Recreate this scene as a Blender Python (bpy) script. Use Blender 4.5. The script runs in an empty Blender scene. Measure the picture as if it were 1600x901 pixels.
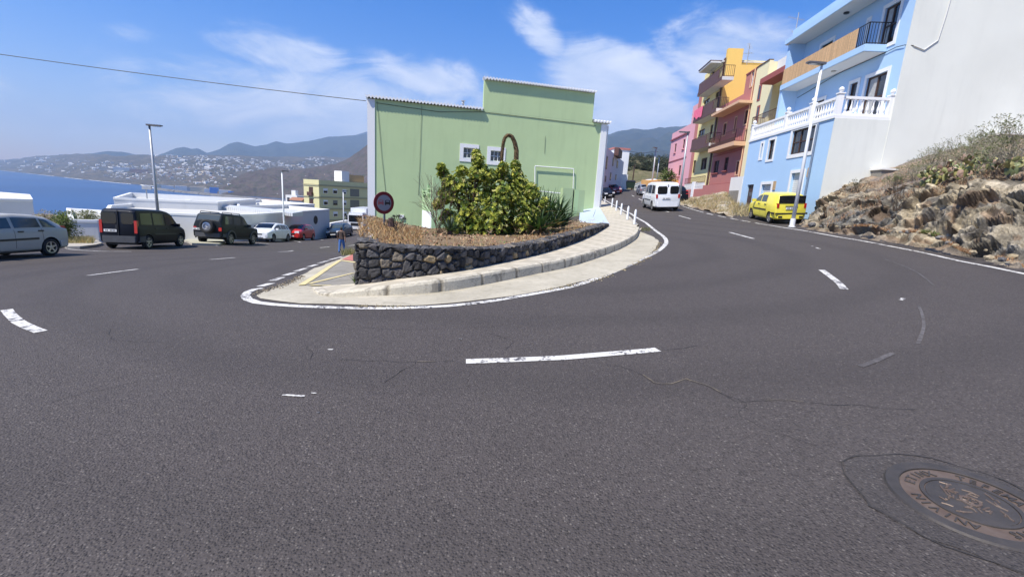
import bpy, bmesh, math, random
import numpy as np
from mathutils import Vector, Matrix, noise, geometry
rnd = random.Random(7)
SC = bpy.context.scene
COL = SC.collection
# ------------------------------------------------------------------ camera
FPX = 700.0; H0 = 256.0; HS = 0.062
ROLL = math.atan(HS)
PITCH = math.atan((450.5 - (H0 + HS * 800)) * math.cos(ROLL) / FPX)
cos_roll, sin_roll, cos_pitch, sin_pitch = math.cos(ROLL), math.sin(ROLL), math.cos(PITCH), math.sin(PITCH)
def ray(px, py):
    """direction seen at a photograph pixel, in metres east / north / up"""
    u = (px - 800) / FPX; v = -(py - 450.5) / FPX
    x = u * cos_roll - v * sin_roll; y = u * sin_roll + v * cos_roll
    return Vector((x, cos_pitch + y * sin_pitch, -sin_pitch + y * cos_pitch))
def P(px, py, Y):
    d = ray(px, py); return d * (Y / d.y)
def ratio(px, py=300):
    d = ray(px, py); return d.x / d.y
camd = bpy.data.cameras.new('camera'); cam = bpy.data.objects.new('camera', camd); COL.objects.link(cam)
ax = Vector((cos_roll, sin_roll * sin_pitch, sin_roll * cos_pitch)); ay = Vector((-sin_roll, cos_roll * sin_pitch, cos_roll * cos_pitch)); az = ax.cross(ay)
cam.matrix_world = Matrix(((ax.x, ay.x, az.x, 0), (ax.y, ay.y, az.y, 0), (ax.z, ay.z, az.z, 0), (0, 0, 0, 1)))
camd.sensor_width = 36; camd.lens = 36 * FPX / 1600
camd.clip_start = 0.05; camd.clip_end = 60000
SC.camera = cam
# ------------------------------------------------------------------ light
SUN_EL = math.radians(57); SUN_B = math.radians(42)
sdir = Vector((-math.cos(SUN_B) * math.cos(SUN_EL), -math.sin(SUN_B) * math.cos(SUN_EL), math.sin(SUN_EL)))
sl = bpy.data.lights.new('sun', 'SUN'); so = bpy.data.objects.new('sun', sl); COL.objects.link(so)
sl.energy = 4.8; sl.angle = math.radians(0.53); sl.color = (1.0, 0.94, 0.84)
so.rotation_euler = sdir.to_track_quat('Z', 'Y').to_euler()
SC.view_settings.view_transform = 'Standard'; SC.view_settings.look = 'None'
SC.view_settings.gamma = 1; SC.view_settings.exposure = 0.68
W = bpy.data.worlds.new('World'); SC.world = W; W.use_nodes = True
class NT:
    def __init__(s, t): s.t = t; s.n = t.nodes; s.l = t.links
    def new(s, ty, **k):
        n = s.n.new(ty)
        for a, b in k.items(): setattr(n, a, b)
        return n
    def link(s, a, b): s.l.new(a, b)
    def math(s, op, a, b=None, c=None, clamp=False):
        n = s.new('ShaderNodeMath', operation=op, use_clamp=clamp)
        for i, v in enumerate((a, b, c)):
            if v is None: continue
            if isinstance(v, (int, float)): n.inputs[i].default_value = v
            else: s.link(v, n.inputs[i])
        return n.outputs[0]
    def mix(s, f, a, b, mode='MIX'):
        n = s.new('ShaderNodeMix', data_type='RGBA', blend_type=mode)
        for k, v in ((0, f), (6, a), (7, b)):
            if isinstance(v, (int, float)): n.inputs[k].default_value = v
            elif isinstance(v, (tuple, list)): n.inputs[k].default_value = (*v[:3], 1)
            else: s.link(v, n.inputs[k])
        return n.outputs[2]
    def ramp(s, f, stops, interp='LINEAR'):
        n = s.new('ShaderNodeValToRGB'); r = n.color_ramp; r.interpolation = interp
        while len(r.elements) < len(stops): r.elements.new(0.5)
        for e, (p, c) in zip(r.elements, stops):
            e.position = p; e.color = (*c[:3], 1) if isinstance(c, (tuple, list)) else (c, c, c, 1)
        s.link(f, n.inputs[0]); return n.outputs[0]
    def noise(s, vec, scale, detail=4, rough=0.55, dist=0):
        n = s.new('ShaderNodeTexNoise'); n.inputs['Scale'].default_value = scale
        n.inputs['Detail'].default_value = detail; n.inputs['Roughness'].default_value = rough
        n.inputs['Distortion'].default_value = dist
        if vec is not None: s.link(vec, n.inputs['Vector'])
        return n.outputs['Fac']
    def voro(s, vec, scale, feature='F1', out='Distance', rnd=1.0):
        n = s.new('ShaderNodeTexVoronoi', feature=feature); n.inputs['Scale'].default_value = scale
        n.inputs['Randomness'].default_value = rnd
        if vec is not None: s.link(vec, n.inputs['Vector'])
        return n.outputs[out]
    def scale(s, vec, k):
        n = s.new('ShaderNodeVectorMath', operation='MULTIPLY'); s.link(vec, n.inputs[0]); n.inputs[1].default_value = k
        return n.outputs[0]
# sky
w = NT(W.node_tree); w.n.clear()
out = w.new('ShaderNodeOutputWorld'); bg = w.new('ShaderNodeBackground'); w.link(bg.outputs[0], out.inputs[0])
sky = w.new('ShaderNodeTexSky', sky_type='NISHITA'); sky.sun_disc = False
sky.sun_elevation = SUN_EL; sky.sun_rotation = math.atan2(sdir.x, sdir.y)
sky.altitude = 80; sky.air_density = 1.25; sky.dust_density = 0.25; sky.ozone_density = 3.0
hs = w.new('ShaderNodeHueSaturation'); hs.inputs['Saturation'].default_value = 1.5; hs.inputs['Value'].default_value = 0.93
w.link(w.mix(1.0, sky.outputs[0], (.93, .85, 1.0), 'MULTIPLY'), hs.inputs['Color'])
tc = w.new('ShaderNodeTexCoord'); sep = w.new('ShaderNodeSeparateXYZ'); w.link(tc.outputs['Generated'], sep.inputs[0])
azn = w.math('ARCTAN2', sep.outputs[0], sep.outputs[1]); eln = w.math('ARCSINE', sep.outputs[2])
comb = w.new('ShaderNodeCombineXYZ'); w.link(azn, comb.inputs[0]); w.link(eln, comb.inputs[1])
def azel(px, py):
    d = ray(px, py).normalized(); return math.atan2(d.x, d.y), math.asin(d.z)
def blob(px0, py0, px1, py1, wid, soft=1.0):
    """soft capsule of cloud between two directions, in azimuth and elevation"""
    a = azel(px0, py0); b = azel(px1, py1)
    cx, cy = (a[0] + b[0]) / 2, (a[1] + b[1]) / 2
    L = math.hypot(b[0] - a[0], b[1] - a[1]) / 2 + wid; th = math.atan2(b[1] - a[1], b[0] - a[0])
    m = w.new('ShaderNodeMapping', vector_type='TEXTURE')
    m.inputs['Location'].default_value = (cx, cy, 0); m.inputs['Rotation'].default_value = (0, 0, th)
    m.inputs['Scale'].default_value = (L, wid, 1); w.link(comb.outputs[0], m.inputs[0])
    ln = w.new('ShaderNodeVectorMath', operation='LENGTH'); w.link(m.outputs[0], ln.inputs[0])
    mr = w.new('ShaderNodeMapRange', interpolation_type='SMOOTHERSTEP'); mr.inputs[1].default_value = 1.15; mr.inputs[2].default_value = 0.0
    mr.inputs[3].default_value = 0; mr.inputs[4].default_value = soft
    w.link(ln.outputs['Value'], mr.inputs[0]); return mr.outputs[0]
blobs = [blob(180, 150, 800, 185, .13, 1.0), blob(330, 55, 560, 110, .06, .8), blob(540, 100, 800, 150, .06, .85),
         blob(150, 45, 260, 50, .03, .4), blob(-100, 190, 400, 230, .07, .35),
         blob(805, 15, 890, 95, .045, .95), blob(880, 100, 1040, 150, .095, 1.45), blob(930, 185, 1080, 205, .085, 1.7), blob(600, 120, 740, 135, .05, 1.0),
         blob(1050, 70, 1260, 90, .10, .9), blob(1250, 90, 1700, 150, .16, .8), blob(-500, 40, -150, 80, .15, .8),
         blob(1750, -100, 2300, -40, .25, .8)]
tot = blobs[0]
for b_ in blobs[1:]: tot = w.math('MAXIMUM', tot, b_)
wv = w.scale(comb.outputs[0], (1.0, 2.2, 1.0))
n1 = w.noise(wv, 5.5, 10, .62, 1.1); n2 = w.noise(wv, 19.0, 8, .66, .8)
cl = w.math('ADD', w.math('MULTIPLY', tot, 1.25), w.math('ADD', w.math('MULTIPLY', n1, 1.9), w.math('MULTIPLY', n2, .7)))
clf = w.new('ShaderNodeMapRange', interpolation_type='SMOOTHSTEP'); clf.inputs[1].default_value = 1.42; clf.inputs[2].default_value = 2.5
clf.inputs[3].default_value = 0; clf.inputs[4].default_value = 0.84
w.link(cl, clf.inputs[0])
gate = w.math('MULTIPLY', clf.outputs[0], w.math('SMOOTH_MIN', w.math('MULTIPLY', tot, 4.0), 1.0, .2), clamp=True)
cshade = w.ramp(n1, [(0.38, (3.9, 4.5, 5.7)), (0.68, (5.8, 6.0, 6.6))])
colr = w.mix(gate, hs.outputs[0], cshade)
w.link(colr, bg.inputs['Color']); bg.inputs['Strength'].default_value = 0.12
# ------------------------------------------------------------------ helpers
ORIG = {}
def tag(o, label=None, cat=None, group=None, kind=None):
    if label: o['label'] = label
    if cat: o['category'] = cat
    if group: o['group'] = group
    if kind: o['kind'] = kind
    return o
def thing(name, loc, label, cat, group=None, local=False):
    o = bpy.data.objects.new(name, None); COL.objects.link(o); o.location = loc; o.empty_display_size = .2
    tag(o, label, cat, group)
    ORIG[o.name] = Vector((0, 0, 0)) if local else Vector(loc)
    return o
class MB:
    def __init__(s): s.v = []; s.f = []; s.c = []
    def add(s, vs, fs, col=None):
        n = len(s.v); s.v.extend([tuple(x) for x in vs]); s.f.extend([tuple(i + n for i in f) for f in fs])
        if col is not None: s.c.extend([col] * len(vs))
        return s
    def hexa(s, p):  # 8 points: bottom 4 ccw, top 4
        return s.add(p, [(0, 3, 2, 1), (4, 5, 6, 7), (0, 1, 5, 4), (1, 2, 6, 5), (2, 3, 7, 6), (3, 0, 4, 7)])
    def box(s, x0, x1, y0, y1, z0, z1):
        x0, x1 = sorted((x0, x1)); y0, y1 = sorted((y0, y1)); z0, z1 = sorted((z0, z1))
        return s.hexa([(x0, y0, z0), (x1, y0, z0), (x1, y1, z0), (x0, y1, z0), (x0, y0, z1), (x1, y0, z1), (x1, y1, z1), (x0, y1, z1)])
    def tube(s, pts, rad, n=6, cap=True, col=None):
        pts = [Vector(p) for p in pts]
        if isinstance(rad, (int, float)): rad = [rad] * len(pts)
        vs = []; fs = []
        for i, p in enumerate(pts):
            t = (pts[min(i + 1, len(pts) - 1)] - pts[max(i - 1, 0)]).normalized()
            a = t.orthogonal().normalized() if i == 0 else (a - t * a.dot(t)).normalized()
            b = t.cross(a)
            for k in range(n):
                q = 2 * math.pi * k / n
                vs.append(p + (a * math.cos(q) + b * math.sin(q)) * rad[i])
        for i in range(len(pts) - 1):
            for k in range(n):
                fs.append((i * n + k, i * n + (k + 1) % n, (i + 1) * n + (k + 1) % n, (i + 1) * n + k))
        if cap:
            fs.append(tuple(range(n - 1, -1, -1))); m = (len(pts) - 1) * n; fs.append(tuple(range(m, m + n)))
        return s.add(vs, fs, col)
    def lathe(s, o, axis, prof, n=16, col=None, cap=True):
        """prof: list of (distance along the axis, radius)"""
        o = Vector(o); axis = Vector(axis).normalized(); a = axis.orthogonal().normalized(); b = axis.cross(a)
        vs = []; fs = []
        for h, r in prof:
            for k in range(n):
                q = 2 * math.pi * k / n; vs.append(o + axis * h + (a * math.cos(q) + b * math.sin(q)) * r)
        for i in range(len(prof) - 1):
            for k in range(n): fs.append((i * n + k, i * n + (k + 1) % n, (i + 1) * n + (k + 1) % n, (i + 1) * n + k))
        if cap: fs.append(tuple(range(n - 1, -1, -1))); m = (len(prof) - 1) * n; fs.append(tuple(range(m, m + n)))
        return s.add(vs, fs, col)
    def leaf(s, p, d, up, L, wd, col=None, bend=.25):
        p = Vector(p); d = Vector(d).normalized(); sd = d.cross(Vector(up))
        if sd.length < 1e-3: sd = d.orthogonal()
        sd.normalize(); nn = sd.cross(d)
        m = p + d * L * .5 + nn * L * bend * .4; e = p + d * L * .97 - nn * L * bend * .2
        return s.add([p, m + sd * wd, e, m - sd * wd], [(0, 1, 2), (0, 2, 3)], col)
    def build(s, name, mat, parent=None, smooth=False, loc=None):
        off = ORIG[parent.name] if parent is not None else (Vector(loc) if loc is not None else Vector((0, 0, 0)))
        me = bpy.data.meshes.new(name)
        me.from_pydata([(x - off.x, y - off.y, z - off.z) for x, y, z in s.v], [], s.f)
        if s.c and len(s.c) == len(s.v):
            ca = me.color_attributes.new('Col', 'FLOAT_COLOR', 'POINT')
            ca.data.foreach_set('color', np.array([(*c[:3], 1.0) for c in s.c], dtype=np.float32).ravel())
        if mat: me.materials.append(mat)
        if smooth: me.polygons.foreach_set('use_smooth', [True] * len(me.polygons))
        me.update()
        o = bpy.data.objects.new(name, me); COL.objects.link(o)
        if parent is not None: o.parent = parent
        elif loc is not None: o.location = loc
        ORIG[o.name] = off.copy()
        return o
def fix_normals(o):
    bm = bmesh.new(); bm.from_mesh(o.data); bmesh.ops.recalc_face_normals(bm, faces=bm.faces); bm.to_mesh(o.data); bm.free(); return o
def copy_thing(src, loc, rot=None, label=None):
    def rec(o, par):
        c = o.copy(); COL.objects.link(c)
        if par is not None: c.parent = par
        for k in KIDS.get(o.name, [x for x in o.children]): rec(k, c)
        return c
    r = rec(src, None); r.location = loc
    if rot is not None: r.rotation_euler = rot
    if label: r['label'] = label
    return r
KIDS = {}
# ------------------------------------------------------------------ materials
MATS = {}
def mat(name, base=None, rough=.6, metal=0, spec=.5, fn=None, coat=0):
    if name in MATS: return MATS[name]
    m = bpy.data.materials.new(name); m.use_nodes = True; t = NT(m.node_tree)
    b = t.n['Principled BSDF']; b.inputs['Roughness'].default_value = rough; b.inputs['Metallic'].default_value = metal
    b.inputs['Specular IOR Level'].default_value = spec; b.inputs['Coat Weight'].default_value = coat
    b.inputs['Coat Roughness'].default_value = .06
    if base: b.inputs['Base Color'].default_value = (*base, 1)
    if fn: fn(t, b)
    MATS[name] = m; return m
def objvec(t):
    return t.new('ShaderNodeTexCoord').outputs['Object']
def bump(t, b, h, strength=.3, dist=.01):
    n = t.new('ShaderNodeBump'); n.inputs['Strength'].default_value = strength; n.inputs['Distance'].default_value = dist
    t.link(h, n.inputs['Height']); t.link(n.outputs[0], b.inputs['Normal'])
def sc(c, k): return tuple(x * k for x in c)
def plaster(name, c, var=.12, dirt=.25, rough=.85):
    def fn(t, b):
        v = objvec(t)
        a = t.noise(v, .5, 5, .6); f = t.noise(v, 30, 4, .7)
        col = t.mix(t.ramp(a, [(.3, 0), (.75, 1)]), sc(c, 1 - var), c)
        col = t.mix(t.math('MULTIPLY', t.ramp(f, [(.35, 0), (.7, 1)]), .25), col, sc(c, .86))
        vs = t.scale(v, (1.6, 1.6, .22)); st = t.noise(vs, 1.4, 5, .65)
        col = t.mix(t.math('MULTIPLY', t.ramp(st, [(.52, 0), (.75, 1)]), dirt), col, sc(c, .72))
        t.link(col, b.inputs['Base Color']); bump(t, b, f, .25, .004)
    return mat(name, None, rough, fn=fn)
def simple(name, c, rough=.6, metal=0, var=.2, scale=6, spec=.5, coat=0, bumpd=0):
    def fn(t, b):
        v = objvec(t); a = t.noise(v, scale, 5, .6)
        t.link(t.mix(t.ramp(a, [(.3, 0), (.7, 1)]), sc(c, 1 - var), sc(c, 1 + var * .3)), b.inputs['Base Color'])
        if bumpd: bump(t, b, a, .4, bumpd)
    return mat(name, None, rough, metal, spec, fn, coat)
def vcol(name, rough=.8, var=.25, scale=20, bumpd=0, spec=.4, sub=0):
    def fn(t, b):
        at = t.new('ShaderNodeAttribute', attribute_name='Col'); v = objvec(t); a = t.noise(v, scale, 6, .65)
        col = t.mix(1.0, at.outputs['Color'], t.ramp(a, [(.25, 1 - var), (.75, 1 + var * .6)]), 'MULTIPLY')
        t.link(col, b.inputs['Base Color'])
        if bumpd: bump(t, b, a, .7, bumpd)
    return mat(name, None, rough, spec=spec, fn=fn)
def f_asphalt(t, b, kk=1.0):
    v = objvec(t)
    big = t.noise(v, .16, 5, .6, .8); mid = t.noise(v, 1.6, 5, .6); fine = t.noise(v, 42, 4, .75)
    st = t.voro(v, 76, out='Color'); sd = t.voro(v, 76); st2 = t.voro(v, 150, out='Color')
    s1 = t.new('ShaderNodeSeparateColor'); t.link(st, s1.inputs[0]); s2 = t.new('ShaderNodeSeparateColor'); t.link(st2, s2.inputs[0])
    base = t.mix(t.ramp(big, [(.3, 0), (.7, 1)]), (.058, .050, .047), (.076, .067, .063))
    base = t.mix(t.math('MULTIPLY', t.ramp(mid, [(.35, 0), (.7, 1)]), .35), base, (.088, .078, .074))
    stone = t.ramp(s1.outputs[0], [(0, (.014, .013, .013)), (.22, (.026, .023, .022)), (.45, (.064, .056, .052)), (.78, (.102, .092, .087)), (.95, (.155, .14, .13)), (1, (.26, .24, .215))])
    m1 = t.math('MULTIPLY', t.ramp(sd, [(.36, 1), (.62, 0)]), .85)
    c = t.mix(m1, base, stone)
    c = t.mix(.35, c, t.ramp(s2.outputs[1], [(0, (.032, .028, .027)), (1, (.118, .104, .098))]))
    # worn, paler wheel paths and dark speckles of old oil
    spots = t.voro(t.scale(v, (.6, 1.3, 1)), 2.3); sm = t.ramp(spots, [(.03, 1), (.10, 0)]); gate_ = t.ramp(t.noise(v, .35, 3, .5), [(.5, 0), (.6, 1)])
    c = t.mix(t.math('MULTIPLY', t.math('MULTIPLY', sm, gate_), .6), c, (.022, .021, .021))
    sb = t.new('ShaderNodeVectorMath', operation='DISTANCE'); fl = t.scale(v, (1, 1, 0)); t.link(fl, sb.inputs[0]); sb.inputs[1].default_value = (.5, 14.5, 0)
    wob = t.math('ADD', t.math('MULTIPLY', sb.outputs['Value'], 1.0), t.math('MULTIPLY', big, 1.2))
    band = t.math('SINE', t.math('MULTIPLY', wob, 3.4))
    c = t.mix(t.math('MULTIPLY', t.ramp(band, [(.0, 0), (1, 1)]), .20), c, sc((.5, .5, .5), .0) if False else (.030, .027, .026))
    c = t.mix(1.0, c, (.95, .92, .885), 'MULTIPLY')
    if kk != 1.0: c = t.mix(1.0, c, (kk, kk, kk), 'MULTIPLY')
    t.link(c, b.inputs['Base Color'])
    h = t.math('ADD', t.math('MULTIPLY', t.ramp(sd, [(.1, 1), (.6, 0)]), .7), t.math('MULTIPLY', fine, .6))
    bump(t, b, h, .9, .008)
M_ASPH = mat('asphalt', None, .82, spec=.35, fn=f_asphalt)
def f_conc(c1, c2, joint=None):
    def fn(t, b):
        v = objvec(t); a = t.noise(v, .9, 6, .65, .6); f = t.noise(v, 26, 5, .75)
        st = t.noise(t.scale(v, (1, 1, 1)), 4.5, 5, .6, 1.2)
        col = t.mix(t.ramp(a, [(.32, 0), (.68, 1)]), c1, c2)
        col = t.mix(t.math('MULTIPLY', t.ramp(st, [(.5, 0), (.72, 1)]), .5), col, sc(c1, .62))
        col = t.mix(t.math('MULTIPLY', t.ramp(f, [(.4, 0), (.7, 1)]), .3), col, sc(c1, .7))
        t.link(col, b.inputs['Base Color']); bump(t, b, f, .5, .006)
    return fn
M_CONC = mat('worn_concrete', None, .9, fn=f_conc((.35, .315, .235), (.50, .455, .35)))
M_CONCG = mat('grey_concrete', None, .9, fn=f_conc((.20, .185, .155), (.30, .28, .24)))
M_KERB = mat('kerb_concrete', None, .9, fn=f_conc((.36, .325, .26), (.50, .46, .38)))
def f_paver(t, b):
    v = objvec(t)
    m = t.new('ShaderNodeMapping'); m.inputs['Rotation'].default_value = (0, 0, .55); t.link(v, m.inputs[0])
    ck = t.new('ShaderNodeTexChecker'); ck.inputs['Scale'].default_value = 2.5; t.link(m.outputs[0], ck.inputs[0])
    br = t.new('ShaderNodeTexBrick'); br.inputs['Scale'].default_value = 2.5; br.offset = 0
    br.inputs['Mortar Size'].default_value = .03; br.inputs['Brick Width'].default_value = 1; br.inputs['Row Height'].default_value = 1
    t.link(m.outputs[0], br.inputs[0]); n = t.noise(v, 1.2, 5, .6); f = t.noise(v, 35, 4, .7)
    c = t.mix(ck.outputs['Fac'], (.43, .385, .29), (.54, .485, .375))
    c = t.mix(t.math('MULTIPLY', t.ramp(n, [(.4, 0), (.75, 1)]), .35), c, (.28, .25, .2))
    c = t.mix(t.math('MULTIPLY', br.outputs['Fac'], .4), c, (.2, .18, .15))
    c = t.mix(t.math('MULTIPLY', f, .3), c, (.3, .27, .21))
    t.link(c, b.inputs['Base Color']); bump(t, b, f, .4, .004)
def f_kerb(t, b):
    at = t.new('ShaderNodeAttribute', attribute_name='Col'); v = objvec(t); a = t.noise(v, 2.6, 6, .7, .8); f = t.noise(v, 30, 5, .75)
    c = t.mix(t.ramp(f, [(.35, 0), (.7, 1)]), (.42, .38, .29), (.60, .55, .43))
    c = t.mix(t.math('MULTIPLY', t.ramp(a, [(.50, 0), (.60, 1)]), .7), c, (.17, .15, .12)); c = t.mix(1.0, c, at.outputs['Color'], 'MULTIPLY')
    t.link(c, b.inputs['Base Color']); bump(t, b, f, .6, .008)
M_KERBS = mat('stained_kerb_stone', None, .9, fn=f_kerb)
M_PAVE = mat('sidewalk_pavers', None, .88, fn=f_paver)
def f_worn(c, under=(.062, .057, .060), thr=.60):
    def fn(t, b):
        v = objvec(t); a = t.noise(v, 14, 6, .75); a2 = t.noise(v, 2.2, 4, .6); f = t.noise(v, 60, 3, .7)
        k = t.ramp(t.math('ADD', t.math('MULTIPLY', a, .75), t.math('MULTIPLY', a2, .35)), [(thr, 0), (thr + .05, 1)])
        cc = t.mix(t.math('MULTIPLY', t.ramp(f, [(.3, 0), (.7, 1)]), .3), c, sc(c, .75))
        t.link(t.mix(k, cc, under), b.inputs['Base Color']); bump(t, b, f, .3, .003)
    return fn
M_LINE = mat('white_road_paint', None, .7, fn=f_worn((.60, .58, .53), thr=.565))
M_YLINE = mat('yellow_road_paint', None, .75, fn=f_worn((.62, .52, .25), under=(.30, .27, .21), thr=.60))
M_REDP = mat('red_kerb_paint', None, .8, fn=f_worn((.45, .15, .12), under=(.30, .22, .18), thr=.64))
M_BLACK = simple('black_plastic', (.018, .018, .02), .5)
M_TYRE = simple('tyre_rubber', (.02, .02, .02), .85)
M_RIM = simple('alloy', (.45, .45, .46), .35, .8, .1)
M_CHROME = simple('chrome', (.7, .7, .7), .15, 1, .05)
M_GLASS = mat('dark_glass', (.008, .010, .012), .08, spec=.5)
M_GLASSC = mat('clear_tinted_glass', (.05, .065, .065), .06, spec=.7)
M_REDL = mat('red_lamp_lens', (.42, .015, .012), .2, spec=.6)
M_HEADL = mat('headlamp_lens', (.55, .56, .56), .12, spec=.8)
M_PLATE = mat('number_plate', (.65, .65, .63), .5)
M_GALV = simple('galvanised_steel', (.42, .43, .44), .5, .5, .15)
M_WPAINT = plaster('white_metal_paint', (.78, .79, .79), .05, .08, .5)
M_WHITE = plaster('white_render', (.74, .73, .69), .06, .18)
M_WHITE2 = plaster('white_trim', (.80, .80, .79), .04, .08)
M_WOOD = simple('dark_brown_wood', (.07, .035, .022), .55, 0, .3, 8)
def win_glass_fn(t, b):
    v = objvec(t); n = t.noise(v, .7, 3, .5)
    t.link(t.ramp(n, [(.35, (.01, .012, .014)), (.65, (.045, .05, .055))]), b.inputs['Base Color'])
M_WGLASS = mat('window_glass', None, .05, spec=.8, fn=win_glass_fn)
M_CURTAIN = simple('net_curtain', (.40, .40, .38), .7, 0, .25, 5)
# ------------------------------------------------------------------ the lie of the land (thin plate spline)
CP = []
for x in (-5, 0, 5, 9):
    for y in (-8, 0, 5): CP.append((x, y, -1.5 + .06 * x))
for x, y in ((-4, 7), (0, 6.5), (2, 9), (5, 10), (9, 10), (-20, -5), (18, -5)): CP.append((x, y, -1.5 + .06 * x))
for q in [(82, 400, 15), (222, 389, 20.4), (355, 381, 26.5), (425, 378, 33.5), (475, 376, 39.5), (520, 372, 47), (535, 398, 28.5), (137, 430, 10.6), (328, 405, 16.5), (435, 393, 23.0), (530, 402, 16.0),
          (1035, 323, 33.5), (1205, 350, 23), (950, 297, 87), (1010, 293, 90), (993, 346, 22), (957, 324, 34), (1140, 363, 19.1), (1043, 380, 14.6), (1240, 358, 18.5)]:
    CP.append(tuple(P(*q)))
def tps(C, lam):
    C = np.array(C, float); n = len(C); X = C[:, :2] / 10
    r = np.linalg.norm(X[:, None] - X[None], axis=2); K = np.where(r > 0, r * r * np.log(r + 1e-9), 0)
    Pm = np.c_[np.ones(n), X]; A = np.zeros((n + 3, n + 3)); A[:n, :n] = K + lam * np.eye(n); A[:n, n:] = Pm; A[n:, :n] = Pm.T
    wv_ = np.linalg.solve(A, np.r_[C[:, 2], 0, 0, 0])
    def f(x, y):
        x = np.asarray(x, float) / 10; y = np.asarray(y, float) / 10
        rr = np.hypot(x[..., None] - X[:, 0], y[..., None] - X[:, 1])
        return (np.where(rr > 0, rr * rr * np.log(rr + 1e-9), 0) * wv_[:n]).sum(-1) + wv_[n] + wv_[n + 1] * x + wv_[n + 2] * y
    return f
G_ = tps(CP, .08)
def gz(x, y): return float(G_(x, y))
YS = np.exp(np.linspace(math.log(1.0), math.log(260), 5000))
def hit(px, py, off=0.0):
    """where the photograph's pixel meets the land"""
    d = ray(px, py); X = d.x / d.y * YS; Z = d.z / d.y * YS
    e = Z - G_(X, YS) - off; i = int(np.argmax(e < 0))
    if i == 0: return Vector((X[-1], YS[-1], Z[-1]))
    k = e[i - 1] / (e[i - 1] - e[i]); y = YS[i - 1] + k * (YS[i] - YS[i - 1])
    return Vector((d.x / d.y * y, y, d.z / d.y * y))
def hits(L, off=0.0): return [hit(a, b, off).to_2d() for a, b in L]
def hit_on(px, py, zf):
    q = hit(px, py, 0)
    for _ in range(12): q = hit(px, py, float(zf(q.x, q.y)) - gz(q.x, q.y))
    return q
def smooth_line(pts, step=.25, closed=False):
    pts = [Vector(p).to_2d() for p in pts]; n = len(pts); out_ = []
    rng = n if closed else n - 1
    for i in range(rng):
        g = lambda k: pts[k % n] if closed else pts[max(0, min(n - 1, k))]
        p0, p1, p2, p3 = g(i - 1), g(i), g(i + 1), g(i + 2)
        m = max(1, int((p2 - p1).length / step))
        for j in range(m):
            u = j / m
            out_.append(.5 * ((2 * p1) + (p2 - p0) * u + (2 * p0 - 5 * p1 + 4 * p2 - p3) * u * u + (3 * p1 - p0 - 3 * p2 + p3) * u ** 3))
    if not closed: out_.append(pts[-1])
    return out_
def drape(poly, off, name, m, step=.35, loc=None, zf=None):
    """a sheet over the land inside a polygon (x, y)"""
    zf = zf or G_
    poly = [Vector(p).to_2d() for p in poly]; n = len(poly)
    xs = [p.x for p in poly]; ys = [p.y for p in poly]
    pts = list(poly)
    gx = np.arange(min(xs), max(xs), step); gy = np.arange(min(ys), max(ys), step)
    XX, YY = np.meshgrid(gx, gy); XX = XX.ravel(); YY = YY.ravel(); ins = np.zeros(len(XX), bool)
    for i in range(n):
        a, b = poly[i], poly[(i + 1) % n]
        c = ((a.y > YY) != (b.y > YY)) & (XX < (b.x - a.x) * (YY - a.y) / ((b.y - a.y) or 1e-9) + a.x); ins ^= c
    for x, y in zip(XX[ins], YY[ins]): pts.append(Vector((x, y)))
    r = geometry.delaunay_2d_cdt(pts, [(i, (i + 1) % n) for i in range(n)], [], 1, 1e-4)
    v2 = np.array([tuple(p) for p in r[0]]); z = zf(v2[:, 0], v2[:, 1]) + off
    mb = MB(); mb.v = [(float(a), float(b), float(c)) for (a, b), c in zip(v2, z)]; mb.f = [tuple(f) for f in r[2]]
    o = mb.build(name, m)
    if o.data.polygons and o.data.polygons[0].normal.z < 0: o.data.flip_normals()
    o['kind'] = 'structure'
    return o
def strip(line, width, off, name, m, jit=0.0):
    """painted line of a given width draped along a path; tapering list allowed"""
    mb = MB(); L = [Vector(p).to_2d() for p in line]; n = len(L)
    for i, p in enumerate(L):
        t = (L[min(i + 1, n - 1)] - L[max(i - 1, 0)]).normalized(); nn = Vector((-t.y, t.x))
        wd = width[i] if isinstance(width, (list, tuple)) else width
        for s_ in (-.5, 0, .5):
            q = p + nn * (wd * s_ + (rnd.uniform(-jit, jit) if s_ else 0)); mb.v.append((q.x, q.y, gz(q.x, q.y) + off))
    for i in range(n - 1):
        for k in (0, 1): mb.f.append((i * 3 + k, i * 3 + k + 1, i * 3 + k + 4, i * 3 + k + 3))
    o = mb.build(name, m); o['kind'] = 'structure'
    if o.data.polygons[0].normal.z < 0: o.data.flip_normals()
    return o
# ================================================================== GROUND, SEA, HILLS
def sstep(a, b, x):
    t = np.clip((np.asarray(x, float) - a) / (b - a), 0, 1); return t * t * (3 - 2 * t)
def far_ground(x, y):
    x = np.asarray(x, float); y = np.asarray(y, float)
    cx = np.clip(x, -24, 19); cy = np.clip(y, -12, 92); z = G_(cx, cy) - .12
    lft = .95 + (.05 - .95) * sstep(48, 170, y)
    z = z - lft * np.maximum(0, -24 - x) + .10 * np.maximum(0, x - 24)
    sl = -.075 + (.075 + .055) * sstep(-25, 15, x)
    z = z + sl * np.maximum(0, y - 92) - .10 * np.maximum(0, -12 - y) * 0
    return np.maximum(z, -84)
def grid_mesh(xs, ys, zf, name, m, smooth=True):
    XX, YY = np.meshgrid(xs, ys); Z = zf(XX.ravel(), YY.ravel())
    mb = MB(); mb.v = [tuple(q) for q in np.c_[XX.ravel(), YY.ravel(), Z].tolist()]
    nx = len(xs)
    mb.f = [(j * nx + i, j * nx + i + 1, (j + 1) * nx + i + 1, (j + 1) * nx + i) for j in range(len(ys) - 1) for i in range(nx - 1)]
    return mb.build(name, m, smooth=smooth)
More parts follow.
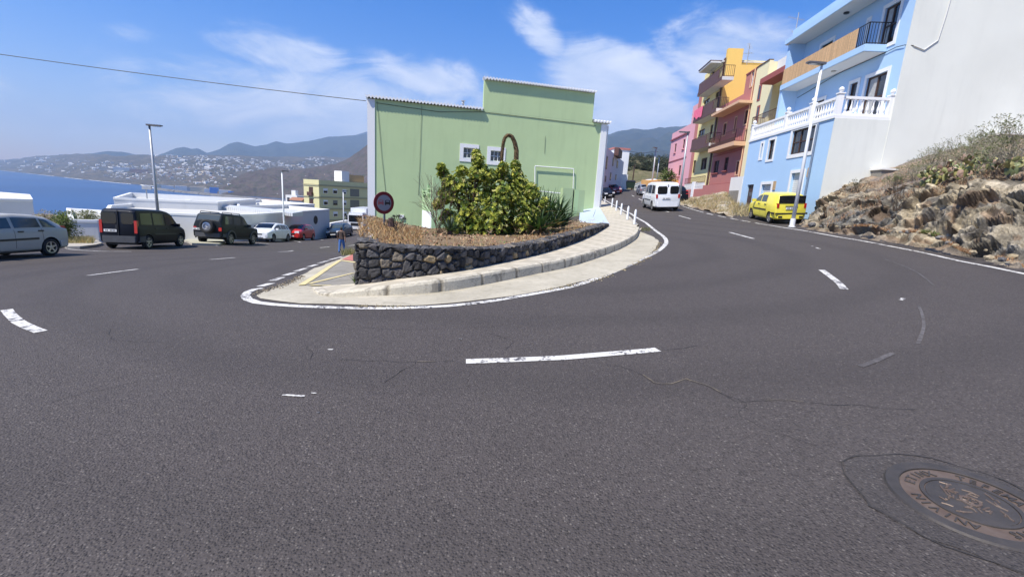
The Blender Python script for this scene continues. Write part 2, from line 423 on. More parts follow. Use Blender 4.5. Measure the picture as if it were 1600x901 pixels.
def f_scrub(t, b):
    v = objvec(t); a = t.noise(v, .05, 6, .65); f = t.noise(v, .6, 5, .7); g = t.noise(v, 5, 4, .7)
    c = t.mix(t.ramp(a, [(.35, 0), (.65, 1)]), (.10, .095, .045), (.20, .165, .10))
    c = t.mix(t.ramp(f, [(.45, 0), (.6, 1)]), c, (.055, .07, .025))
    c = t.mix(t.math('MULTIPLY', t.ramp(g, [(.4, 0), (.7, 1)]), .5), c, (.26, .20, .12))
    t.link(c, b.inputs['Base Color']); bump(t, b, g, .6, .08)
M_SCRUB = mat('dry_scrubland', None, .95, fn=f_scrub, spec=.1)
gxs = np.concatenate([-np.geomspace(900, 26, 50), np.arange(-24, 24, 1.5), np.geomspace(25, 900, 45)])
gys = np.concatenate([-np.geomspace(300, 14, 14), np.arange(-12, 100, 2.0), np.geomspace(102, 1100, 40)])
def gnd(x, y):
    z = far_ground(x, y); h = np.array([noise.fractal(Vector((a * .03, b * .03, 0)), .8, 2.0, 4) for a, b in zip(x, y)])
    k = sstep(0, 60, np.maximum(np.maximum(y - 100, -26 - x), x - 50)); return z + h * 3.0 * k
ground = grid_mesh(gxs, gys, gnd, 'ground', M_SCRUB); ground['kind'] = 'structure'
road = grid_mesh(np.arange(-23.5, 20, .5), np.arange(-12, 95, .5), lambda x, y: G_(x, y), 'road', M_ASPH); road['kind'] = 'structure'

SEA = -76.0
def f_sea(t, b):
    v = objvec(t); n = t.noise(t.scale(v, (1, .35, 1)), .02, 6, .6); n2 = t.noise(t.scale(v, (1, .4, 1)), .0016, 5, .6, .5)
    t.link(t.mix(t.ramp(n2, [(.35, 0), (.65, 1)]), (.010, .040, .12), (.015, .060, .17)), b.inputs['Base Color'])
    bump(t, b, n, .25, 8.0)
M_SEA = mat('sea_water', None, .32, spec=.35, fn=f_sea)
mb = MB(); mb.add([(-14000, -3000, SEA), (11000, -3000, SEA), (11000, 14000, SEA), (-14000, 14000, SEA)], [(0, 1, 2, 3)])
o = mb.build('sea', M_SEA); o['kind'] = 'structure'

def interp(tab, x):
    tab = sorted(tab); return float(np.interp(x, [a for a, _ in tab], [b for _, b in tab]))
def ridge_z(px, py, D):
    d = ray(px, py); k = D / math.hypot(d.x, d.y); return d.z * k
def az_dir(px, y0=260):
    d = ray(px, y0); l = math.hypot(d.x, d.y); return d.x / l, d.y / l
def fr(x, y, s, o_=5, seed=0.0): return noise.fractal(Vector((x * s, y * s, seed)), .9, 2.1, o_)
def land(name, pxs, shore, ridge, D, m, rough_, nrad=60, power=1.0, seed=0.0, fs=.004, dfun=None, back=True):
    """a slope of land: for every bearing a shore distance and a ridge of the photographed height"""
    mb = MB(); cols = len(pxs); rows = 0
    for j in range(nrad + (6 if back else 0)):
        rows += 1
        for px in pxs:
            ux, uy = az_dir(px, H0 + HS * px); r0 = shore(px); r1 = D(px) if callable(D) else D
            zt = ridge_z(px, interp(ridge, px), r1)
            if j < nrad:
                u = j / (nrad - 1); r = r0 + (r1 - r0) * u
                base = SEA - 6 + (zt - SEA + 6) * (u ** power)
                amp = rough_ * min(1, u * 8) * (0.25 + .75 * math.sin(math.pi * min(1, u * .96 + .02)))
                z = base + fr(ux * r, uy * r, fs, 6, seed) * amp + (3 if 0 < u < .05 else 0)
            else:
                u = (j - nrad + 1) / 6; r = r1 * (1 + .12 * u); z = zt - (zt - SEA) * u
            mb.v.append((ux * r, uy * r, z))
    for j in range(rows - 1):
        for i in range(cols - 1): mb.f.append((j * cols + i, j * cols + i + 1, (j + 1) * cols + i + 1, (j + 1) * cols + i))
    o = mb.build(name, m, smooth=True); o['kind'] = 'structure'; return o
def f_hill(c1, c2, c3, k=1.0):
    def fn(t, b):
        v = objvec(t); a = t.noise(v, .0022 * k, 7, .65, .5); f = t.noise(v, .012 * k, 6, .7); g = t.noise(v, .05 * k, 5, .7)
        c = t.mix(t.ramp(a, [(.35, 0), (.62, 1)]), c1, c2)
        c = t.mix(t.ramp(f, [(.48, 0), (.62, 1)]), c, c3)
        c = t.mix(t.math('MULTIPLY', t.ramp(g, [(.42, 0), (.62, 1)]), .6), c, sc(c1, .45))
        t.link(c, b.inputs['Base Color']); bump(t, b, g, .8, 6)
    return fn
M_COAST = mat('coastal_hillside', None, .95, fn=f_hill((.055, .055, .042), (.115, .095, .07), (.15, .12, .085)), spec=.1)
M_MOUNT = mat('forested_mountain', None, .95, fn=f_hill((.025, .038, .03), (.04, .05, .04), (.055, .06, .045), .6), spec=.1)
M_CLIFF = mat('bare_hillside', None, .95, fn=f_hill((.085, .062, .05), (.13, .10, .08), (.06, .065, .035), 3), spec=.1)
Hcam = -SEA
SHORE = [(-300, 252), (-60, 262), (0, 266), (60, 272.5), (120, 279), (180, 285), (240, 290), (300, 296), (345, 301), (400, 305), (470, 311), (600, 322), (900, 338)]
def rs(tab):
    def f(px):
        dy = interp(tab, px) - (H0 + HS * px); r = Hcam * FPX / max(dy, 6.0); u = (px - 800) / FPX; return r * math.hypot(1, u) * 1.0
    return f
shoreD = rs(SHORE)
RIDGE1 = [(-400, 226), (-150, 243), (-40, 250), (0, 250), (25, 248.5), (60, 244), (100, 242.5), (150, 241), (200, 243), (240, 243), (300, 243), (350, 244), (400, 243), (470, 245), (560, 247), (620, 250), (700, 250)]
pxs = np.arange(-330, 640, 2.5)
land('coast_hill', pxs, shoreD, RIDGE1, lambda px: max(shoreD(px) * 1.75, 5600 + 2.0 * px), M_COAST, 55, 70, 1.0, 1.3, .0022)
RIDGE2 = [(100, 243), (150, 240), (172, 237), (195, 239), (215, 243), (250, 241), (265, 236), (280, 230), (292, 229), (302, 232), (312, 231), (326, 238), (345, 233), (362, 224), (375, 222), (390, 226), (402, 229), (420, 227), (433, 221), (450, 224), (470, 222), (490, 220), (515, 215), (530, 215), (560, 212), (590, 206), (650, 200), (760, 205)]
land('mountain', np.arange(95, 740, 3.0), lambda px: 7000, RIDGE2, 10500, M_MOUNT, 110, 36, 1.0, 4.1, .0012)
RIDGE3 = [(380, 245), (430, 236), (470, 232), (505, 222), (520, 213), (535, 214), (560, 209), (580, 204), (640, 190), (720, 180)]
land('mountain', np.arange(385, 720, 3.0), lambda px: 8000, RIDGE3, 13500, M_MOUNT, 90, 30, 1.0, 7.7, .001)
RIDGE4 = [(335, 303), (350, 290), (365, 279), (385, 270), (405, 265), (430, 262), (455, 265), (475, 262), (500, 260), (522, 258), (538, 250), (550, 243), (562, 236), (574, 226), (600, 205), (640, 185), (700, 175)]
sh4 = rs([(330, 303), (400, 306), (470, 311), (560, 316), (700, 330)])
land('hill', np.arange(338, 660, 1.5), lambda px: sh4(px) * .98, RIDGE4, lambda px: sh4(px) * 1.0 + 500 + 300 * sstep(350, 450, px), M_CLIFF, 32, 70, .9, 2.2, .007)
# dark, cloud covered mountain above the uphill street
def far5(px): return 2600
RIDGE5 = [(760, 250), (850, 225), (930, 207), (960, 206), (1000, 205), (1040, 200), (1100, 192), (1200, 185), (1400, 180), (1700, 190), (2100, 240)]
land('mountain', np.arange(760, 1900, 8.0), lambda px: 2600, RIDGE5, 7600, M_MOUNT, 230, 60, 1.1, 9.1, .002)
# terraced scrub slope closing the street
RIDGE6 = [(900, 262), (960, 250), (975, 247), (1000, 245), (1030, 249), (1060, 252), (1100, 255), (1300, 262)]
o = land('hill', np.arange(930, 1200, 3.0), lambda px: 120, RIDGE6, 430, M_SCRUB, 7, 50, 1.0, 3.3, .02)
o.data.vertices.foreach_get
# the start of that slope sits on the ground, not at sea level
vv = o.data.vertices
nc = len(np.arange(930, 1200, 3.0))
for i, v in enumerate(vv):
    j = i // nc
    if j < 50:
        u = j / 49; r = math.hypot(v.co.x, v.co.y); px_i = 930 + 3.0 * (i % nc)
        zt = ridge_z(px_i, interp(RIDGE6, px_i), 430)
        terr = (math.floor(u * 13) / 13 + min(1, (u * 13 % 1) * 3) / 13)
        v.co.z = 3.0 + (zt - 3.0) * (.35 * u + .65 * terr) + fr(v.co.x, v.co.y, .05, 4, 2.0) * 1.3
o.data.update()
# foam along the shore
mb = MB(); prev = None
M_FOAM = simple('sea_foam', (.75, .77, .78), .8)
for px in np.arange(-60, 300, 1.6):
    if px > 240 and rnd.random() < .5: prev = None; continue
    if noise.noise(Vector((px * .05, 0, 0))) < -.12: prev = None; continue
    ux, uy = az_dir(px, H0 + HS * px); r = shoreD(px) + 15 + 40 * noise.noise(Vector((px * .2, 3, 0))); wd = 30 + 45 * abs(noise.noise(Vector((px * .13, 9, 0))))
    a = (ux * (r - wd * 1.6), uy * (r - wd * 1.6), SEA + .6); b_ = (ux * (r + wd), uy * (r + wd), SEA + .9)
    if prev: mb.add([prev[0], a, b_, prev[1]], [(0, 1, 2, 3)])
    prev = (a, b_)
mb.build('surf', M_FOAM)['kind'] = 'structure'
# breakwater
M_BREAK = simple('breakwater_rock', (.16, .15, .14), .95, 0, .4, .05)
def on_sea(px, py, z=SEA):
    d = ray(px, py); return d * (z / d.z)
BW = [(247, 296.5), (262, 298.5), (300, 302.5), (340, 306.5), (380, 311), (415, 314), (470, 318.5)]
mb = MB(); path = [on_sea(*q) for q in BW]; path[0] = path[0]
hh = [9, 9, 10, 10, 10, 10, 10]
for i in range(len(path) - 1):
    a, b_ = path[i], path[i + 1]; n_ = 10
    for k in range(n_):
        p = a.lerp(b_, k / n_); q = a.lerp(b_, (k + 1) / n_); s_ = Vector((-(q - p).y, (q - p).x, 0)).normalized()
        w1 = 16 + rnd.uniform(-2, 2)
        mb.add([p - s_ * w1, p - s_ * 6 + Vector((0, 0, hh[i])), p + s_ * 6 + Vector((0, 0, hh[i])), p + s_ * w1,
                q - s_ * w1, q - s_ * 6 + Vector((0, 0, hh[i])), q + s_ * 6 + Vector((0, 0, hh[i])), q + s_ * w1], [(0, 1, 5, 4), (1, 2, 6, 5), (2, 3, 7, 6)])
o = mb.build('breakwater', M_BREAK, loc=path[0]); tag(o, 'long grey rock breakwater crossing the blue bay behind the flat white roofs', 'breakwater')
# quay strip along the far side of the harbour
mb = MB()
for a, b_ in zip([(258, 291.5), (300, 296), (345, 300), (400, 304)], [(300, 296), (345, 300), (400, 304), (470, 309.5)]):
    p = on_sea(*a); q = on_sea(*b_); d2 = Vector((p.x, p.y, 0)).normalized() * 60
    mb.hexa([p, q, q + d2, p + d2] + [x + Vector((0, 0, 5)) for x in (p, q, q + d2, p + d2)])
mb.build('quay', simple('quay_concrete', (.33, .30, .27), .9, 0, .3, .02))['kind'] = 'structure'

# ---------------------------------------------------------------- haze
bpy.context.view_layer.update()
M_HZ = bpy.data.materials.new('haze_air'); M_HZ.use_nodes = True; t = NT(M_HZ.node_tree); t.n.clear()
mo = t.new('ShaderNodeOutputMaterial'); pv = t.new('ShaderNodeVolumePrincipled'); t.link(pv.outputs[0], mo.inputs['Volume'])
pv.inputs['Color'].default_value = (.50, .70, 1.0, 1); pv.inputs['Density'].default_value = 9e-5; pv.inputs['Anisotropy'].default_value = .1
HAZE = MB().box(-14500, 11500, -3500, 14500, -86, 1500).build('haze', M_HZ); HAZE['kind'] = 'stuff'; HAZE['label'] = 'thin blue haze over the bay and the far hills'
HAZE.data.materials[0] = M_HZ

# ================================================================== ISLAND AND PAVING
def idx_off(X):  # height of the raised pavement above the road
    return .16 * sstep(-3.3, -1.0, X)
def G_side(x, y): return G_(x, y) + idx_off(x)
KB = [(487, 450), (492, 457), (500, 461.5), (515, 464), (540, 463.6), (628, 461.5), (712, 453.5), (816, 433), (897.5, 415), (962.5, 392), (985, 380), (995, 372), (999, 362)]
kb = smooth_line(hits(KB), .05)
APR_OUT = [(998, 361), (1018, 369), (1029, 378), (1023, 390), (1011, 400), (962.5, 425), (897.5, 442.5), (832.5, 457), (770, 467), (702.5, 474.5), (620, 478), (540, 476.6), (470, 474), (430, 471), (404, 467), (402, 462), (408, 457), (420, 452), (436, 446), (458, 439), (469.6, 431), (488, 421), (513, 411.5), (530, 405), (541, 400), (553, 396)]
ap = smooth_line(hits(APR_OUT), .3)
ap = [p + Vector((rnd.uniform(-.035, .035), rnd.uniform(-.035, .035))) for p in ap]
ap_poly = ap + [Vector(p) for p in [(-5.5, 22), (-2.0, 22), (-1.5, 12), (3, 16), (5.6, 20)]]
drape(ap_poly, .008, 'concrete_apron', M_CONC, .5)
# darker driveway concrete with yellow lines, left of the stone wall
dw = hits([(471, 446), (500, 427.5), (532, 407), (553, 398)]) + [Vector((-5.3, 21)), Vector((-2.2, 21)), Vector((-2.4, 8.2))] + hits([(553, 447), (520, 447.5), (488, 447.5)])
drape(dw, .016, 'driveway', M_CONCG, .5)
def pxline(L, wd, name, m, off=.024, st=.2, jit=.004): return strip(smooth_line(hits(L), st), wd, off, name, m, jit)
pxline([(471, 447), (500, 428.5), (532, 407.5)], .12, 'yellow_marking', M_YLINE)
pxline([(483, 445), (515, 437), (552, 428)], .09, 'yellow_marking', M_YLINE)
pxline([(485, 447), (500, 447.6), (517, 447.5)], .06, 'yellow_marking', M_YLINE)
pxline([(533, 407.5), (552, 410.5), (570, 413)], .12, 'yellow_marking', M_YLINE)
rp = hits([(534, 406.3), (553, 397.3)]); rq = hits([(560, 400), (560, 410), (553, 408.7)])
drape([rp[0], rp[1], rq[0], rq[1], rq[2]], .026, 'red_marking', M_REDP, .3)
# kerb
mb = MB(); n = len(kb); prof_n = 6
for i, p in enumerate(kb):
    t_ = (kb[min(i + 1, n - 1)] - kb[max(i - 1, 0)]).normalized(); nn = Vector((-t_.y, t_.x))
    if nn.dot(Vector((0, 15)) - p) < 0: nn = -nn
    h = float(idx_off(p.x)) + .004 + (.03 if i > 3 else .02)
    z = gz(p.x, p.y); jn = (i % 17 == 0)
    prof = [(0, -.03), (.012, h * .8), (.03, h), (.15, h + .004), (.165, h - .03), (.17, -.03)]
    for d_, zz in prof:
        if jn: d_ += .012; zz -= .010
        q = p + nn * (d_ + .010 * noise.noise(Vector((i * .12, d_ * 9, 0)))); mb.v.append((q.x, q.y, z + zz)); mb.c.append((.35, .33, .30) if jn else (1, 1, 1))
for i in range(n - 1):
    for k in range(prof_n - 1): a = i * prof_n + k; mb.f.append((a, a + 1, a + prof_n + 1, a + prof_n))
o = fix_normals(mb.build('kerb', M_KERBS)); o['kind'] = 'structure'
# raised pavement
def inset(L, d, ref):
    o_ = []
    for i, p in enumerate(L):
        t_ = (L[min(i + 1, len(L) - 1)] - L[max(i - 1, 0)]).normalized(); nn = Vector((-t_.y, t_.x))
        if nn.dot(ref - p) < 0: nn = -nn
        o_.append(p + nn * d)
    return o_
BOLF = [(991, 350.5), (980, 343), (970, 335.5), (962.6, 329), (956, 324)]
SEDGE = [(996.7, 352), (988, 344.5), (979.6, 337), (970, 330.5), (961, 325), (954, 321.5), (947, 317.5), (941, 314)]
sw_in = [(553, 447), (585, 443.5), (618, 438.5), (670, 432), (722, 424.5), (806, 407.5), (850, 396.5), (891, 383.5), (925, 369), (951, 354)]
wallbase = smooth_line([hit_on(a, b, G_side).to_2d() for a, b in sw_in], .03)
sp = inset(kb, .16, Vector((0, 15)))[::3] + [hit(a, b, .15).to_2d() for a, b in SEDGE] + [Vector((6.9, 40)), Vector((5.9, 34)), Vector((4, 24))] + [p - Vector((0, 0)) + Vector((0, .15)) for p in wallbase[::-8]]
drape(sp, .02, 'pavement', M_PAVE, .35, zf=G_side)
# low edge of the pavement beside the street
mb = MB(); L = smooth_line([hit(a, b, .15).to_2d() for a, b in SEDGE], .3)
for i, p in enumerate(L):
    t_ = (L[min(i + 1, len(L) - 1)] - L[max(i - 1, 0)]).normalized(); nn = Vector((t_.y, -t_.x)); nn = nn if nn.x > 0 else -nn
    for d_, zz in ((-.12, .19), (.03, .19), (.05, -.02)): q = p + nn * d_; mb.v.append((q.x, q.y, gz(q.x, q.y) + zz))
for i in range(len(L) - 1):
    for k in (0, 1): a = i * 3 + k; mb.f.append((a, a + 1, a + 4, a + 3))
o = fix_normals(mb.build('kerb', M_KERB)); o['kind'] = 'structure'
# pale blue painted slab at the building corner
M_PALE = plaster('pale_blue_floor_paint', (.44, .52, .60), .08, .2)
pl = [hit(a, b, .18).to_2d() for a, b in [(904, 352), (906, 325), (933, 321), (945, 338), (953, 352), (935, 349)]]
drape(pl, .035, 'painted_slab', M_PALE, .4, zf=G_side)
# ---- stone wall
wb = [Vector((-5.85, 16.6)), Vector((-4.25, 12)), Vector((-3.32, 9.4)), wallbase[0] + Vector((-.03, .25))]
path = smooth_line(wb, .03)[:-1] + wallbase
path = [p for i, p in enumerate(path) if i == 0 or (p - path[i - 1]).length > .004]
TOPPX = [(540, 379), (556, 379), (575, 380.5), (605, 384), (640, 386), (690, 388), (735, 388.5), (770, 388), (800, 385.5), (832, 381), (865, 374), (900, 364), (950, 349.5)]
def topz(p):
    r = p.x / p.y
    # pixel column of this bearing at the wall top, then its elevation there
    px = 700.0
    for _ in range(8):
        py = interp(TOPPX, px); px -= (ratio(px, py) - r) * FPX * .9
    d = ray(px, interp(TOPPX, px)); return d.z / d.y * p.y
arc = [0.0]
for i in range(1, len(path)): arc.append(arc[-1] + (path[i] - path[i - 1]).length)
i0 = len(path) - len(wallbase)
zt0 = topz(path[i0 + 6])
cell = .15; srng = random.Random(3); seeds = {}
def seedcell(i, j):
    if (i, j) not in seeds:
        k = srng.random()
        if k < .05: c = (.34, .26, .15)
        elif k < .12: c = (.20, .17, .13)
        elif k < .22: c = (.115, .105, .10)
        else:
            g_ = srng.uniform(.030, .115); c = (g_ * 1.04, g_, g_ * .99)
        seeds[(i, j)] = ((i + .5 + srng.uniform(-.42, .42)) * cell * 1.2, (j + .5 + srng.uniform(-.42, .42)) * cell, c, srng.uniform(.6, 1.25), srng.uniform(-.5, .5), srng.uniform(-.5, .5))
    return seeds[(i, j)]
TH = .36
mb = MB(); rows = []
for i, p in enumerate(path):
    t_ = (path[min(i + 2, len(path) - 1)] - path[max(i - 2, 0)]).normalized(); nin = Vector((-t_.y, t_.x))
    if nin.dot(Vector((-1, 30)) - p) < 0 and i >= i0: nin = -nin
    if i < i0: nin = Vector((abs(nin.x), nin.y if nin.x > 0 else -nin.y))
    zb_ = gz(p.x, p.y) - .05
    zt = topz(p) if i >= i0 + 6 else (zt0 if i >= i0 - 20 else zt0 - .42 * (path[i0] - p).length)
    H_ = max(zt - zb_, .06); nf = 36; tp = 13
    for k in range(nf + tp + 4):
        if k < nf: s_ = H_ * k / nf; q = p; z = zb_ + s_; nrm = Vector((-nin.x, -nin.y, .05)); arcv = z * 1.0 + 3.0
        elif k < nf + tp: u = (k - nf) / (tp - 1); q = p + nin * (TH * u); z = zt + .02 * math.sin(u * 3.1); nrm = Vector((0, 0, 1)); arcv = zt + 3.0 + .03 + TH * u
        else: u = (k - nf - tp + 1) / 4; q = p + nin * TH; z = zt - .5 * u; nrm = Vector((nin.x, nin.y, 0)); arcv = zt + 3.5 + .5 * u
        au = arc[i]; ci = int(math.floor(au / (cell * 1.2))); cj = int(math.floor(arcv / cell)); best = []
        for a in (-1, 0, 1):
            for b_ in (-1, 0, 1):
                sx_, sy_, c, hh_, tx, ty = seedcell(ci + a, cj + b_); dx = au - sx_; dy = arcv - sy_; best.append((dx * dx + dy * dy, c, hh_, tx * dx + ty * dy))
        best.sort(key=lambda e: e[0]); d1 = math.sqrt(best[0][0]); d2 = math.sqrt(best[1][0]); e = d2 - d1
        k_ = min(1, e / .045); k_ = k_ * k_ * (3 - 2 * k_)
        rough = noise.fractal(Vector((au * 14, arcv * 14, 0)), .7, 2, 4)
        amp = 1.0 if k < nf else .4
        disp = (-.065 + .075 * k_ * best[0][2] + best[0][3] * .22 * k_ + rough * .010) * amp
        if k < 1 or k >= nf + tp: disp = 0
        c = best[0][1]
        if k >= nf and c[0] > .2: c = (.07, .068, .064)
        v_ = Vector((q.x, q.y, z)) + nrm * disp; mb.v.append(tuple(v_)); mb.c.append(c)
    rows.append(nf + tp + 4)
m_ = rows[0]
for i in range(len(path) - 1):
    for k in range(m_ - 1): a = i * m_ + k; mb.f.append((a, a + m_, a + m_ + 1, a + 1))
M_STONE = vcol('basalt_stone', .9, .35, 28, .01, .3)
fix_normals(tag(mb.build('stone_wall', M_STONE, smooth=False, loc=(path[i0].x, path[i0].y, gz(*path[i0]))), 'low curved dry stone wall of dark basalt with a few tan stones beside the paved footway', 'wall'))
# planter soil behind the wall
inner = []
PT = []
for i in range(0, len(path), 12):
    p = path[i]; t_ = (path[min(i + 2, len(path) - 1)] - path[max(i - 2, 0)]).normalized(); nin = Vector((-t_.y, t_.x))
    if i < i0: nin = Vector((abs(nin.x), nin.y if nin.x > 0 else -nin.y))
    elif nin.dot(Vector((-1, 30)) - p) < 0: nin = -nin
    q = p + nin * (TH - .05); inner.append(q); PT.append((q.x, q.y, (topz(p) if i >= i0 + 6 else zt0) - .05))
PT += [(-3, 18, -1.75), (0, 20, -1.35), (2.6, 21.5, -1.0), (3, 23, -.95), (-5, 20, -2.1), (0, 14, -1.15), (-1.5, 11, -1.1), (-2.6, 12, -1.35), (0, 23, -1.45), (-3.2, 14, -1.6)]
G_pl = tps(PT, .2)
soil_poly = inner + [Vector((3.0, 21.0)), Vector((2.7, 23.2)), Vector((0, 24)), Vector((-4.5, 24)), Vector((-5.7, 20))]
def f_soil(t, b):
    v = objvec(t); a = t.noise(v, 2.2, 6, .7); f = t.noise(v, 30, 5, .75)
    c = t.mix(t.ramp(a, [(.35, 0), (.65, 1)]), (.16, .11, .07), (.30, .22, .13)); c = t.mix(t.ramp(f, [(.5, 0), (.68, 1)]), c, (.08, .055, .035))
    t.link(c, b.inputs['Base Color']); bump(t, b, f, .9, .02)
M_SOIL = mat('dry_soil', None, .95, fn=f_soil, spec=.1)
drape(soil_poly, 0, 'planter_soil', M_SOIL, .4, zf=G_pl)
M_OCHRE = plaster('lime_green_slab', (.42, .46, .20), .2, .3)
os_ = [hit(a, b, .3).to_2d() for a, b in [(893, 361), (915, 357), (932, 350), (905, 347), (893, 350)]]
# ================================================================== ROAD MARKINGS
EDGE = [(410.5, 450.4), (398, 452), (388, 456), (383, 461.5), (388, 468), (402, 472.8), (430, 476), (470, 478.6), (520, 480.6), (570, 481.6), (620, 481.6), (700, 478), (760, 471.5), (800, 465), (860, 454.5), (905, 444.5), (960, 424.5), (1000, 406), (1025, 394), (1038, 384), (1041, 377), (1036, 369), (1020, 357), (1000, 343), (985, 333.5), (970, 325.5), (952, 316.5), (940, 309.5)]
pxline(EDGE, .13, 'edge_line', M_LINE, .006)
for a, b_ in [((406, 447.7), (424, 442.7)), ((425, 439), (441, 433.4)), ((444.8, 430.5), (459.4, 426)), ((462.8, 423.8), (478.8, 419)), ((482.6, 416.9), (495.7, 413.2)), ((499, 411), (512, 407.6)), ((515, 406), (535.4, 400.8))]:
    pxline([a, b_], .15, 'edge_line_dash', M_LINE, .006)
for L in ([(728, 565), (800, 562.5), (880, 559), (960, 552.5), (1028, 546.5)], [(1319, 452), (1309, 441), (1284, 422)], [(1177, 373), (1140, 363)], [(1079, 342), (1061, 337)], [(1045, 331.5), (1033, 328)], [(1018, 323), (1010, 320)],
          [(137, 430.5), (176, 425.5), (216, 420.5)], [(328, 405.5), (367, 402.5)], [(435, 393.5), (458, 391.5)], [(500, 387), (515, 385.5)], [(544, 384), (556, 382.5)],
          [(10, 484), (20, 495), (36, 507), (64, 518.5)], [(1003, 313), (998, 310.5)], [(991, 307), (987, 305)]):
    pxline(L, .115, 'lane_dash', M_LINE, .006)
pxline([(1640, 436), (1598, 427.5), (1540, 415.5), (1500, 408), (1450, 396.5), (1400, 386.5), (1350, 377), (1300, 368.5), (1240, 358), (1205, 352.5), (1180, 348.3)], .12, 'edge_line', M_LINE, .006)
for a, b_ in [((1172, 346.8), (1158, 344.4)), ((1154, 343.6), (1141, 341)), ((1134, 339.8), (1122, 337.3)), ((1114, 335.6), (1104, 333.4))]:
    pxline([a, b_], .12, 'edge_line_dash', M_LINE, .006)
pxline([(1099, 332), (1080, 326.5), (1062, 320.5)], .1, 'edge_line', M_LINE, .006)
pxline([(1022, 306), (1012, 300), (1004, 296)], .14, 'edge_line', M_LINE, .006)
# parking bay ends and worn kerb paint on the left
for L in ([(104, 389), (128, 391), (160, 392.5), (205, 393)], [(300, 381), (340, 384)], [(392, 378.5), (420, 381)], [(455, 376), (470, 378.5)], [(493, 373), (505, 375)]):
    pxline(L, .12, 'parking_line', M_LINE, .006)
# worn scraps of paint
for L, wd in (([(441, 617.5), (476, 619.5)], .022), ([(486, 614.5), (494, 615)], .012), ([(495, 644.5), (499, 645)], .015), ([(1407, 469), (1412, 466)], .05), ([(512, 546), (520, 546.5)], .02), ([(716, 529.5), (722, 530)], .02),
              ([(1275, 387), (1281, 389)], .06), ([(1268, 384.5), (1271, 385)], .05)):
    pxline(L, wd, 'paint_scrap', M_LINE, .006, .02, .006)
M_SCAR = mat('scuffed_asphalt', None, .85, fn=f_worn((.115, .104, .10), (.07, .062, .058), .52))
drape(os_, .03, 'lime_slab', M_OCHRE, .3, zf=G_side)
pxline([(1382, 405), (1410, 415), (1435, 427), (1459, 446)], .03, 'scrape_mark', M_SCAR, .005)
pxline([(1436, 478), (1443, 500), (1441, 520), (1434, 537)], .035, 'scrape_mark', M_SCAR, .005)
pxline([(1345, 573), (1370, 563), (1395, 552)], .05, 'scrape_mark', M_SCAR, .005)
# cracks
M_CRACK = simple('crack_grit', (.038, .034, .032), .95, 0, .5, 40)
M_CRACKP = simple('crack_dust', (.17, .14, .10), .95, 0, .5, 40)
def crack(L, pale=False, wob=.03, wd=.008):
    pts = smooth_line(hits(L), .05); o_ = []
    for i, p in enumerate(pts):
        o_.append(p + Vector((noise.noise(Vector((i * .33, 1, p.x))), noise.noise(Vector((i * .33, 7, p.y))))) * wob)
    o_ = [p + Vector((rnd.uniform(-.004, .004), rnd.uniform(-.004, .004))) for p in o_]
    wds = [wd * (.35 + 1.1 * abs(noise.noise(Vector((i * .4, 3, p.x * 3))))) for i, p in enumerate(o_)]
    run = []; rw_ = []
    for i, p in enumerate(o_ + [None]):
        if p is not None and noise.noise(Vector((i * .13, 40, o_[0].x))) > -.22: run.append(p); rw_.append(wds[i])
        else:
            if len(run) > 3: strip(run, rw_, .0045, 'crack', M_CRACK)
            run = []; rw_ = []
    if pale:
        seg = []
        for i, p in enumerate(o_):
            if noise.noise(Vector((i * .16, 20, p.y))) > .12: seg.append(p + Vector((.006, .006)))
            else:
                if len(seg) > 3: strip(seg, [.012 * (.4 + abs(noise.noise(Vector((q.x * 30, 2, 0))))) for q in seg], .0055, 'crack_dust', M_CRACKP, .003)
                seg = []
        if len(seg) > 3: strip(seg, .01, .0055, 'crack_dust', M_CRACKP, .003)
crack([(507, 514), (503, 523), (492, 533), (480, 545), (489, 552), (487, 561)], True)
crack([(478, 561), (520, 562), (560, 563), (610, 565), (650, 566), (690, 564), (728, 564)], True)
crack([(456, 573), (448, 580), (440, 588)]); crack([(650, 566), (638, 573), (620, 585), (600, 598)])
crack([(1028, 547), (1060, 545), (1090, 540)], False, .03)
crack([(900, 560), (940, 570), (970, 573), (1003, 586), (1020, 598), (1050, 600), (1072, 592)], True, .03)
crack([(1072, 592), (1110, 606), (1135, 618), (1150, 628), (1180, 626), (1230, 626), (1290, 632), (1330, 632), (1370, 637), (1430, 640)], True, .02)
crack([(1135, 618), (1165, 630), (1160, 650), (1200, 672), (1290, 700)], False, .04, .006)
crack([(0, 640), (60, 634), (110, 620), (160, 608), (215, 596)], False, .04, .006)
crack([(165, 505), (178, 528), (195, 533), (240, 534), (300, 532)], False, .04, .006); crack([(760, 520), (800, 532), (790, 545)], True, .03, .008)
crack([(820, 497), (900, 494), (960, 496)], False, .03, .007); crack([(1160, 425), (1240, 432), (1290, 437)], False, .04, .01)
crack([(505, 517), (560, 512), (640, 515), (720, 512), (780, 510)], False, .03, .006)
crack([(1317, 722), (1340, 714), (1363, 710), (1400, 711), (1430, 715), (1480, 724), (1540, 740), (1600, 768)], True, .04, .016)
crack([(1317, 722), (1322, 742), (1340, 768), (1362, 790), (1400, 815), (1440, 837), (1480, 850), (1514, 862), (1560, 882), (1600, 898)], True, .04, .014)
# tar patch around the cover
M_PATCH = mat('patched_asphalt', None, .85, fn=lambda t, b: f_asphalt(t, b, .80))
drape(smooth_line(hits([(1317, 722), (1340, 714), (1363, 710), (1400, 711), (1430, 715), (1480, 724), (1540, 740), (1600, 768), (1660, 800), (1680, 860), (1640, 905), (1600, 898), (1560, 882), (1514, 862), (1440, 837), (1400, 815), (1362, 790), (1340, 768), (1322, 742)]), .05), .003, 'asphalt_patch', M_PATCH, .2)
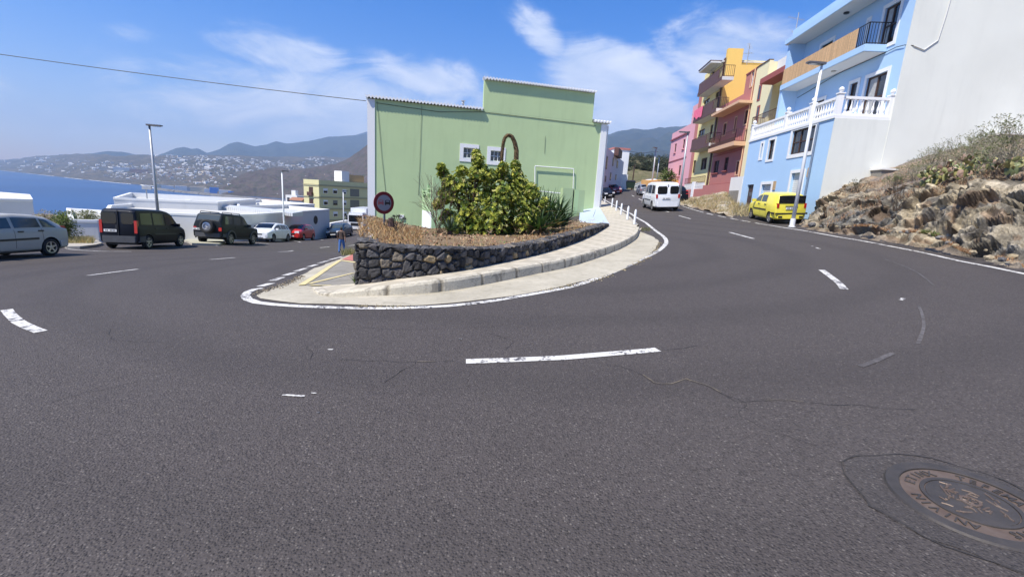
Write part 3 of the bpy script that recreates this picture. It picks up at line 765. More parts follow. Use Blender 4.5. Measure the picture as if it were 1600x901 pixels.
# grit and weeds in the gutter between line and apron
mb = MB(); gl = smooth_line(hits([(1031, 378), (1020, 396), (1000, 409), (960, 428), (900, 444.5), (830, 459), (740, 473), (640, 480), (560, 478.5)]), .02)
for p in gl:
    for _ in range(3):
        if noise.noise(Vector((p.x * 2.2, p.y * 2.2, 4))) < -.05: continue
        q = p + Vector((rnd.gauss(0, .05), rnd.gauss(0, .05))); s_ = rnd.uniform(.004, .014); z = gz(q.x, q.y) + .004
        c = rnd.choice([(.32, .25, .13), (.22, .17, .10), (.40, .34, .22), (.10, .10, .05), (.05, .045, .04)])
        mb.add([(q.x - s_, q.y, z), (q.x, q.y - s_, z), (q.x + s_, q.y, z), (q.x, q.y + s_, z), (q.x, q.y, z + s_ * 1.4)], [(0, 1, 4), (1, 2, 4), (2, 3, 4), (3, 0, 4)], c)
for p in smooth_line(hits([(402, 460), (412, 455), (436, 448), (455, 441), (470, 432)]), .02):
    for _ in range(3):
        q = p + Vector((rnd.gauss(0, .06), rnd.gauss(0, .06))); s_ = rnd.uniform(.005, .02); z = gz(q.x, q.y) + .01
        mb.add([(q.x - s_, q.y, z), (q.x, q.y - s_, z), (q.x + s_, q.y, z), (q.x, q.y + s_, z), (q.x, q.y, z + s_)], [(0, 1, 4), (1, 2, 4), (2, 3, 4), (3, 0, 4)], rnd.choice([(.06, .055, .05), (.25, .2, .13), (.12, .1, .07)]))
M_VC = vcol('loose_matter', .95, .2, 30)
o = mb.build('gutter_grit', M_VC); o['kind'] = 'stuff'; o['label'] = 'dry grit and leaf litter along the painted edge line'
# ================================================================== MANHOLE COVER
mc = hit(1489, 788); mcx, mcy = 2.345, 2.0
MR = .335
def mz(x, y): return gz(x, y)
mh = thing('manhole_cover', (mcx, mcy, mz(mcx, mcy)), 'round rusty cast iron manhole cover with raised lettering set in the asphalt', 'manhole cover', local=True)
nx_, ny_ = (gz(mcx + .3, mcy) - gz(mcx - .3, mcy)) / .6, (gz(mcx, mcy + .3) - gz(mcx, mcy - .3)) / .6
nv = Vector((-nx_, -ny_, 1)).normalized(); mh.rotation_euler = nv.to_track_quat('Z', 'Y').to_euler()
def iron(name, c1, c2):
    def fn(t, b):
        v = objvec(t); a = t.noise(v, 9, 5, .65); f = t.noise(v, 90, 4, .7)
        c = t.mix(t.ramp(a, [(.35, 0), (.65, 1)]), c1, c2); c = t.mix(t.math('MULTIPLY', f, .4), c, (.10, .085, .07))
        t.link(c, b.inputs['Base Color']); bump(t, b, f, .5, .002)
    return mat(name, None, .55, .35, fn=fn)
M_IRON = iron('dark_cast_iron', (.045, .041, .038), (.075, .065, .058)); M_RUST = iron('rusty_cast_iron', (.13, .085, .060), (.19, .14, .105))
ring = MB().lathe((0, 0, 0), (0, 0, 1), [(-.02, MR - .062), (.012, MR - .062), (.014, MR - .058), (.014, MR - .006), (.004, MR), (-.02, MR)], 72, cap=False)
ring.build('frame', M_IRON, mh)
rg = MB().lathe((0, 0, 0), (0, 0, 1), [(-.01, .05), (.006, .05), (.006, MR - .066), (-.01, MR - .066)], 72, cap=False); lid = rg.build('lid', M_RUST, mh)
rr = MB().lathe((0, 0, 0), (0, 0, 1), [(0, .170), (.012, .172), (.013, .190), (0, .192)], 64, cap=False); rr.build('inner_ring', M_IRON, lid)
cc_ = MB().lathe((0, 0, 0), (0, 0, 1), [(0, .001), (.009, .002), (.009, .168), (0, .169)], 48)
cc_.build('centre_plate', M_IRON, lid)
em = MB()
for k in range(46):
    a0 = rnd.uniform(0, 6.28); r0 = rnd.uniform(.02, .145); a1 = a0 + rnd.uniform(-.5, .5) / max(r0 * 8, .5); r1 = min(.155, max(.01, r0 + rnd.uniform(-.05, .05)))
    p0_ = Vector((math.cos(a0) * r0, math.sin(a0) * r0, .009)); p1_ = Vector((math.cos(a1) * r1, math.sin(a1) * r1, .009))
    em.tube([p0_, (p0_ + p1_) / 2 + Vector((rnd.uniform(-.01, .01), rnd.uniform(-.01, .01), .001)), p1_], .0042, 5)
em.lathe((0, 0, .006), (0, 0, 1), [(0, .03), (.007, .03), (.007, .042), (0, .042)], 24, cap=False)
em.build('emblem', M_RUST, lid)
def letters(txt, r, size, start, span, parent, m):
    for k, ch in enumerate(txt):
        if ch == ' ': continue
        mb = MB()
        cu = bpy.data.curves.new('lt', 'FONT'); cu.body = ch; cu.size = size; cu.extrude = .003; cu.offset = size * .012; cu.align_x = 'CENTER'; cu.resolution_u = 2
        ob = bpy.data.objects.new('lt', cu); COL.objects.link(ob); me = ob.to_mesh()
        a = start - span * (k + .5) / len(txt)
        M = Matrix.Rotation(a - math.pi / 2, 4, 'Z') @ Matrix.Translation((0, r, .008))
        mb.add([M @ v.co for v in me.vertices], [tuple(p.vertices) for p in me.polygons]); ob.to_mesh_clear()
        bpy.data.objects.remove(ob); bpy.data.curves.remove(cu)
        q_ = mb.build('letter', m, parent)
letters('TEFEMA  DUZINS  ANIVIN  ETINX  ', .207, .062, math.radians(150), 2 * math.pi, lid, M_IRON)
# ================================================================== BUILDINGS
class Fac:
    """a vertical wall plane: s metres along it, z up, d metres outwards"""
    def __init__(f, p0, d, flip=False):
        f.p = Vector(p0).to_2d(); f.d = Vector(d).to_2d().normalized(); f.n = Vector((-f.d.y, f.d.x))
        if flip: f.n = -f.n
    def pt(f, s_, z, d=0):
        q = f.p + f.d * s_ + f.n * d; return Vector((q.x, q.y, z))
    def px(f, px, py, d=0):
        r = ray(px, py); p0 = f.p + f.n * d; t = f.n.dot(p0) / f.n.dot(r.to_2d()); q = r * t
        return (q.to_2d() - p0).dot(f.d), q.z
    def rect(f, x0, y0, x1, y1, d=0):
        a = f.px(x0, y0, d); b = f.px(x1, y1, d); return min(a[0], b[0]), max(a[0], b[0]), min(a[1], b[1]), max(a[1], b[1])
    def box(f, mb, s0, s1, z0, z1, d0, d1, col=None):
        s0, s1 = sorted((s0, s1)); z0, z1 = sorted((z0, z1))
        return mb.hexa([f.pt(s0, z0, d0), f.pt(s1, z0, d0), f.pt(s1, z0, d1), f.pt(s0, z0, d1), f.pt(s0, z1, d0), f.pt(s1, z1, d0), f.pt(s1, z1, d1), f.pt(s0, z1, d1)])
    def wall(f, mb, s0, s1, z0, z1, holes, th=.22, d=0.0):
        """front skin with real openings and their reveals"""
        S = sorted(set([s0, s1] + [v for h in holes for v in h[:2]])); Z = sorted(set([z0, z1] + [v for h in holes for v in h[2:4]]))
        inh = lambda a, b: any(h[0] < a < h[1] and h[2] < b < h[3] for h in holes)
        for a, b in zip(S, S[1:]):
            for c, e in zip(Z, Z[1:]):
                if not inh((a + b) / 2, (c + e) / 2) and s0 <= a < s1 and z0 <= c < z1:
                    mb.add([f.pt(a, c, d), f.pt(b, c, d), f.pt(b, e, d), f.pt(a, e, d)], [(0, 1, 2, 3)])
        for h in holes:
            a, b, c, e = h[:4]
            for q in ([(a, c), (b, c)], [(b, c), (b, e)], [(b, e), (a, e)], [(a, e), (a, c)]):
                mb.add([f.pt(*q[0], d), f.pt(*q[1], d), f.pt(*q[1], d - th), f.pt(*q[0], d - th)], [(0, 1, 2, 3)])
        for q in ([(s0, z0), (s0, z1)], [(s1, z0), (s1, z1)], [(s0, z1), (s1, z1)]):
            mb.add([f.pt(*q[0], d), f.pt(*q[1], d), f.pt(*q[1], d - th), f.pt(*q[0], d - th)], [(0, 1, 2, 3)])
        return mb
def window(F, par, r, trim=None, tw=.12, sash=M_WOOD, nx=2, nz=1, d=0.0, th=.14, glass=M_WGLASS, sill=None, name='window', curtain=False, fw=.05):
    a, b, c, e = r
    mb = MB()
    def fr(x0, x1, z0, z1, w_, d0, d1, m_):
        F.box(m_, x0, x0 + w_, z0, z1, d0, d1); F.box(m_, x1 - w_, x1, z0, z1, d0, d1)
        F.box(m_, x0 + w_, x1 - w_, z0, z0 + w_, d0, d1); F.box(m_, x0 + w_, x1 - w_, z1 - w_, z1, d0, d1)
    fr(a + .002, b - .002, c + .002, e - .002, fw, d - th + .01, d - th + .07, mb)
    for i in range(1, nx):
        x = a + (b - a) * i / nx; F.box(mb, x - fw * .5, x + fw * .5, c + fw, e - fw, d - th + .012, d - th + .065)
    for i in range(1, nz):
        z = c + (e - c) * i / nz; F.box(mb, a + fw, b - fw, z - fw * .4, z + fw * .4, d - th + .014, d - th + .06)
    wo = mb.build(name, sash, par)
    F.box(MB(), 0, 0, 0, 0, 0, 0)
    g_ = MB(); F.box(g_, a + .01, b - .01, c + .01, e - .01, d - th - .02, d - th + .02); g_.build('pane', glass, wo)
    if curtain:
        q = MB(); F.box(q, a + (b - a) * .52, b - fw, c + fw, e - fw, d - th + .021, d - th + .024); q.build('curtain', M_CURTAIN, wo)
    if trim:
        q = MB(); fr(a - tw, b + tw, c - tw, e + tw, tw, d + .003, d + .035, q); q.build('frame', trim, wo)
    if sill:
        q = MB(); F.box(q, a - .1, b + .1, c - .1, c - .003, d + .002, d + .14); q.build('sill', sill, wo)
    return wo
def railing(F, par, s0, s1, z0, z1, d, m, name='railing', sides=(0, 0), gap=.12, bar=.012, rail=.025):
    """bars between two rails, with returns to the wall of the given depths"""
    mb = MB(); runs = [(F.pt(s0, 0, d), F.pt(s1, 0, d))]
    if sides[0]: runs.append((F.pt(s0, 0, d), F.pt(s0, 0, d - sides[0])))
    if sides[1]: runs.append((F.pt(s1, 0, d), F.pt(s1, 0, d - sides[1])))
    for a, b in runs:
        L = (b - a).length; k = max(1, int(L / gap))
        for i in range(k + 1):
            q = a.lerp(b, i / k); mb.tube([(q.x, q.y, z0), (q.x, q.y, z1)], bar if 0 < i < k else bar * 1.8, 4)
        for z in (z0 + .06, z1):
            mb.tube([(a.x, a.y, z), (b.x, b.y, z)], rail, 5)
    return mb.build(name, m, par)
DA = (.0797, .9968)
FA = Fac((15.23, 23.30), DA); FB = Fac((17.75, 23.12), DA); FC = Fac((15.23, 23.32), (.9968, -.0797), flip=True)
def base_z(F, s_, d=0): q = F.pt(s_, 0, d); return gz(q.x, q.y)
# ---------------------------------------------------------------- blue house
C_BLUE = (.41, .60, .82)
M_BLUE = plaster('sky_blue_render', C_BLUE, .06, .10); M_SOFF = plaster('pale_soffit', (.62, .62, .60), .06, .1)
M_WHITEW = plaster('off_white_gable_render', (.72, .73, .665), .10, .30)
BL = 9.85; ZT = 4.66; 
bh = thing('blue_house', FA.pt(5, base_z(FA, 5)), 'sky blue three storey house with white balustraded terrace and blank white side wall at right', 'house')
sA0 = 0.0
h_w1 = FA.rect(1187, 247.5, 1193.5, 224); h_w1b = FA.rect(1198, 250, 1212, 217.5)
h_w2 = FA.rect(1233, 242.5, 1276, 195); h_d = FA.rect(1160, 338, 1178, 288)
h_g1 = FA.rect(1183, 336, 1206, 287.5); h_g2 = FA.rect(1228, 326, 1256, 269)
zb = base_z(FA, 6) - .3
h_g1 = (h_g1[0], h_g1[1], zb + .32, h_g1[3]); h_g2 = (h_g2[0], h_g2[1], zb + .42, h_g2[3]); h_d = (h_d[0], h_d[1], zb + .32, h_d[3])
mb = MB(); FA.wall(mb, 0, BL, zb, ZT, [h_w1, h_w1b, h_w2, h_d, h_g1, h_g2], .24)
FA.box(mb, .02, BL - .02, zb, ZT - .02, -.24, -2.9); mb.build('lower_wall', M_BLUE, bh)
mb = MB(); FA.box(mb, -.02, BL + .02, ZT, ZT + .14, .06, -2.6); mb.build('terrace_slab', M_WHITE2, bh)
window(FA, bh, h_w1, M_WHITE2, .14, nx=1, nz=1); window(FA, bh, h_w1b, M_WHITE2, .14, nx=1, nz=2)
window(FA, bh, h_w2, M_WHITE2, .20, nx=3, nz=2, curtain=False, fw=.07)
M_ROLL = simple('white_garage_door', (.66, .66, .63), .5, 0, .05, 2)
def roller(r, nm='garage_door'):
    mb = MB(); k = int((r[3] - r[2]) / .11)
    for i in range(k): FA.box(mb, r[0] + .003, r[1] - .003, r[2] + (r[3] - r[2]) * i / k, r[2] + (r[3] - r[2]) * (i + .93) / k, -.2, -.13)
    o = mb.build(nm, M_ROLL, bh)
    q = MB(); tw = .17; a, b, c, e = r
    FA.box(q, a - tw, a, c, e + tw, .003, .04); FA.box(q, b, b + tw, c, e + tw, .003, .04); FA.box(q, a, b, e, e + tw, .003, .04); q.build('frame', M_WHITE2, o)
roller(h_g1); roller(h_g2)
mb = MB(); FA.box(mb, h_d[0], h_d[1], h_d[2], h_d[3], -.2, -.12); o = mb.build('door', M_WOOD, bh)
mb = MB(); FA.box(mb, h_d[0] + .2, h_d[1] - .2, h_d[2] + .9, h_d[3] - .5, -.119, -.11); mb.build('pane', M_WGLASS, o)
M_TAN = simple('tan_tile', (.50, .34, .18), .6, 0, .2, 8)
for a in ((1207.5, 297, 1213.5, 283), (1261, 277, 1266.5, 262)):
    r = FA.rect(*a); mb = MB(); FA.box(mb, *r, .004, .05); mb.build('house_tile', M_TAN, bh)
dp = FA.px(1283, 192); s_ = FA.px(1272, 240)[0]
mb = MB(); mb.tube([FA.pt(s_, ZT - .1, .07), FA.pt(s_, zb + .2, .07)], .05, 8); mb.build('downpipe', simple('grey_blue_pipe', (.17, .22, .30), .5), bh)
# balustrade
def baluster(mb, p, z0, h):
    mb.lathe((p.x, p.y, z0), (0, 0, 1), [(0, .05), (h * .06, .05), (h * .1, .03), (h * .3, .062), (h * .42, .055), (h * .62, .028), (h * .8, .03), (h * .92, .05), (h, .05)], 7)
def balustrade(F, s0, s1, z, d, posts, par):
    mb = MB(); F.box(mb, s0, s1, z, z + .12, d - .1, d + .08); F.box(mb, s0, s1, z + .78, z + .9, d - .09, d + .07)
    o = mb.build('balustrade', M_WHITE2, par)
    k = int((s1 - s0) / .23)
    for i in range(k):
        s_ = s0 + (s1 - s0) * (i + .5) / k
        if min([abs(s_ - p) for p in posts] + [9]) < .18: continue
        q = MB(); baluster(q, F.pt(s_, 0, d), z + .12, .66); q.build('baluster', M_WHITE2, o)
    for p in posts:
        q = MB(); F.box(q, p - .12, p + .12, z - .02, z + .98, d - .12, d + .12); F.box(q, p - .15, p + .15, z + .98, z + 1.04, d - .15, d + .15)
        c = F.pt(p, z + 1.04, d); q.lathe(c, (0, 0, 1), [(0, .05), (.04, .04), (.07, .085), (.13, .12), (.19, .115), (.25, .07), (.28, .015)], 10)
        q.build('post', M_WHITE2, o)
zt_ = ZT + .14
pp = [FA.px(1190, 222)[0], FA.px(1224, 203)[0], FA.px(1264, 182)[0]]
balustrade(FA, .1, BL, zt_, -.12, [BL - .1] + pp[1:] + [.12], bh)
balustrade(FC, .1, 2.6, zt_, -.12, [2.5], bh)
# upper storeys
ZE = FB.px(1330, 5, 1.0)[1]
uw = dict(a=FB.rect(1266, 196, 1288, 160), b=FB.rect(1326, 150, 1341, 131), c=FB.rect(1350, 150, 1388, 112),
          d=FB.rect(1281, 88, 1302, 66), e=FB.rect(1347, 92, 1358, 32), f=FB.rect(1371, 80, 1408, 8))
BR = FB.px(1256, 80)[0]
zf2 = zt_ + .01; zsl = FB.px(1345, 82, 1.05)[1]
ua = (uw['a'][0], uw['a'][1], zf2 + .6, FB.px(1278, 158)[1]); 
ub = (uw['b'][0], uw['b'][1], zf2 + .9, FB.px(1333, 130)[1]); uc = (uw['c'][0], uw['c'][1], zf2 + .12, FB.px(1370, 117)[1])
zs1 = zsl + .32
ud = (uw['d'][0], uw['d'][1], zs1 + .75, FB.px(1292, 68)[1]); ue = (uw['e'][0], uw['e'][1], zs1 + .6, FB.px(1352, 36)[1]); uf = (uw['f'][0], uw['f'][1], zs1 + .05, FB.px(1388, 12)[1])
mb = MB(); FB.wall(mb, 0, BR, zf2 - .3, ZE, [ua, ub, uc, ud, ue, uf], .24)
FB.box(mb, .02, BR - .02, zf2 - 1, ZE - .02, -.24, -10); mb.build('upper_wall', M_BLUE, bh)
window(FB, bh, ua, M_WHITE2, .16, nx=2); window(FB, bh, ub, M_WHITE2, .16, nx=1); window(FB, bh, uc, M_WHITE2, .18, nx=2, nz=2, curtain=True, fw=.09)
window(FB, bh, ud, M_WHITE2, .18, nx=2); window(FB, bh, ue, M_WHITE2, .16, nx=1, fw=.07); window(FB, bh, uf, M_WHITE2, .18, nx=2, nz=2, curtain=True, fw=.09)
# side (gable) wall, a skin proud of the blue
mb = MB(); FC.box(mb, -.004, 2.56, -1.2, ZT, .003, .05); FC.box(mb, 2.53, 30, -1.2, ZE + .9, .0035, .07)
mb.build('side_wall', M_WHITEW, bh)
# balcony slab over the terrace
sb0 = FB.px(1350, 81, 1.05)[0]
mb = MB(); FB.box(mb, sb0, BR + .1, zsl, zs1, .01, 1.08); sl_ = mb.build('balcony_slab', M_BLUE, bh)
mb = MB(); FB.box(mb, sb0 + .06, BR + .04, zsl - .03, zsl - .002, .02, 1.02); mb.build('soffit', M_SOFF, sl_)
for px_ in (1300.5,):
    q = FB.pt(FB.px(px_, 122, .5)[0], zsl - .03, .5); mb = MB().lathe(q, (0, 0, -1), [(0, .13), (.05, .13), (.07, .05)], 14); mb.build('ceiling_lamp', simple('old_lamp', (.35, .34, .3), .5), bh)
sr_ = FB.px(1337, 70, 1.05)[0]
mb = MB(); zz0 = zs1 + .002
ns = int((BR - sr_) / .02)
brn = random.Random(5)
for i in range(ns):
    a = sr_ + (BR - sr_) * i / ns; k = brn.uniform(.75, 1.15); n0 = len(mb.v)
    FB.box(mb, a, a + .017, zz0, zs1 + .98 + brn.uniform(-.015, .015), 1.04, 1.062); mb.c.extend([(.62 * k, .40 * k, .21 * k)] * (len(mb.v) - n0))
M_REED = vcol('split_reed', .8, .25, 12)
mb.build('reed_screen', M_REED, bh)
M_BIRON = simple('black_wrought_iron', (.02, .02, .022), .5)
railing(FB, bh, sb0 + .05, sr_, zs1, zs1 + 1.0, 1.0, M_BIRON, sides=(.98, 0), gap=.13, bar=.014)
# left pier, eaves and parapet
mb = MB(); FB.box(mb, BR - .1, BR + .22, zf2, zsl, -.1, 1.0); FB.box(mb, BR - .1, BR + .2, zs1 + .99, ZE + .0, -.1, .95); mb.build('pier', M_BLUE, bh)
mb = MB(); FB.box(mb, -.02, BR + .35, ZE + .002, ZE + .30, -10, 1.15); FB.box(mb, -.02, BR + .1, ZE + .30, ZE + .85, -9.9, .85); ev = mb.build('eaves', M_BLUE, bh)
mb = MB(); FB.box(mb, .03, BR + .3, ZE - .03, ZE - .001, .02, 1.1); mb.build('soffit', M_SOFF, ev)
q = FB.pt(FB.px(1322, 24, .55)[0], ZE - .03, .55); MB().lathe(q, (0, 0, -1), [(0, .14), (.07, .14), (.09, .05)], 14).build('ceiling_lamp', M_BLACK, bh)
# cable fixed to the house
M_CABLE = simple('black_cable', (.02, .02, .02), .6)
q0 = [FB.pt(BR - .3, zsl - .5, .03), FB.pt(5, zsl - .06, .04), FB.pt(sb0, zsl - .05, .05), FB.pt(.6, zsl - .02, .05), FB.pt(.02, zsl - .1, .06)]
qc = [FC.pt(2.8, zsl - .15, .1), FC.pt(3.3, zsl - .32, .1), FC.pt(3.8, zsl + .1, .1), FC.pt(3.9, zsl + 1.2, .1), FC.pt(4.0, ZE + .5, .1)]
MB().tube(q0 + qc[:1], .016, 5).build('wall_cable', M_CABLE, bh); MB().tube(qc, .022, 5).build('wall_cable', M_SOFF, bh)
# white return wall beside the blue house
Z0 = base_z(FA, BL + 1, .5)
mb = MB(); r = FA.rect(1140, 337, 1165.5, 275)
FA.box(mb, BL + .03, BL + 2.25, Z0 - .4, r[3], -.2, .05)
o = mb.build('stair_wall', M_WHITE, None, loc=FA.pt(BL + 1, Z0)); tag(o, 'small white wall with grey foot beside the brown house door', 'wall')
mb = MB(); FA.box(mb, BL + .35, BL + 2.2, Z0 - .3, Z0 + 1.05, .052, .07); q = mb.build('grey_plinth', M_CONCG, o)
# ---------------------------------------------------------------- cream and red house, set back
C_CRM = (.82, .74, .46); C_RED = (.47, .18, .155); C_DRED = (.33, .09, .08)
M_CREAM = plaster('cream_render', C_CRM, .06, .12); M_RED = plaster('brick_red_render', C_RED, .08, .15); M_DRED = plaster('dark_red_trim', C_DRED, .06, .1)
M_PEACH = plaster('peach_trim', (.66, .42, .26), .05, .1)
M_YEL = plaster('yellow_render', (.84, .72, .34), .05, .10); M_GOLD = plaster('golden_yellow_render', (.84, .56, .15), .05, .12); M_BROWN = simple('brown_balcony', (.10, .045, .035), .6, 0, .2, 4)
M_PINK = plaster('pink_render', (.74, .39, .43), .06, .15)
sR = FB.px(1182, 114)[0]; zRt = FB.px(1163.5, 117.5)[1]; sL = FB.px(1163.5, 118.4)[0]
ch = thing('cream_house', FB.pt(BR + 3, base_z(FB, BR + 3, 4)), 'cream house with a dark red eave over a recessed balcony, next to the blue house', 'house')
s0 = BR + .25
rec = FB.rect(1212, 215, 1250, 140); zr1 = FB.px(1215, 130)[1]; zr0 = FB.px(1200, 185)[1] - .9
rec = (s0 + .25, FB.px(1202, 170)[0], zr0, zr1)
nw = FB.rect(1184, 170, 1188, 135)
s_st = FB.px(1201, 107)[0]; zLo = FB.px(1228, 108)[1]
mb = MB(); FB.wall(mb, s0, s_st, -1, zLo, [rec], 1.4); FB.wall(mb, s_st, sR, -1, zRt - .1, [], .3); FB.box(mb, s_st + .01, sR - .02, -1, zRt - .2, -.3, -9); FB.box(mb, s0 + .02, s_st, -1, zLo - .1, -1.4, -9)
mb.build('wall', M_CREAM, ch)
rw = (rec[0] + .3, rec[1] - .5, zr0 + .15, zr1 - .8)
window(FB, ch, rw, M_DRED, .12, nx=4, nz=2, d=-1.25, th=.1, curtain=False, name='glazed_door')
mb = MB(); zE2 = FB.px(1225, 122, .9)[1]
FB.box(mb, s0 - .1, FB.px(1186, 150, .9)[0], zr1 + .02, zr1 + .4, .003, 1.0); mb.build('eave', M_DRED, ch)
mb = MB(); FB.box(mb, s0, rec[1] + .6, zr0 - .2, zr0, .004, .95); mb.build('balcony_slab', M_CREAM, ch)
railing(FB, ch, s0 + .05, rec[1] + .5, zr0, zr0 + 1.0, .9, M_BROWN, sides=(0, .9), gap=.14)
mb = MB(); FB.box(mb, s_st, sR + .05, zRt - .1, zRt - .02, .05, -.3); mb.build('coping', M_BROWN, ch); mb = MB(); FB.box(mb, s0, s_st + .02, zLo + .001, zLo + .07, .05, -.3); mb.build('coping', M_BROWN, ch)
rb = FB.rect(1201, 122, 1250, 92); mb = MB(); FB.box(mb, s0 + .6, s_st - .02, zLo - .3, zRt - .15, -.6, -6); mb.build('roof_room', M_WHITE, ch)
for q in ((1184, 156, 1190, 134), (1181, 190, 1187, 167)):
    r = FB.rect(*q); r = (r[0], r[1], r[2], r[3])
    mb = MB(); FB.box(mb, r[0] - .12, r[1] + .12, r[2] - .12, r[3] + .12, .003, .03); o = mb.build('window', M_DRED, ch)
    mb = MB(); FB.box(mb, *r, .031, .036); mb.build('pane', M_WGLASS, o)
# aerials
def aerial(p, h, label, k=0):
    t_ = thing('tv_aerial', p, label, 'aerial')
    p = Vector(p); mb = MB(); mb.tube([p, p + Vector((0, 0, h))], .035, 5); mb.build('mast', M_GALV, t_)
    for j in range(2):
        z = p.z + h * (.55 + .3 * j); mb = MB(); c = Vector((p.x, p.y, z)); di = Vector((math.cos(1.1 + j * 2 + k), math.sin(1.1 + j * 2 + k), .15)); sd = di.cross(Vector((0, 0, 1))).normalized()
        mb.tube([c - di * .5, c + di * .7], .012, 4)
        for i in range(7): q = c + di * (-.4 + .17 * i); mb.tube([q - sd * (.28 - .02 * i), q + sd * (.28 - .02 * i)], .008, 4)
        mb.build('antenna', M_GALV, t_)
    return t_
pA = FB.pt(FB.px(1237, 85, -1.2)[0], zRt + .1, -1.2); aerial(pA, FB.px(1248, 20, -1.2)[1] - pA.z, 'tall thin tv aerial mast on the roof of the cream house')
# ---------------------------------------------------------------- red house
rh = thing('red_house', FB.pt(sR + 4, base_z(FB, sR + 4, 4)), 'brick red house with a brown railed balcony next to the yellow block', 'house')
sY = FB.px(1125, 168)[0]
win = [FB.rect(1172, 136, 1180.5, 110), FB.rect(1162, 195, 1170.5, 171), FB.rect(1114, 271, 1124.5, 250), FB.rect(1130, 267, 1139, 245), FB.rect(1129, 212, 1136, 192), FB.rect(1146, 207, 1152, 183), FB.rect(1149, 273, 1156, 252)]
zmid = FB.px(1140, 168)[1] + .55; sM = FB.px(1160, 160)[0]
mb = MB(); FB.wall(mb, sR, sM, -1, zRt - .15, [w_ for w_ in win if w_[0] > sR and w_[1] < sM], .2)
FB.wall(mb, sM, sY, -1, zmid, [w_ for w_ in win if w_[0] > sM and w_[1] < sY], .2)
FB.box(mb, sR + .02, sM - .02, -1, zRt - .25, -.2, -9); FB.box(mb, sM, sY - .02, -1, zmid - .1, -.2, -8); mb.build('wall', M_RED, rh)
for i, w_ in enumerate(win):
    if (w_[0] > sR and w_[1] < sM) or (w_[0] > sM and w_[1] < sY):
        window(FB, rh, w_, M_PEACH if i < 2 or i > 3 else None, .1, nx=2 if w_[1] - w_[0] > .9 else 1, nz=2, sill=M_DRED if 1 < i < 4 else None, sash=M_BROWN if i != 0 else M_WHITE2)
zb0 = FB.px(1130, 232, .9)[1]; a0 = FB.px(1148, 222, .9)[0]; a1 = FB.px(1107.5, 233, .9)[0]
mb = MB(); FB.box(mb, a0, a1, zb0, zb0 + .35, .003, .95); mb.build('balcony_slab', M_PEACH, rh)
railing(FB, rh, a0 + .05, a1 - .05, zb0 + .35, zb0 + 1.35, .9, M_BROWN, sides=(.88, .88), gap=.16)
mb = MB(); FB.box(mb, a0 + .1, a1 - .1, zb0 + .40, zb0 + .72, .86, .885); mb.build('balcony_panel', M_BROWN, rh)
ze_ = FB.px(1140, 168, .9)[1]; mb = MB(); FB.box(mb, a0 - .1, a1 + .1, ze_ - .1, ze_ + .12, .003, 1.1); mb.build('canopy', M_PEACH, rh)
mb = MB(); FB.box(mb, sR - .1, sM, zRt - .15, zRt - .05, .06, -.3); mb.build('coping', M_DRED, rh)
mb = MB(); pz = FB.px(1158, 240)[1]; mb.tube([FB.pt(sR + .1, zRt - .1, .08), FB.pt(sR + .1, pz, .08), FB.pt(sR + .1, .5, .08)], .05, 7); mb.build('downpipe', M_PEACH, rh)
mb = MB(); zc = FB.px(1120, 252)[1] + .5; FB.box(mb, sR + .2, sY, zc, zc + .07, .003, .03); FB.box(mb, sR + .2, sY - .2, FB.px(1120, 288)[1], FB.px(1120, 288)[1] + .05, .003, .05); mb.build('string_course', M_DRED, rh)
# ---------------------------------------------------------------- yellow block
zY = FB.px(1143, 71.5)[1]; sY1 = FB.px(1079, 285)[0]; sY1t = sY1
yh = thing('yellow_apartment_block', FB.pt(sY + 3.5, base_z(FB, sY + 3, 4)), 'tall yellow four storey block with three stacked brown balconies, one hung with pink washing', 'apartment block')
yw = [FB.rect(1081, 271, 1088, 250), FB.rect(1094, 266, 1105.5, 245.5), FB.rect(1091, 214, 1102, 200), FB.rect(1108.5, 211, 1115, 193.5), FB.rect(1099, 165, 1109.5, 152), FB.rect(1117, 157.5, 1124, 142), FB.rect(1112, 118, 1118, 101)]
yw = [w_ for w_ in yw if w_[0] > sY and w_[1] < sY1]
mb = MB(); FB.wall(mb, sY, sY1, -.5, zY - .8, yw, .2); FB.box(mb, sY + .5, sY1 - .02, -.5, zY - .9, -.2, -9); mb.build('front_wall', M_YEL, yh)
FS = Fac(FB.pt(sY, 0), (.9968, -.0797), flip=True)
st_ = FS.px(1163, 71.5)[0]; zS = FS.px(1165, 101.5)[1]
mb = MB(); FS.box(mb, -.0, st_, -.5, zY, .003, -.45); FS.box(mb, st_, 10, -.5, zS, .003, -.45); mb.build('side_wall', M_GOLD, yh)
for w_ in yw: window(FB, yh, w_, None, nx=2 if w_[1] - w_[0] > 1.1 else 1, nz=1, sash=M_WOOD, fw=.08)
sDR = FB.px(1076, 280)[0]
mb = MB(); FB.box(mb, sY1, sY1 + 1.1, -.5, zY - 2.6, .03, -8); mb.build('red_flank', M_RED, yh)
levels = [(FB.px(1115, 148, 1.0)[1]), (FB.px(1105, 192, 1.0)[1]), (FB.px(1097, 238, 1.0)[1])]
by0 = sY + 1.0
M_SCREEN = simple('brown_balcony_panel', (.12, .06, .05), .6, 0, .15, 3)
balc = []
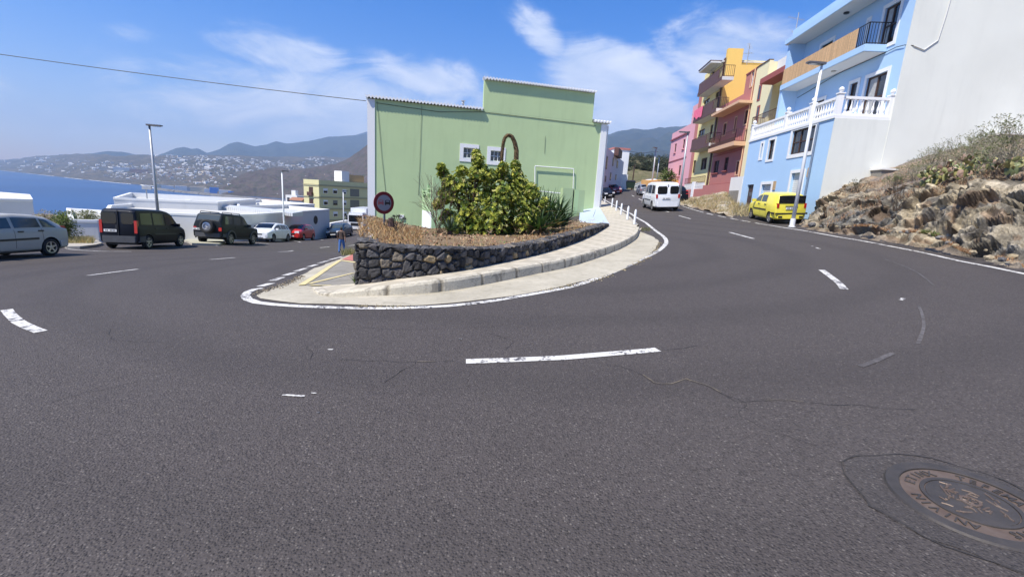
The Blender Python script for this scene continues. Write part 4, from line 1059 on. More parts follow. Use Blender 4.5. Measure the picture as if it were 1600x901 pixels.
for k, z in enumerate(levels):
    sA_ = FB.px((1128, 1119, 1108)[k], (130, 177, 228)[k], 1.0)[0]; sB_ = FB.px((1091, 1083.5, 1079)[k], (147, 191, 238)[k], 1.0)[0]
    z = (FB.px((1128, 1119, 1108)[k], (130, 177, 228)[k], 1.0)[1] + FB.px((1091, 1083.5, 1079)[k], (147, 191, 238)[k], 1.0)[1]) / 2
    balc.append((sA_, sB_, z))
    mb = MB(); FB.box(mb, sA_, sB_, z, z + .3, .004, 1.05); mb.build('balcony_slab', M_SOFF, yh)
    mb = MB(); FB.box(mb, sA_ + 1.2, sB_ - .05, z + .34, z + 1.2, 1.0, 1.04); FB.box(mb, sA_ + .0, sB_, z + .003, z + .34, 1.052, 1.075); mb.build('balcony_panel', M_SCREEN, yh)
    railing(FB, yh, sA_ + .03, sB_ - .03, z + .3, z + 1.3, 1.0, M_BROWN, sides=(.98, .98), gap=.16, bar=.015)
rnd2 = random.Random(2)
mb = MB(); sA_, sB_, z = balc[1]; c0 = FB.px(1093, 176, 1.1)[0]
for i in range(9):
    a = c0 - .9 + .32 * i
    mb.add([FB.pt(a, z + 1.33, 1.09 + .03 * (i % 2)), FB.pt(a + .32, z + 1.33, 1.09 + .03 * ((i + 1) % 2)), FB.pt(a + .32, z + .35 - .2 * rnd2.random() + (.3 if i > 5 else 0), 1.12 + .03 * ((i + 1) % 2)), FB.pt(a, z + .3 + (.3 if i > 6 else 0), 1.12 + .03 * (i % 2))], [(0, 1, 2, 3)])
o = mb.build('washing', simple('pink_cloth', (.80, .16, .26), .8, 0, .15, 5), None, loc=FB.pt(c0, z + .3, 1.1)); tag(o, 'bright pink washing hung over a brown balcony of the yellow block', 'washing')
m2 = o.modifiers.new('s', 'SOLIDIFY'); m2.thickness = .01
zr_ = FB.px(1133, 80, 1.1)[1]; mb = MB(); FB.box(mb, sY + .9, balc[0][1], zr_ - .05, zr_ + .12, .3, 1.25); FB.box(mb, sY + .3, balc[0][1], zr_ - .1, zr_ + .02, .3, -8); mb.build('roof_slab', M_SOFF, yh)
mb = MB(); FB.box(mb, sY + .9, balc[0][1] + .05, zr_ + .121, zr_ + .2, -.2, 1.3); mb.build('roof_edge', M_BROWN, yh)
mb = MB(); FB.box(mb, sY + .25, sY + .6, .5, zY - .8, .003, .1); mb.build('downpipe', M_BROWN, yh)
q = FS.pt(st_ + .6, zS, -.3); aerial(q, zY + .6 - zS, 'thin tv aerial at the roof step of the yellow block', 1)
# ---------------------------------------------------------------- pink house
sP0 = sY1 + 1.1; zP = FB.px(1060, 204)[1]; sP1 = FB.px(1041, 285)[0]
ph = thing('pink_house', FB.pt(sP0 + 4, base_z(FB, sP0 + 4, 4)), 'pink two storey house with four tall narrow windows at the far end of the row', 'house')
pwn = [FB.rect(1053, 239, 1057.5, 224), FB.rect(1066, 233, 1071, 217), FB.rect(1046.5, 278, 1051, 263), FB.rect(1059, 275, 1064.5, 258)]
sPm = FB.px(1075, 230)[0]
mb = MB(); FB.wall(mb, sPm, sP1, -.5, zP, pwn, .2); FB.box(mb, sPm + .02, sP1 - .02, -.5, zP - .1, -.2, -9); FB.box(mb, sP0 + .02, sPm, -.5, FB.px(1086, 165)[1], .02, -9); mb.build('wall', M_PINK, ph)
for w_ in pwn: window(FB, ph, w_, None, nx=1, nz=2, sash=M_WOOD, sill=M_PINK)
zc = FB.px(1060, 210)[1] - .5; mb = MB(); FB.box(mb, sPm + .1, sP1 + .1, zc, zc + .16, .003, .14); z2 = FB.px(1060, 250)[1]; FB.box(mb, sPm + .1, sP1, z2, z2 + .12, .003, .06); mb.build('cornice', simple('dark_pink_trim', (.30, .09, .11), .7), ph)
# front garden wall with white ornamental blocks, in front of the yellow block
Fg = Fac(FB.pt(0, 0, 1.9), DA)
g0 = Fg.px(1137, 320)[0]; g1 = Fg.px(1066, 305)[0]; g_m = Fg.px(1097, 300)[0]
gw = thing('garden_wall', Fg.pt(g_m, base_z(Fg, g_m)), 'low red garden wall with white openwork blocks below the yellow block', 'garden wall')
mb = MB(); zg = Fg.px(1080, 296)[1]; Fg.box(mb, g_m, g1, -.6, zg, 0, -.2); Fg.box(mb, g0, g_m, -.6, Fg.px(1118, 288)[1], 0, -.2); mb.build('wall', M_RED, gw)
mb = MB(); k = int((g1 - g_m) / .32)
for i in range(k):
    a = g_m + .32 * i
    for j in range(2):
        Fg.box(mb, a + .02, a + .06, zg + .3 * j, zg + .3 * j + .28, -.03, -.15); Fg.box(mb, a + .26, a + .30, zg + .3 * j, zg + .3 * j + .28, -.03, -.15)
        Fg.box(mb, a + .06, a + .26, zg + .3 * j + .12, zg + .3 * j + .17, -.03, -.15); Fg.box(mb, a, a + .32, zg + .3 * j + .28, zg + .3 * j + .3, -.02, -.16)
mb.build('openwork_blocks', M_WHITE2, gw)
mb = MB(); sp_ = Fg.px(1082, 300)[0]; Fg.box(mb, sp_ - .35, sp_ + .35, -.6, zg + .75, .06, -.3); mb.build('post', M_WHITE2, gw)
railing(Fg, gw, g_m, g1, zg + .62, zg + 1.2, -.1, M_BROWN, gap=.2)

# ---------------------------------------------------------------- green building
M_GREEN = plaster('sage_green_render', (.49, .615, .33), .10, .38); M_GREENL = plaster('pale_green_render', (.40, .56, .30), .06, .14)
FG = Fac((-9.6, 29.3), (3.9, 1), flip=True)
gb = thing('green_building', FG.pt(8, gz(*FG.pt(8, 0).to_2d())), 'big sage green gable wall with white scalloped roof edge and two small windows', 'building')
GW = 16.05; ZG = 5.32; U0, U1, ZU = 7.22, 14.94, 7.2
gw1 = FG.rect(723.7, 246.5, 742.8, 232); gw2 = FG.rect(766, 251.5, 784.5, 236.5)
mb = MB(); FG.wall(mb, 0, GW, -6.2, ZG, [gw1, gw2], .2); FG.box(mb, .0, GW, -6.2, ZG - .01, -.2, -9)
FG.box(mb, U0, U1, ZG, ZU, .003, -.30); mb.build('wall', M_GREEN, gb)
mb = MB(); FG.box(mb, -.03, .42, -6.2, ZG - .02, .004, .05); mb.build('corner_band', M_WHITE2, gb); mb = MB(); FG.box(mb, GW - .42, GW + .03, -.8, ZG - .02, .004, .05); mb.build('corner_band', M_WHITE2, gb)
mb = MB(); FE = Fac(FG.pt(GW + .03, 0), (-FG.n.x, -FG.n.y)); FG.box(mb, GW + .001, GW + .05, -.9, ZG - .02, -.02, -8.9); mb.build('side_wall', M_WHITE2, gb)
mb = MB(); mb.tube([FG.pt(GW + .16, ZG - .1, -.1), FG.pt(GW + .16, -.5, -.1)], .05, 8); mb.build('downpipe', M_WHITE2, gb)
def scallop(s0, s1, z, dfront, dback, name):
    mb = MB(); per = .205; n = int((s1 - s0) / per) * 6; th = .12
    for i in range(n + 1):
        s_ = s0 + (s1 - s0) * i / n; zz = z + .045 * math.cos(2 * math.pi * i / 6)
        for (d_, e_) in ((dfront, 0), (dfront, th), (dback, th + .0), (dback, 0)): mb.v.append(tuple(FG.pt(s_, zz + e_ + (.12 if d_ == dback and dback < -2 else 0), d_)))
    for i in range(n):
        for k in range(4): a = i * 4 + k; b_ = i * 4 + (k + 1) % 4; mb.f.append((a, b_, b_ + 4, a + 4))
    return fix_normals(mb.build(name, M_WHITE2, gb))
scallop(-.12, U0 - .02, ZG + .04, .22, -8.8, 'roof_sheet'); scallop(U1 + .02, GW + .25, ZG + .04, .22, -8.8, 'roof_sheet'); scallop(U0 - .06, U1 + .06, ZU + .04, .22, -.42, 'roof_sheet')
for w_ in (gw1, gw2):
    window(FG, gb, w_, M_WHITE2, .24, sash=M_WHITE2, nx=3, nz=2, th=.16, fw=.035)
mb = MB(); FG.box(mb, 1.95, 2.25, *(lambda a: (a - .12, a + .12))(FG.px(620, 338)[1]), .004, .08); mb.build('meter_box', M_WHITE2, gb)
mb = MB()
mb.tube([FG.pt(.55, ZG - .1, .03), FG.pt(*FG.px(597, 250), .03), FG.pt(*FG.px(606, 330), .012)], .009, 4)
mb.tube([FG.pt(*FG.px(659, 165), .03), FG.pt(*FG.px(656, 250), .03), FG.pt(*FG.px(654, 305), .012)], .009, 4)
mb.tube([FG.pt(.5, ZG - .22, .02), FG.pt(4.4, ZG - .36, .02), FG.pt(U0, ZG - .08, .02), FG.pt(11, ZG - .12, .02), FG.pt(U1 + .3, ZG - .18, .02)], .014, 5)
mb.tube([FG.pt(*FG.px(852, 213), .03), FG.pt(*FG.px(851, 240), .012)], .009, 4)
mb.build('wall_cable', M_CABLE, gb)
mb = MB().tube([FG.pt(5.95, ZG + .05, -.5), FG.pt(5.95, ZG + .42, -.5)], .05, 8); mb.lathe(FG.pt(5.95, ZG + .4, -.5), (0, 0, 1), [(0, .12), (.1, .05), (.16, .16), (.2, .02)], 10); mb.build('vent_pipe', M_GALV, gb)
# terracotta eave corner of a house behind, left edge
mb = MB(); zt_2 = P(572, 213, 33); 
mb.hexa([Vector((-10.75, 33.5, 3.2)), Vector((-9.2, 33.5, 3.4)), Vector((-9.2, 37, 3.4)), Vector((-10.75, 37, 3.2)), Vector((-10.8, 33.5, 3.33)), Vector((-9.2, 33.5, 3.75)), Vector((-9.2, 37, 3.75)), Vector((-10.8, 37, 3.33))])
mb.build('rear_eave', simple('terracotta', (.34, .16, .09), .8), gb)
# white pipe frame fixed to the wall
pfr = [FG.pt(*FG.px(*q, .12), .12) for q in ((835.5, 300), (836, 259.5), (896.5, 264), (893.5, 352))]
mb = MB(); mb.tube(pfr[:2], .035, 6); mb.tube(pfr[1:3], .035, 6); mb.tube(pfr[2:], .03, 6)
for y in (299, 313): a = FG.pt(*FG.px(836, y - 1.0, .5), .5); b_ = FG.pt(*FG.px(877, y + 3.2, .5), .5); mb.tube([a, b_], .035, 6)
a = FG.pt(*FG.px(785, 295, .5), .5); b_ = FG.pt(*FG.px(836, 299, .5), .5); mb.tube([a, b_], .03, 6)
o = mb.build('pipe_frame', M_WHITE2, None, loc=pfr[0]); tag(o, 'rectangular white pipe frame standing against the green wall behind the agaves', 'frame')
# garden walls between the planter and the green wall
Fgw = Fac(FG.pt(0, 0, 3.6), (3.9, 1), flip=True)
a0 = Fgw.px(676, 330)[0]; a1 = Fgw.px(703, 330)[0]; zt1 = Fgw.px(688, 277.5)[1]
gg = thing('garden_wall', Fgw.pt(a0, -1.4), 'pale green garden wall with openwork side and white gate post behind the bush', 'garden wall')
mb = MB(); Fgw.box(mb, a0, a1 + .2, -2.2, zt1, 0, -.25); mb.build('wall', M_GREENL, gg)
# side face running back towards the building, seen at a slant
dl = Fgw.px(660, 330); Fsd = Fac(Fgw.pt(a0 - .02, 0), ((ray(659, 330).to_2d() * (29.0 / ray(659, 330).y)) - Fgw.pt(a0 - .02, 0).to_2d()))
Ls = (ray(659, 330).to_2d() * (29.0 / ray(659, 330).y) - Fgw.pt(a0 - .02, 0).to_2d()).length
mb = MB(); zlow = Fsd.px(668, 309)[1]
def sbox(s0_, s1_, z0_, z1_, m__): Fsd.box(m__, s0_, s1_, z0_, z1_, 0, -.16)
sbox(0, Ls, -2.6, zlow, mb); sbox(0, .12, zlow, zt1, mb); sbox(Ls * .48, Ls * .48 + .16, zlow, zt1 - .4, mb); sbox(Ls - .16, Ls, zlow, zt1 - .7, mb)
for f_, zt__ in ((.12, zt1 - .5), (Ls * .48 + .16, zt1 - .75)):
    for zz in (.35, .72): sbox(f_, f_ + Ls * .42, zlow + (zt__ - zlow) * zz, zlow + (zt__ - zlow) * zz + .08, mb)
mb.build('openwork', M_GREENL, gg)
mb = MB(); Fsd.box(mb, .1, Ls * .9, -2.6, Fsd.px(668, 330)[1], .003, .04); mb.build('gate', M_WHITE2, gg)
Fpr = Fac(FG.pt(0, 0, 2.2), (3.9, 1), flip=True)
gp = thing('gate_pier', Fpr.pt(Fpr.px(890, 340)[0], -1), 'pair of sage green gate piers beside the pale blue slab', 'gate pier')
for (xa, xb, yt) in ((877, 893, 294), (902, 911.5, 297)):
    r = (Fpr.px(xa, 330)[0], Fpr.px(xb, 330)[0]); z = Fpr.px((xa + xb) / 2, yt)[1]
    mb = MB(); Fpr.box(mb, r[0], r[1], -1.6, z, 0, -.45); mb.build('pier', plaster('pier_green_shaded', (.38, .49, .27), .08, .2), gp)  # shade of the pier fronts put into the colour, darker than the wall green
r = (Fpr.px(895.5, 330)[0], Fpr.px(902, 330)[0]); mb = MB(); Fpr.box(mb, r[0], r[1], -1.6, Fpr.px(898, 296)[1], .0, -.12); mb.build('post', M_GREENL, gp)  # lit left side of the second pier, painted in as a paler strip
mb = MB(); q = Fpr.px(894.3, 330)[0]; Fpr.box(mb, q - .04, q + .05, -1.6, Fpr.px(894, 296)[1], -.1, -.2); mb.build('dark_gap_strip', M_BLACK, gp)  # black strip put in for the dark gap beside the first pier
# ---------------------------------------------------------------- white flat roofed buildings by the left street
M_SHWH = plaster('weathered_white_render', (.66, .66, .65), .08, .35); M_ROOFG = plaster('pale_roof_screed', (.55, .54, .50), .15, .3); M_EDGE = plaster('white_parapet', (.78, .78, .76), .05, .12)
def prism_building(name, foot, z0, z1, label, roofm=M_ROOFG, wallm=M_SHWH, par_h=.28):
    c = sum(foot, Vector((0, 0))) / len(foot); t_ = thing(name, (c.x, c.y, z0), label, 'building')
    n = len(foot); mb = MB()
    for i in range(n):
        a, b_ = foot[i], foot[(i + 1) % n]; mb.add([(a.x, a.y, z0), (b_.x, b_.y, z0), (b_.x, b_.y, z1), (a.x, a.y, z1)], [(0, 1, 2, 3)])
    mb.build('wall', wallm, t_)
    ins = []
    for i in range(n):
        p, a, b_ = foot[i], foot[i - 1], foot[(i + 1) % n]; d1 = (p - a).normalized(); d2 = (b_ - p).normalized(); nn = (Vector((-d1.y, d1.x)) + Vector((-d2.y, d2.x))).normalized()
        ins.append(p + nn * .2 / max(.4, nn.dot(Vector((-d1.y, d1.x)))))
    area = sum(foot[i].x * foot[(i + 1) % n].y - foot[(i + 1) % n].x * foot[i].y for i in range(n))
    if area < 0: ins = [2 * p - q for p, q in zip(foot, ins)]
    mb = MB()
    for i in range(n):
        a, b_, c_, d_ = foot[i], foot[(i + 1) % n], ins[(i + 1) % n], ins[i]; e = (foot[i] - ins[i]) * .15; g_ = (foot[(i + 1) % n] - ins[(i + 1) % n]) * .15
        a = a + e; b_ = b_ + g_
        mb.hexa([(a.x, a.y, z1 - .12), (b_.x, b_.y, z1 - .12), (c_.x, c_.y, z1 - par_h), (d_.x, d_.y, z1 - par_h), (a.x, a.y, z1 + .02), (b_.x, b_.y, z1 + .02), (c_.x, c_.y, z1 + .02), (d_.x, d_.y, z1 + .02)])
    fix_normals(mb.build('parapet', M_EDGE, t_))
    mb = MB(); mb.add([(q.x, q.y, z1 - par_h) for q in ins], [tuple(range(n))]); mb.build('roof', roofm, t_)
    return t_
def onz(px, py, z): d = ray(px, py); return d.to_2d() * (z / d.z)
zR = -2.62
A1 = onz(232, 329.5, zR); A2 = Vector((-22.3, 31.6)); 
A3 = Vector((-20.9, 32.6)); A4 = Vector((-20.35, 34.6)); A5 = onz(514.5, 327, zR)
A1 = Vector((A1.x, A1.y)); back5 = A5 + Vector((-10, 4)); back1 = Vector((-40, 44))
ft = [Vector((-27.6, 30.2)), A2, A3, A4, A5, back5, Vector((-36, 50)), Vector((-31.5, 34.8))]
lb = prism_building('flat_roofed_building', ft, -12, zR, 'long white flat roofed building with rounded corner behind the parked cars')
# oval opening and marks on the street side
Fw = Fac(A4, A5 - A4, flip=True)
so_, zo = Fw.px(493, 343.5); mb = MB(); mb.lathe(Fw.pt(so_, zo, .004), (Fw.n.x, Fw.n.y, 0), [(0, .42), (.03, .42), (.03, .36), (.005, .35)], 20); mb.build('round_window', M_BLACK, lb)
mb = MB(); a_ = Fac(ft[0], A2 - ft[0], flip=True)
Fw2 = Fac(A3, A4 - A3, flip=True); s_, z_ = Fw.px(395, 349)
mb = MB(); Fw.box(mb, .3, .9, -3.9, -3.5, .004, .05); mb.build('vent_grille', simple('grey_grille', (.25, .25, .25), .6), lb)
# roof lights: a long ribbed skylight and a raised roof deck behind
s0_ = onz(335, 319, -2.45); s1_ = onz(460, 330, -2.45); dv = (s1_ - s0_); L_ = dv.length; du = dv.normalized(); dn = Vector((-du.y, du.x))
M_SKY = simple('ribbed_skylight', (.62, .63, .63), .4, 0, .1, 3)
mb = MB()
for i in range(int(L_ / .25)):
    a = s0_ + du * (i * .25); b_ = a + du * .2
    mb.hexa([(*a, -2.9), (*b_, -2.9), (*(b_ + dn * 1.2), -2.9), (*(a + dn * 1.2), -2.9), (*a, -2.62), (*b_, -2.62), (*(b_ + dn * 1.2), -2.50), (*(a + dn * 1.2), -2.50)])
mb.build('skylight', M_SKY, lb)
bk = [onz(235, 318.5, -2.25), onz(332, 316, -2.25), onz(330, 312.5, -2.25) + Vector((-3, 10)), onz(235, 318.5, -2.25) + Vector((-10, 9))]
prism_building('flat_roofed_building', [Vector((-33.2, 37.2)), Vector((-26.8, 40.5)), Vector((-30, 52)), Vector((-41, 48))], -14, -2.15, 'white flat roof set further back with a pale parapet behind the dark van', par_h=.5)
q = Vector((-28, 50)); prism_building('flat_roofed_building', [Vector((-26.2, 42.5)), Vector((-25, 56)), Vector((-34, 60)), Vector((-31, 50))], -14, -2.5, 'long low pale roof behind the skylight of the curved white building', par_h=.3)
B1 = Vector((-24.6, 24.2)); 
c1 = onz(108.5, 346.5, -3.45 + .9); 
prism_building('flat_roofed_building', [P(109, 350, 24).to_2d(), P(152, 348, 24.6).to_2d(), P(232, 345, 26.5).to_2d(), Vector((-24.5, 31)), Vector((-31, 31))], -7, P(109, 347, 24).z + .12, 'small low white walled building between the green bush and the dark van')
far = [P(-160, 316, 25).to_2d(), P(51, 326, 31).to_2d(), P(53, 322, 34).to_2d() , P(-120, 312, 44).to_2d()]
prism_building('flat_roofed_building', [P(-160, 316, 26).to_2d(), P(51, 315, 31).to_2d(), P(47, 312, 36).to_2d(), P(-200, 312, 40).to_2d()], -9, P(51, 311.5, 31).z, 'white block with flat parapet roof above the silver car at the left edge', par_h=.35)
# lower wall further down the street
l0 = Fw.px(516, 352); mb = MB(); w0_ = P(517, 351, 52); w1_ = P(557, 343, 64)
t1 = P(517, 350, 53); t2 = P(557, 342.5, 66)
mb.hexa([(t1.x, t1.y, -8), (t2.x, t2.y, -9), (t2.x - .3, t2.y, -9), (t1.x - .3, t1.y, -8), (t1.x, t1.y, t1.z), (t2.x, t2.y, t2.z), (t2.x - .3, t2.y + .1, t2.z), (t1.x - .3, t1.y, t1.z)])
mb2 = MB(); mb2.hexa([(t1.x + .03, t1.y - .03, t1.z + .002), (t2.x + .03, t2.y, t2.z + .002), (t2.x - .35, t2.y, t2.z + .002), (t1.x - .35, t1.y, t1.z + .002), (t1.x + .03, t1.y - .03, t1.z + .1), (t2.x + .03, t2.y, t2.z + .1), (t2.x - .35, t2.y + .1, t2.z + .1), (t1.x - .35, t1.y, t1.z + .1)])
wth = thing('street_wall', (t1.x, t1.y, -6), 'stretch of low white wall sloping down the street beyond the dark blue car', 'wall'); mb.build('wall', M_SHWH, wth); mb2.build('coping', M_EDGE, wth)
# ---------------------------------------------------------------- apartment block in the distance
M_AYEL = plaster('lemon_render', (.66, .62, .34), .05, .12); M_ABAND = plaster('olive_band', (.40, .37, .22), .06, .12); M_SHUT = simple('grey_louvre', (.20, .195, .16), .7, 0, .1, 1)
Pc = P(498, 281, 100)
FR = Fac(Pc, (.62, 1), flip=True); FL = Fac(Pc, (-1, .62))
if FL.n.y > 0: FL.n = -FL.n
ab = thing('apartment_block', (Pc.x, Pc.y, -16), 'lemon and olive yellow four storey apartment block with flat roof down the hill', 'apartment block')
ztop = Pc.z; LW = abs(FL.px(474, 279)[0]); fh = (ztop - FR.px(499, 339)[1]) / 3.15
mb = MB(); FR.box(mb, 0, 30, -22, ztop, 0, -LW); mb.build('wall', M_AYEL, ab)
mb = MB()
for k in range(5):
    z = ztop - .95 - k * fh; FR.box(mb, -.05, 30.1, z - .35, z + (.0 if k else .0), .003, .12); FL.box(mb, -.05, LW, z - .35, z, .003, .12)
mb.build('string_course', M_ABAND, ab)
for k in range(4):
    z = ztop - 1.3 - k * fh
    for i, (xa, xb) in enumerate(((505, 512), (520, 527), (535, 541))):
        sa = FR.px(xa, 300)[0]; sb_ = FR.px(xb, 300)[0]
        mb = MB(); FR.box(mb, sa, sb_, z - 1.55, z - .45, .004, .05); o = mb.build('window', M_SHUT if i == 1 and k == 1 else M_WHITE2, ab)
        mb = MB(); FR.box(mb, sa + .1, sb_ - .1, z - 1.45, z - (.95, .8, 1.1)[(i + k) % 3], .052, .06); mb.build('pane', M_WGLASS, o)
    sa = FR.px(547, 300)[0]; sb_ = FR.px(561, 300)[0]; mb = MB(); FR.box(mb, sa, sb_, z - 2.0, z - .25, .004, .06); mb.build('louvre_panel', M_SHUT, ab)
    s1__ = LW * .38; mb = MB(); FL.box(mb, s1__, s1__ + 1.5, z - 2.1, z - .3, .004, .03); o = mb.build('balcony_opening', M_WOOD, ab)
    mb = MB(); FL.box(mb, s1__ - .1, s1__ + 1.6, z - 2.2, z - 1.4, .1, .5); mb.build('balcony', M_BROWN, o)
mb = MB(); FR.box(mb, 7, 13, ztop, ztop + 1.7, -1, -3.5); FR.box(mb, 17.5, 27, ztop, ztop + 1.2, -1, -3.5); mb.build('roof_screen', M_TAN, ab)
mb = MB(); a = FR.px(535.5, 280)[0]; b_ = FR.px(547, 280)[0]; FR.box(mb, a, b_, ztop, FR.px(540, 274)[1] + .9, -.3, -3); mb.build('stair_head', M_WHITE2, ab)
# ---------------------------------------------------------------- the far white houses at the end of the uphill street
wf = thing('white_house', P(955, 292, 80), 'white two storey house with brown shuttered windows at the far left of the uphill street', 'house')
a = P(942, 290, 66); b_ = P(971, 289, 88); FW = Fac(a, b_ - a, flip=True)
if FW.n.x < 0: FW.n = -FW.n
lw = (b_ - a).to_2d().length; zt3 = P(942, 229, 66).z; zt4 = zt3
mb = MB(); FW.box(mb, 0, lw, 0, FW.px(956, 237)[1], 0, -9); mb.build('wall', plaster('shaded_white_render', (.62, .60, .62), .05, .15), wf)  # shade on the white street front put into the colour as a lavender tint
for q in ((946, 264, 949.5, 245), (956.5, 259, 959, 247), (963, 262, 965.5, 252), (952.5, 281, 955, 270), (961, 281, 963, 273), (945, 284, 947, 275)):
    r = FW.rect(*q); mb = MB(); FW.box(mb, *r, .004, .06); o = mb.build('window', M_BROWN, wf)
    mb = MB(); FW.box(mb, r[0] + .1, r[1] - .1, r[2] + .1, r[3] - .1, .061, .07); mb.build('pane', M_WGLASS, o)
r = FW.rect(959, 243, 966, 236); mb = MB(); FW.box(mb, r[0], r[1], r[2], r[3], .004, .7); mb.build('balcony', M_BROWN, wf)
wg = thing('white_house', P(972, 292, 92), 'taller white house with bare bright end wall and red roof edge beyond the shuttered one', 'house')
c_ = P(953, 290, 90); d_ = P(981, 292, 90); FW2 = Fac(c_, (1, .12), flip=True)
l2 = (d_ - c_).length; z5 = P(975, 234, 90).z
mb = MB(); FW2.box(mb, 0, l2 - .3, 0, z5, 0, -14); mb.build('wall', M_WHITE2, wg)
mb = MB(); FW2.box(mb, -.1, l2 - .2, z5, z5 + .35, .15, -14.2); mb.build('roof_edge', M_RED, wg)
FW3 = Fac(FW2.pt(l2 - .3, 0), FW2.n * -1, flip=False)
mb = MB(); FW2.box(mb, l2 * .35, l2 - 1, 0, P(965, 272, 88).z, .02, 2.5); mb.build('porch', M_WHITE, wg)
# ================================================================== VEHICLES
def paint(name, c, metallic=0.0, rough=.4): return simple(name, c, rough, metallic, .06, 2, .5, .45)
def lerp(a, b, t): return a + (b - a) * t
def pl_(tab, x): return float(np.interp(x, [a for a, _ in tab], [b for _, b in tab]))
def build_car(name, label, cat, S, pos, fwd, group='cars and vans along the two streets'):
    L, Wd, top, belt = S['L'], S['W'], S['top'], S['belt']; H = max(z for _, z in top)
    rw = S.get('rw', .78); gc = S.get('gc', .19); wr = S.get('wr', .30); body_m = S['paint']
    xf, xr = S['xf'], S['xr']
    t_ = thing(name, (0, 0, 0), label, cat, group, local=True)
    def w_at(x):
        u = abs(2 * x / L); k = S.get('nose', .17) if x > 0 else S.get('tail', .09)
        return Wd / 2 * (1 - k * u ** 7 - .02 * u * u)
    def zb_at(x): return gc + .07 * max(0, abs(2 * x / L) - .75) / .25
    def ctrl(x, shr=0.0):
        w_ = w_at(x); zt = pl_(top, x); zbelt = pl_(belt, x); zb = zb_at(x)
        g_ = max(0, min(1, (zt - zbelt) / .40)); zs = min(zbelt, zt - .05); r_ = lerp(.86, rw, g_)
        zm = lerp(zb, zs, .52)
        pts = [(0, zb), (w_ * .86, zb), (w_ * .965, zb + .07), (w_, zm), (w_ * .985, lerp(zm, zs, .72)), (w_ * .955, zs), (w_ * r_, zt - .045 - .02 * g_), (w_ * r_ * .82, zt - .008), (0, zt)]
        if shr: c = (zb + zt) / 2; pts = [(y * (1 - shr), c + (z - c) * (1 - shr)) for y, z in pts]
        return pts
    def ring(pts):
        o = [pts[0]]
        for i in range(1, len(pts) - 1):
            a, b_, c = pts[i - 1], pts[i], pts[i + 1]; k = .14
            o.append((lerp(b_[0], a[0], k), lerp(b_[1], a[1], k))); o.append((lerp(b_[0], c[0], k), lerp(b_[1], c[1], k)))
        o.append(pts[-1]); return o
    xs = sorted(set([round(x, 3) for x in np.linspace(-L / 2 + .05, L / 2 - .05, 34)] + [round(x, 3) for x, _ in top if abs(x) < L / 2 - .05]))
    st = [(-L / 2, .055, -L / 2 + .05), (-L / 2 + .015, .02, -L / 2 + .05)] + [(x, 0, x) for x in xs] + [(L / 2 - .015, .02, L / 2 - .05), (L / 2, .07, L / 2 - .05)]
    bm = bmesh.new(); rows = []
    for X, sh, xe in st:
        rg_ = ring(ctrl(xe, sh)); full = [(y, z) for y, z in rg_] + [(-y, z) for y, z in rg_[-2:0:-1]]
        rows.append([bm.verts.new((X, y, z)) for y, z in full])
    n = len(rows[0])
    for a, b_ in zip(rows, rows[1:]):
        for k in range(n): bm.faces.new((a[k], a[(k + 1) % n], b_[(k + 1) % n], b_[k]))
    bm.faces.new(rows[0][::-1]); bm.faces.new(rows[-1])
    bmesh.ops.recalc_face_normals(bm, faces=bm.faces)
    me = bpy.data.meshes.new('body'); bm.to_mesh(me); bm.free(); me.materials.append(body_m); me.materials.append(M_BLACK)
    body = bpy.data.objects.new('body', me); COL.objects.link(body); body.parent = t_; ORIG[body.name] = Vector((0, 0, 0))
    # wheel arches
    cm = MB()
    for x in (xf, xr):
        for s_ in (1, -1): cm.lathe((x, s_ * (Wd / 2 - .26), wr), (0, s_, 0), [(0, wr + .055), (.5, wr + .055)], 22)
    cut = cm.build('cut', M_BLACK); fix_normals(cut)
    md = body.modifiers.new('b', 'BOOLEAN'); md.object = cut; md.operation = 'DIFFERENCE'; md.solver = 'EXACT'; md.material_mode = 'TRANSFER'
    dg = bpy.context.evaluated_depsgraph_get(); dg.update(); nm = bpy.data.meshes.new_from_object(body.evaluated_get(dg))
    body.modifiers.clear(); body.data = nm; bpy.data.objects.remove(cut)
    nm.polygons.foreach_set('use_smooth', [True] * len(nm.polygons))
    if hasattr(nm, 'set_sharp_from_angle'): nm.set_sharp_from_angle(angle=math.radians(38))
    def side(x, i, f, s_, off=.006):
        c = ctrl(x); a, b_ = c[i], c[i + 1]; y = lerp(a[0], b_[0], f); z = lerp(a[1], b_[1], f)
        dy, dz = b_[0] - a[0], b_[1] - a[1]; l = math.hypot(dy, dz) or 1; return (x, s_ * (y + dz / l * off), z - dy / l * off)
    def patch(x0, x1, i, f0, f1, s_, off=.006, nx=6, slant=(0, 0)):
        mb = MB()
        for k in range(nx + 1):
            for f in (f0, f1):
                u = k / nx; sl_ = (slant[0] * (1 - u) + slant[1] * u) * (f - f0) / max(1e-6, f1 - f0); mb.v.append(side(lerp(x0, x1, u) + sl_, i, f, s_, off))
        for k in range(nx): mb.f.append((2 * k, 2 * k + 1, 2 * k + 3, 2 * k + 2) if s_ > 0 else (2 * k, 2 * k + 2, 2 * k + 3, 2 * k + 1))
        return mb
    gm = S.get('glass', M_GLASS)
    for (x0, x1, sl0, sl1) in S['side_win']:
        for s_ in (1, -1):
            o = patch(x0, x1, 5, .13, .84, s_, .007, 8, (sl0, sl1)).build('window', gm, body if False else t_)
    def topz_(x, f, off=.007):
        c = ctrl(x); ye, ze = c[6]; yc, zc = c[7]; y = ye * f; ay_ = abs(y)
        z = lerp(c[8][1], zc, ay_ / yc) if ay_ < yc else lerp(zc, ze, (ay_ - yc) / max(1e-6, ye - yc)); return y, z
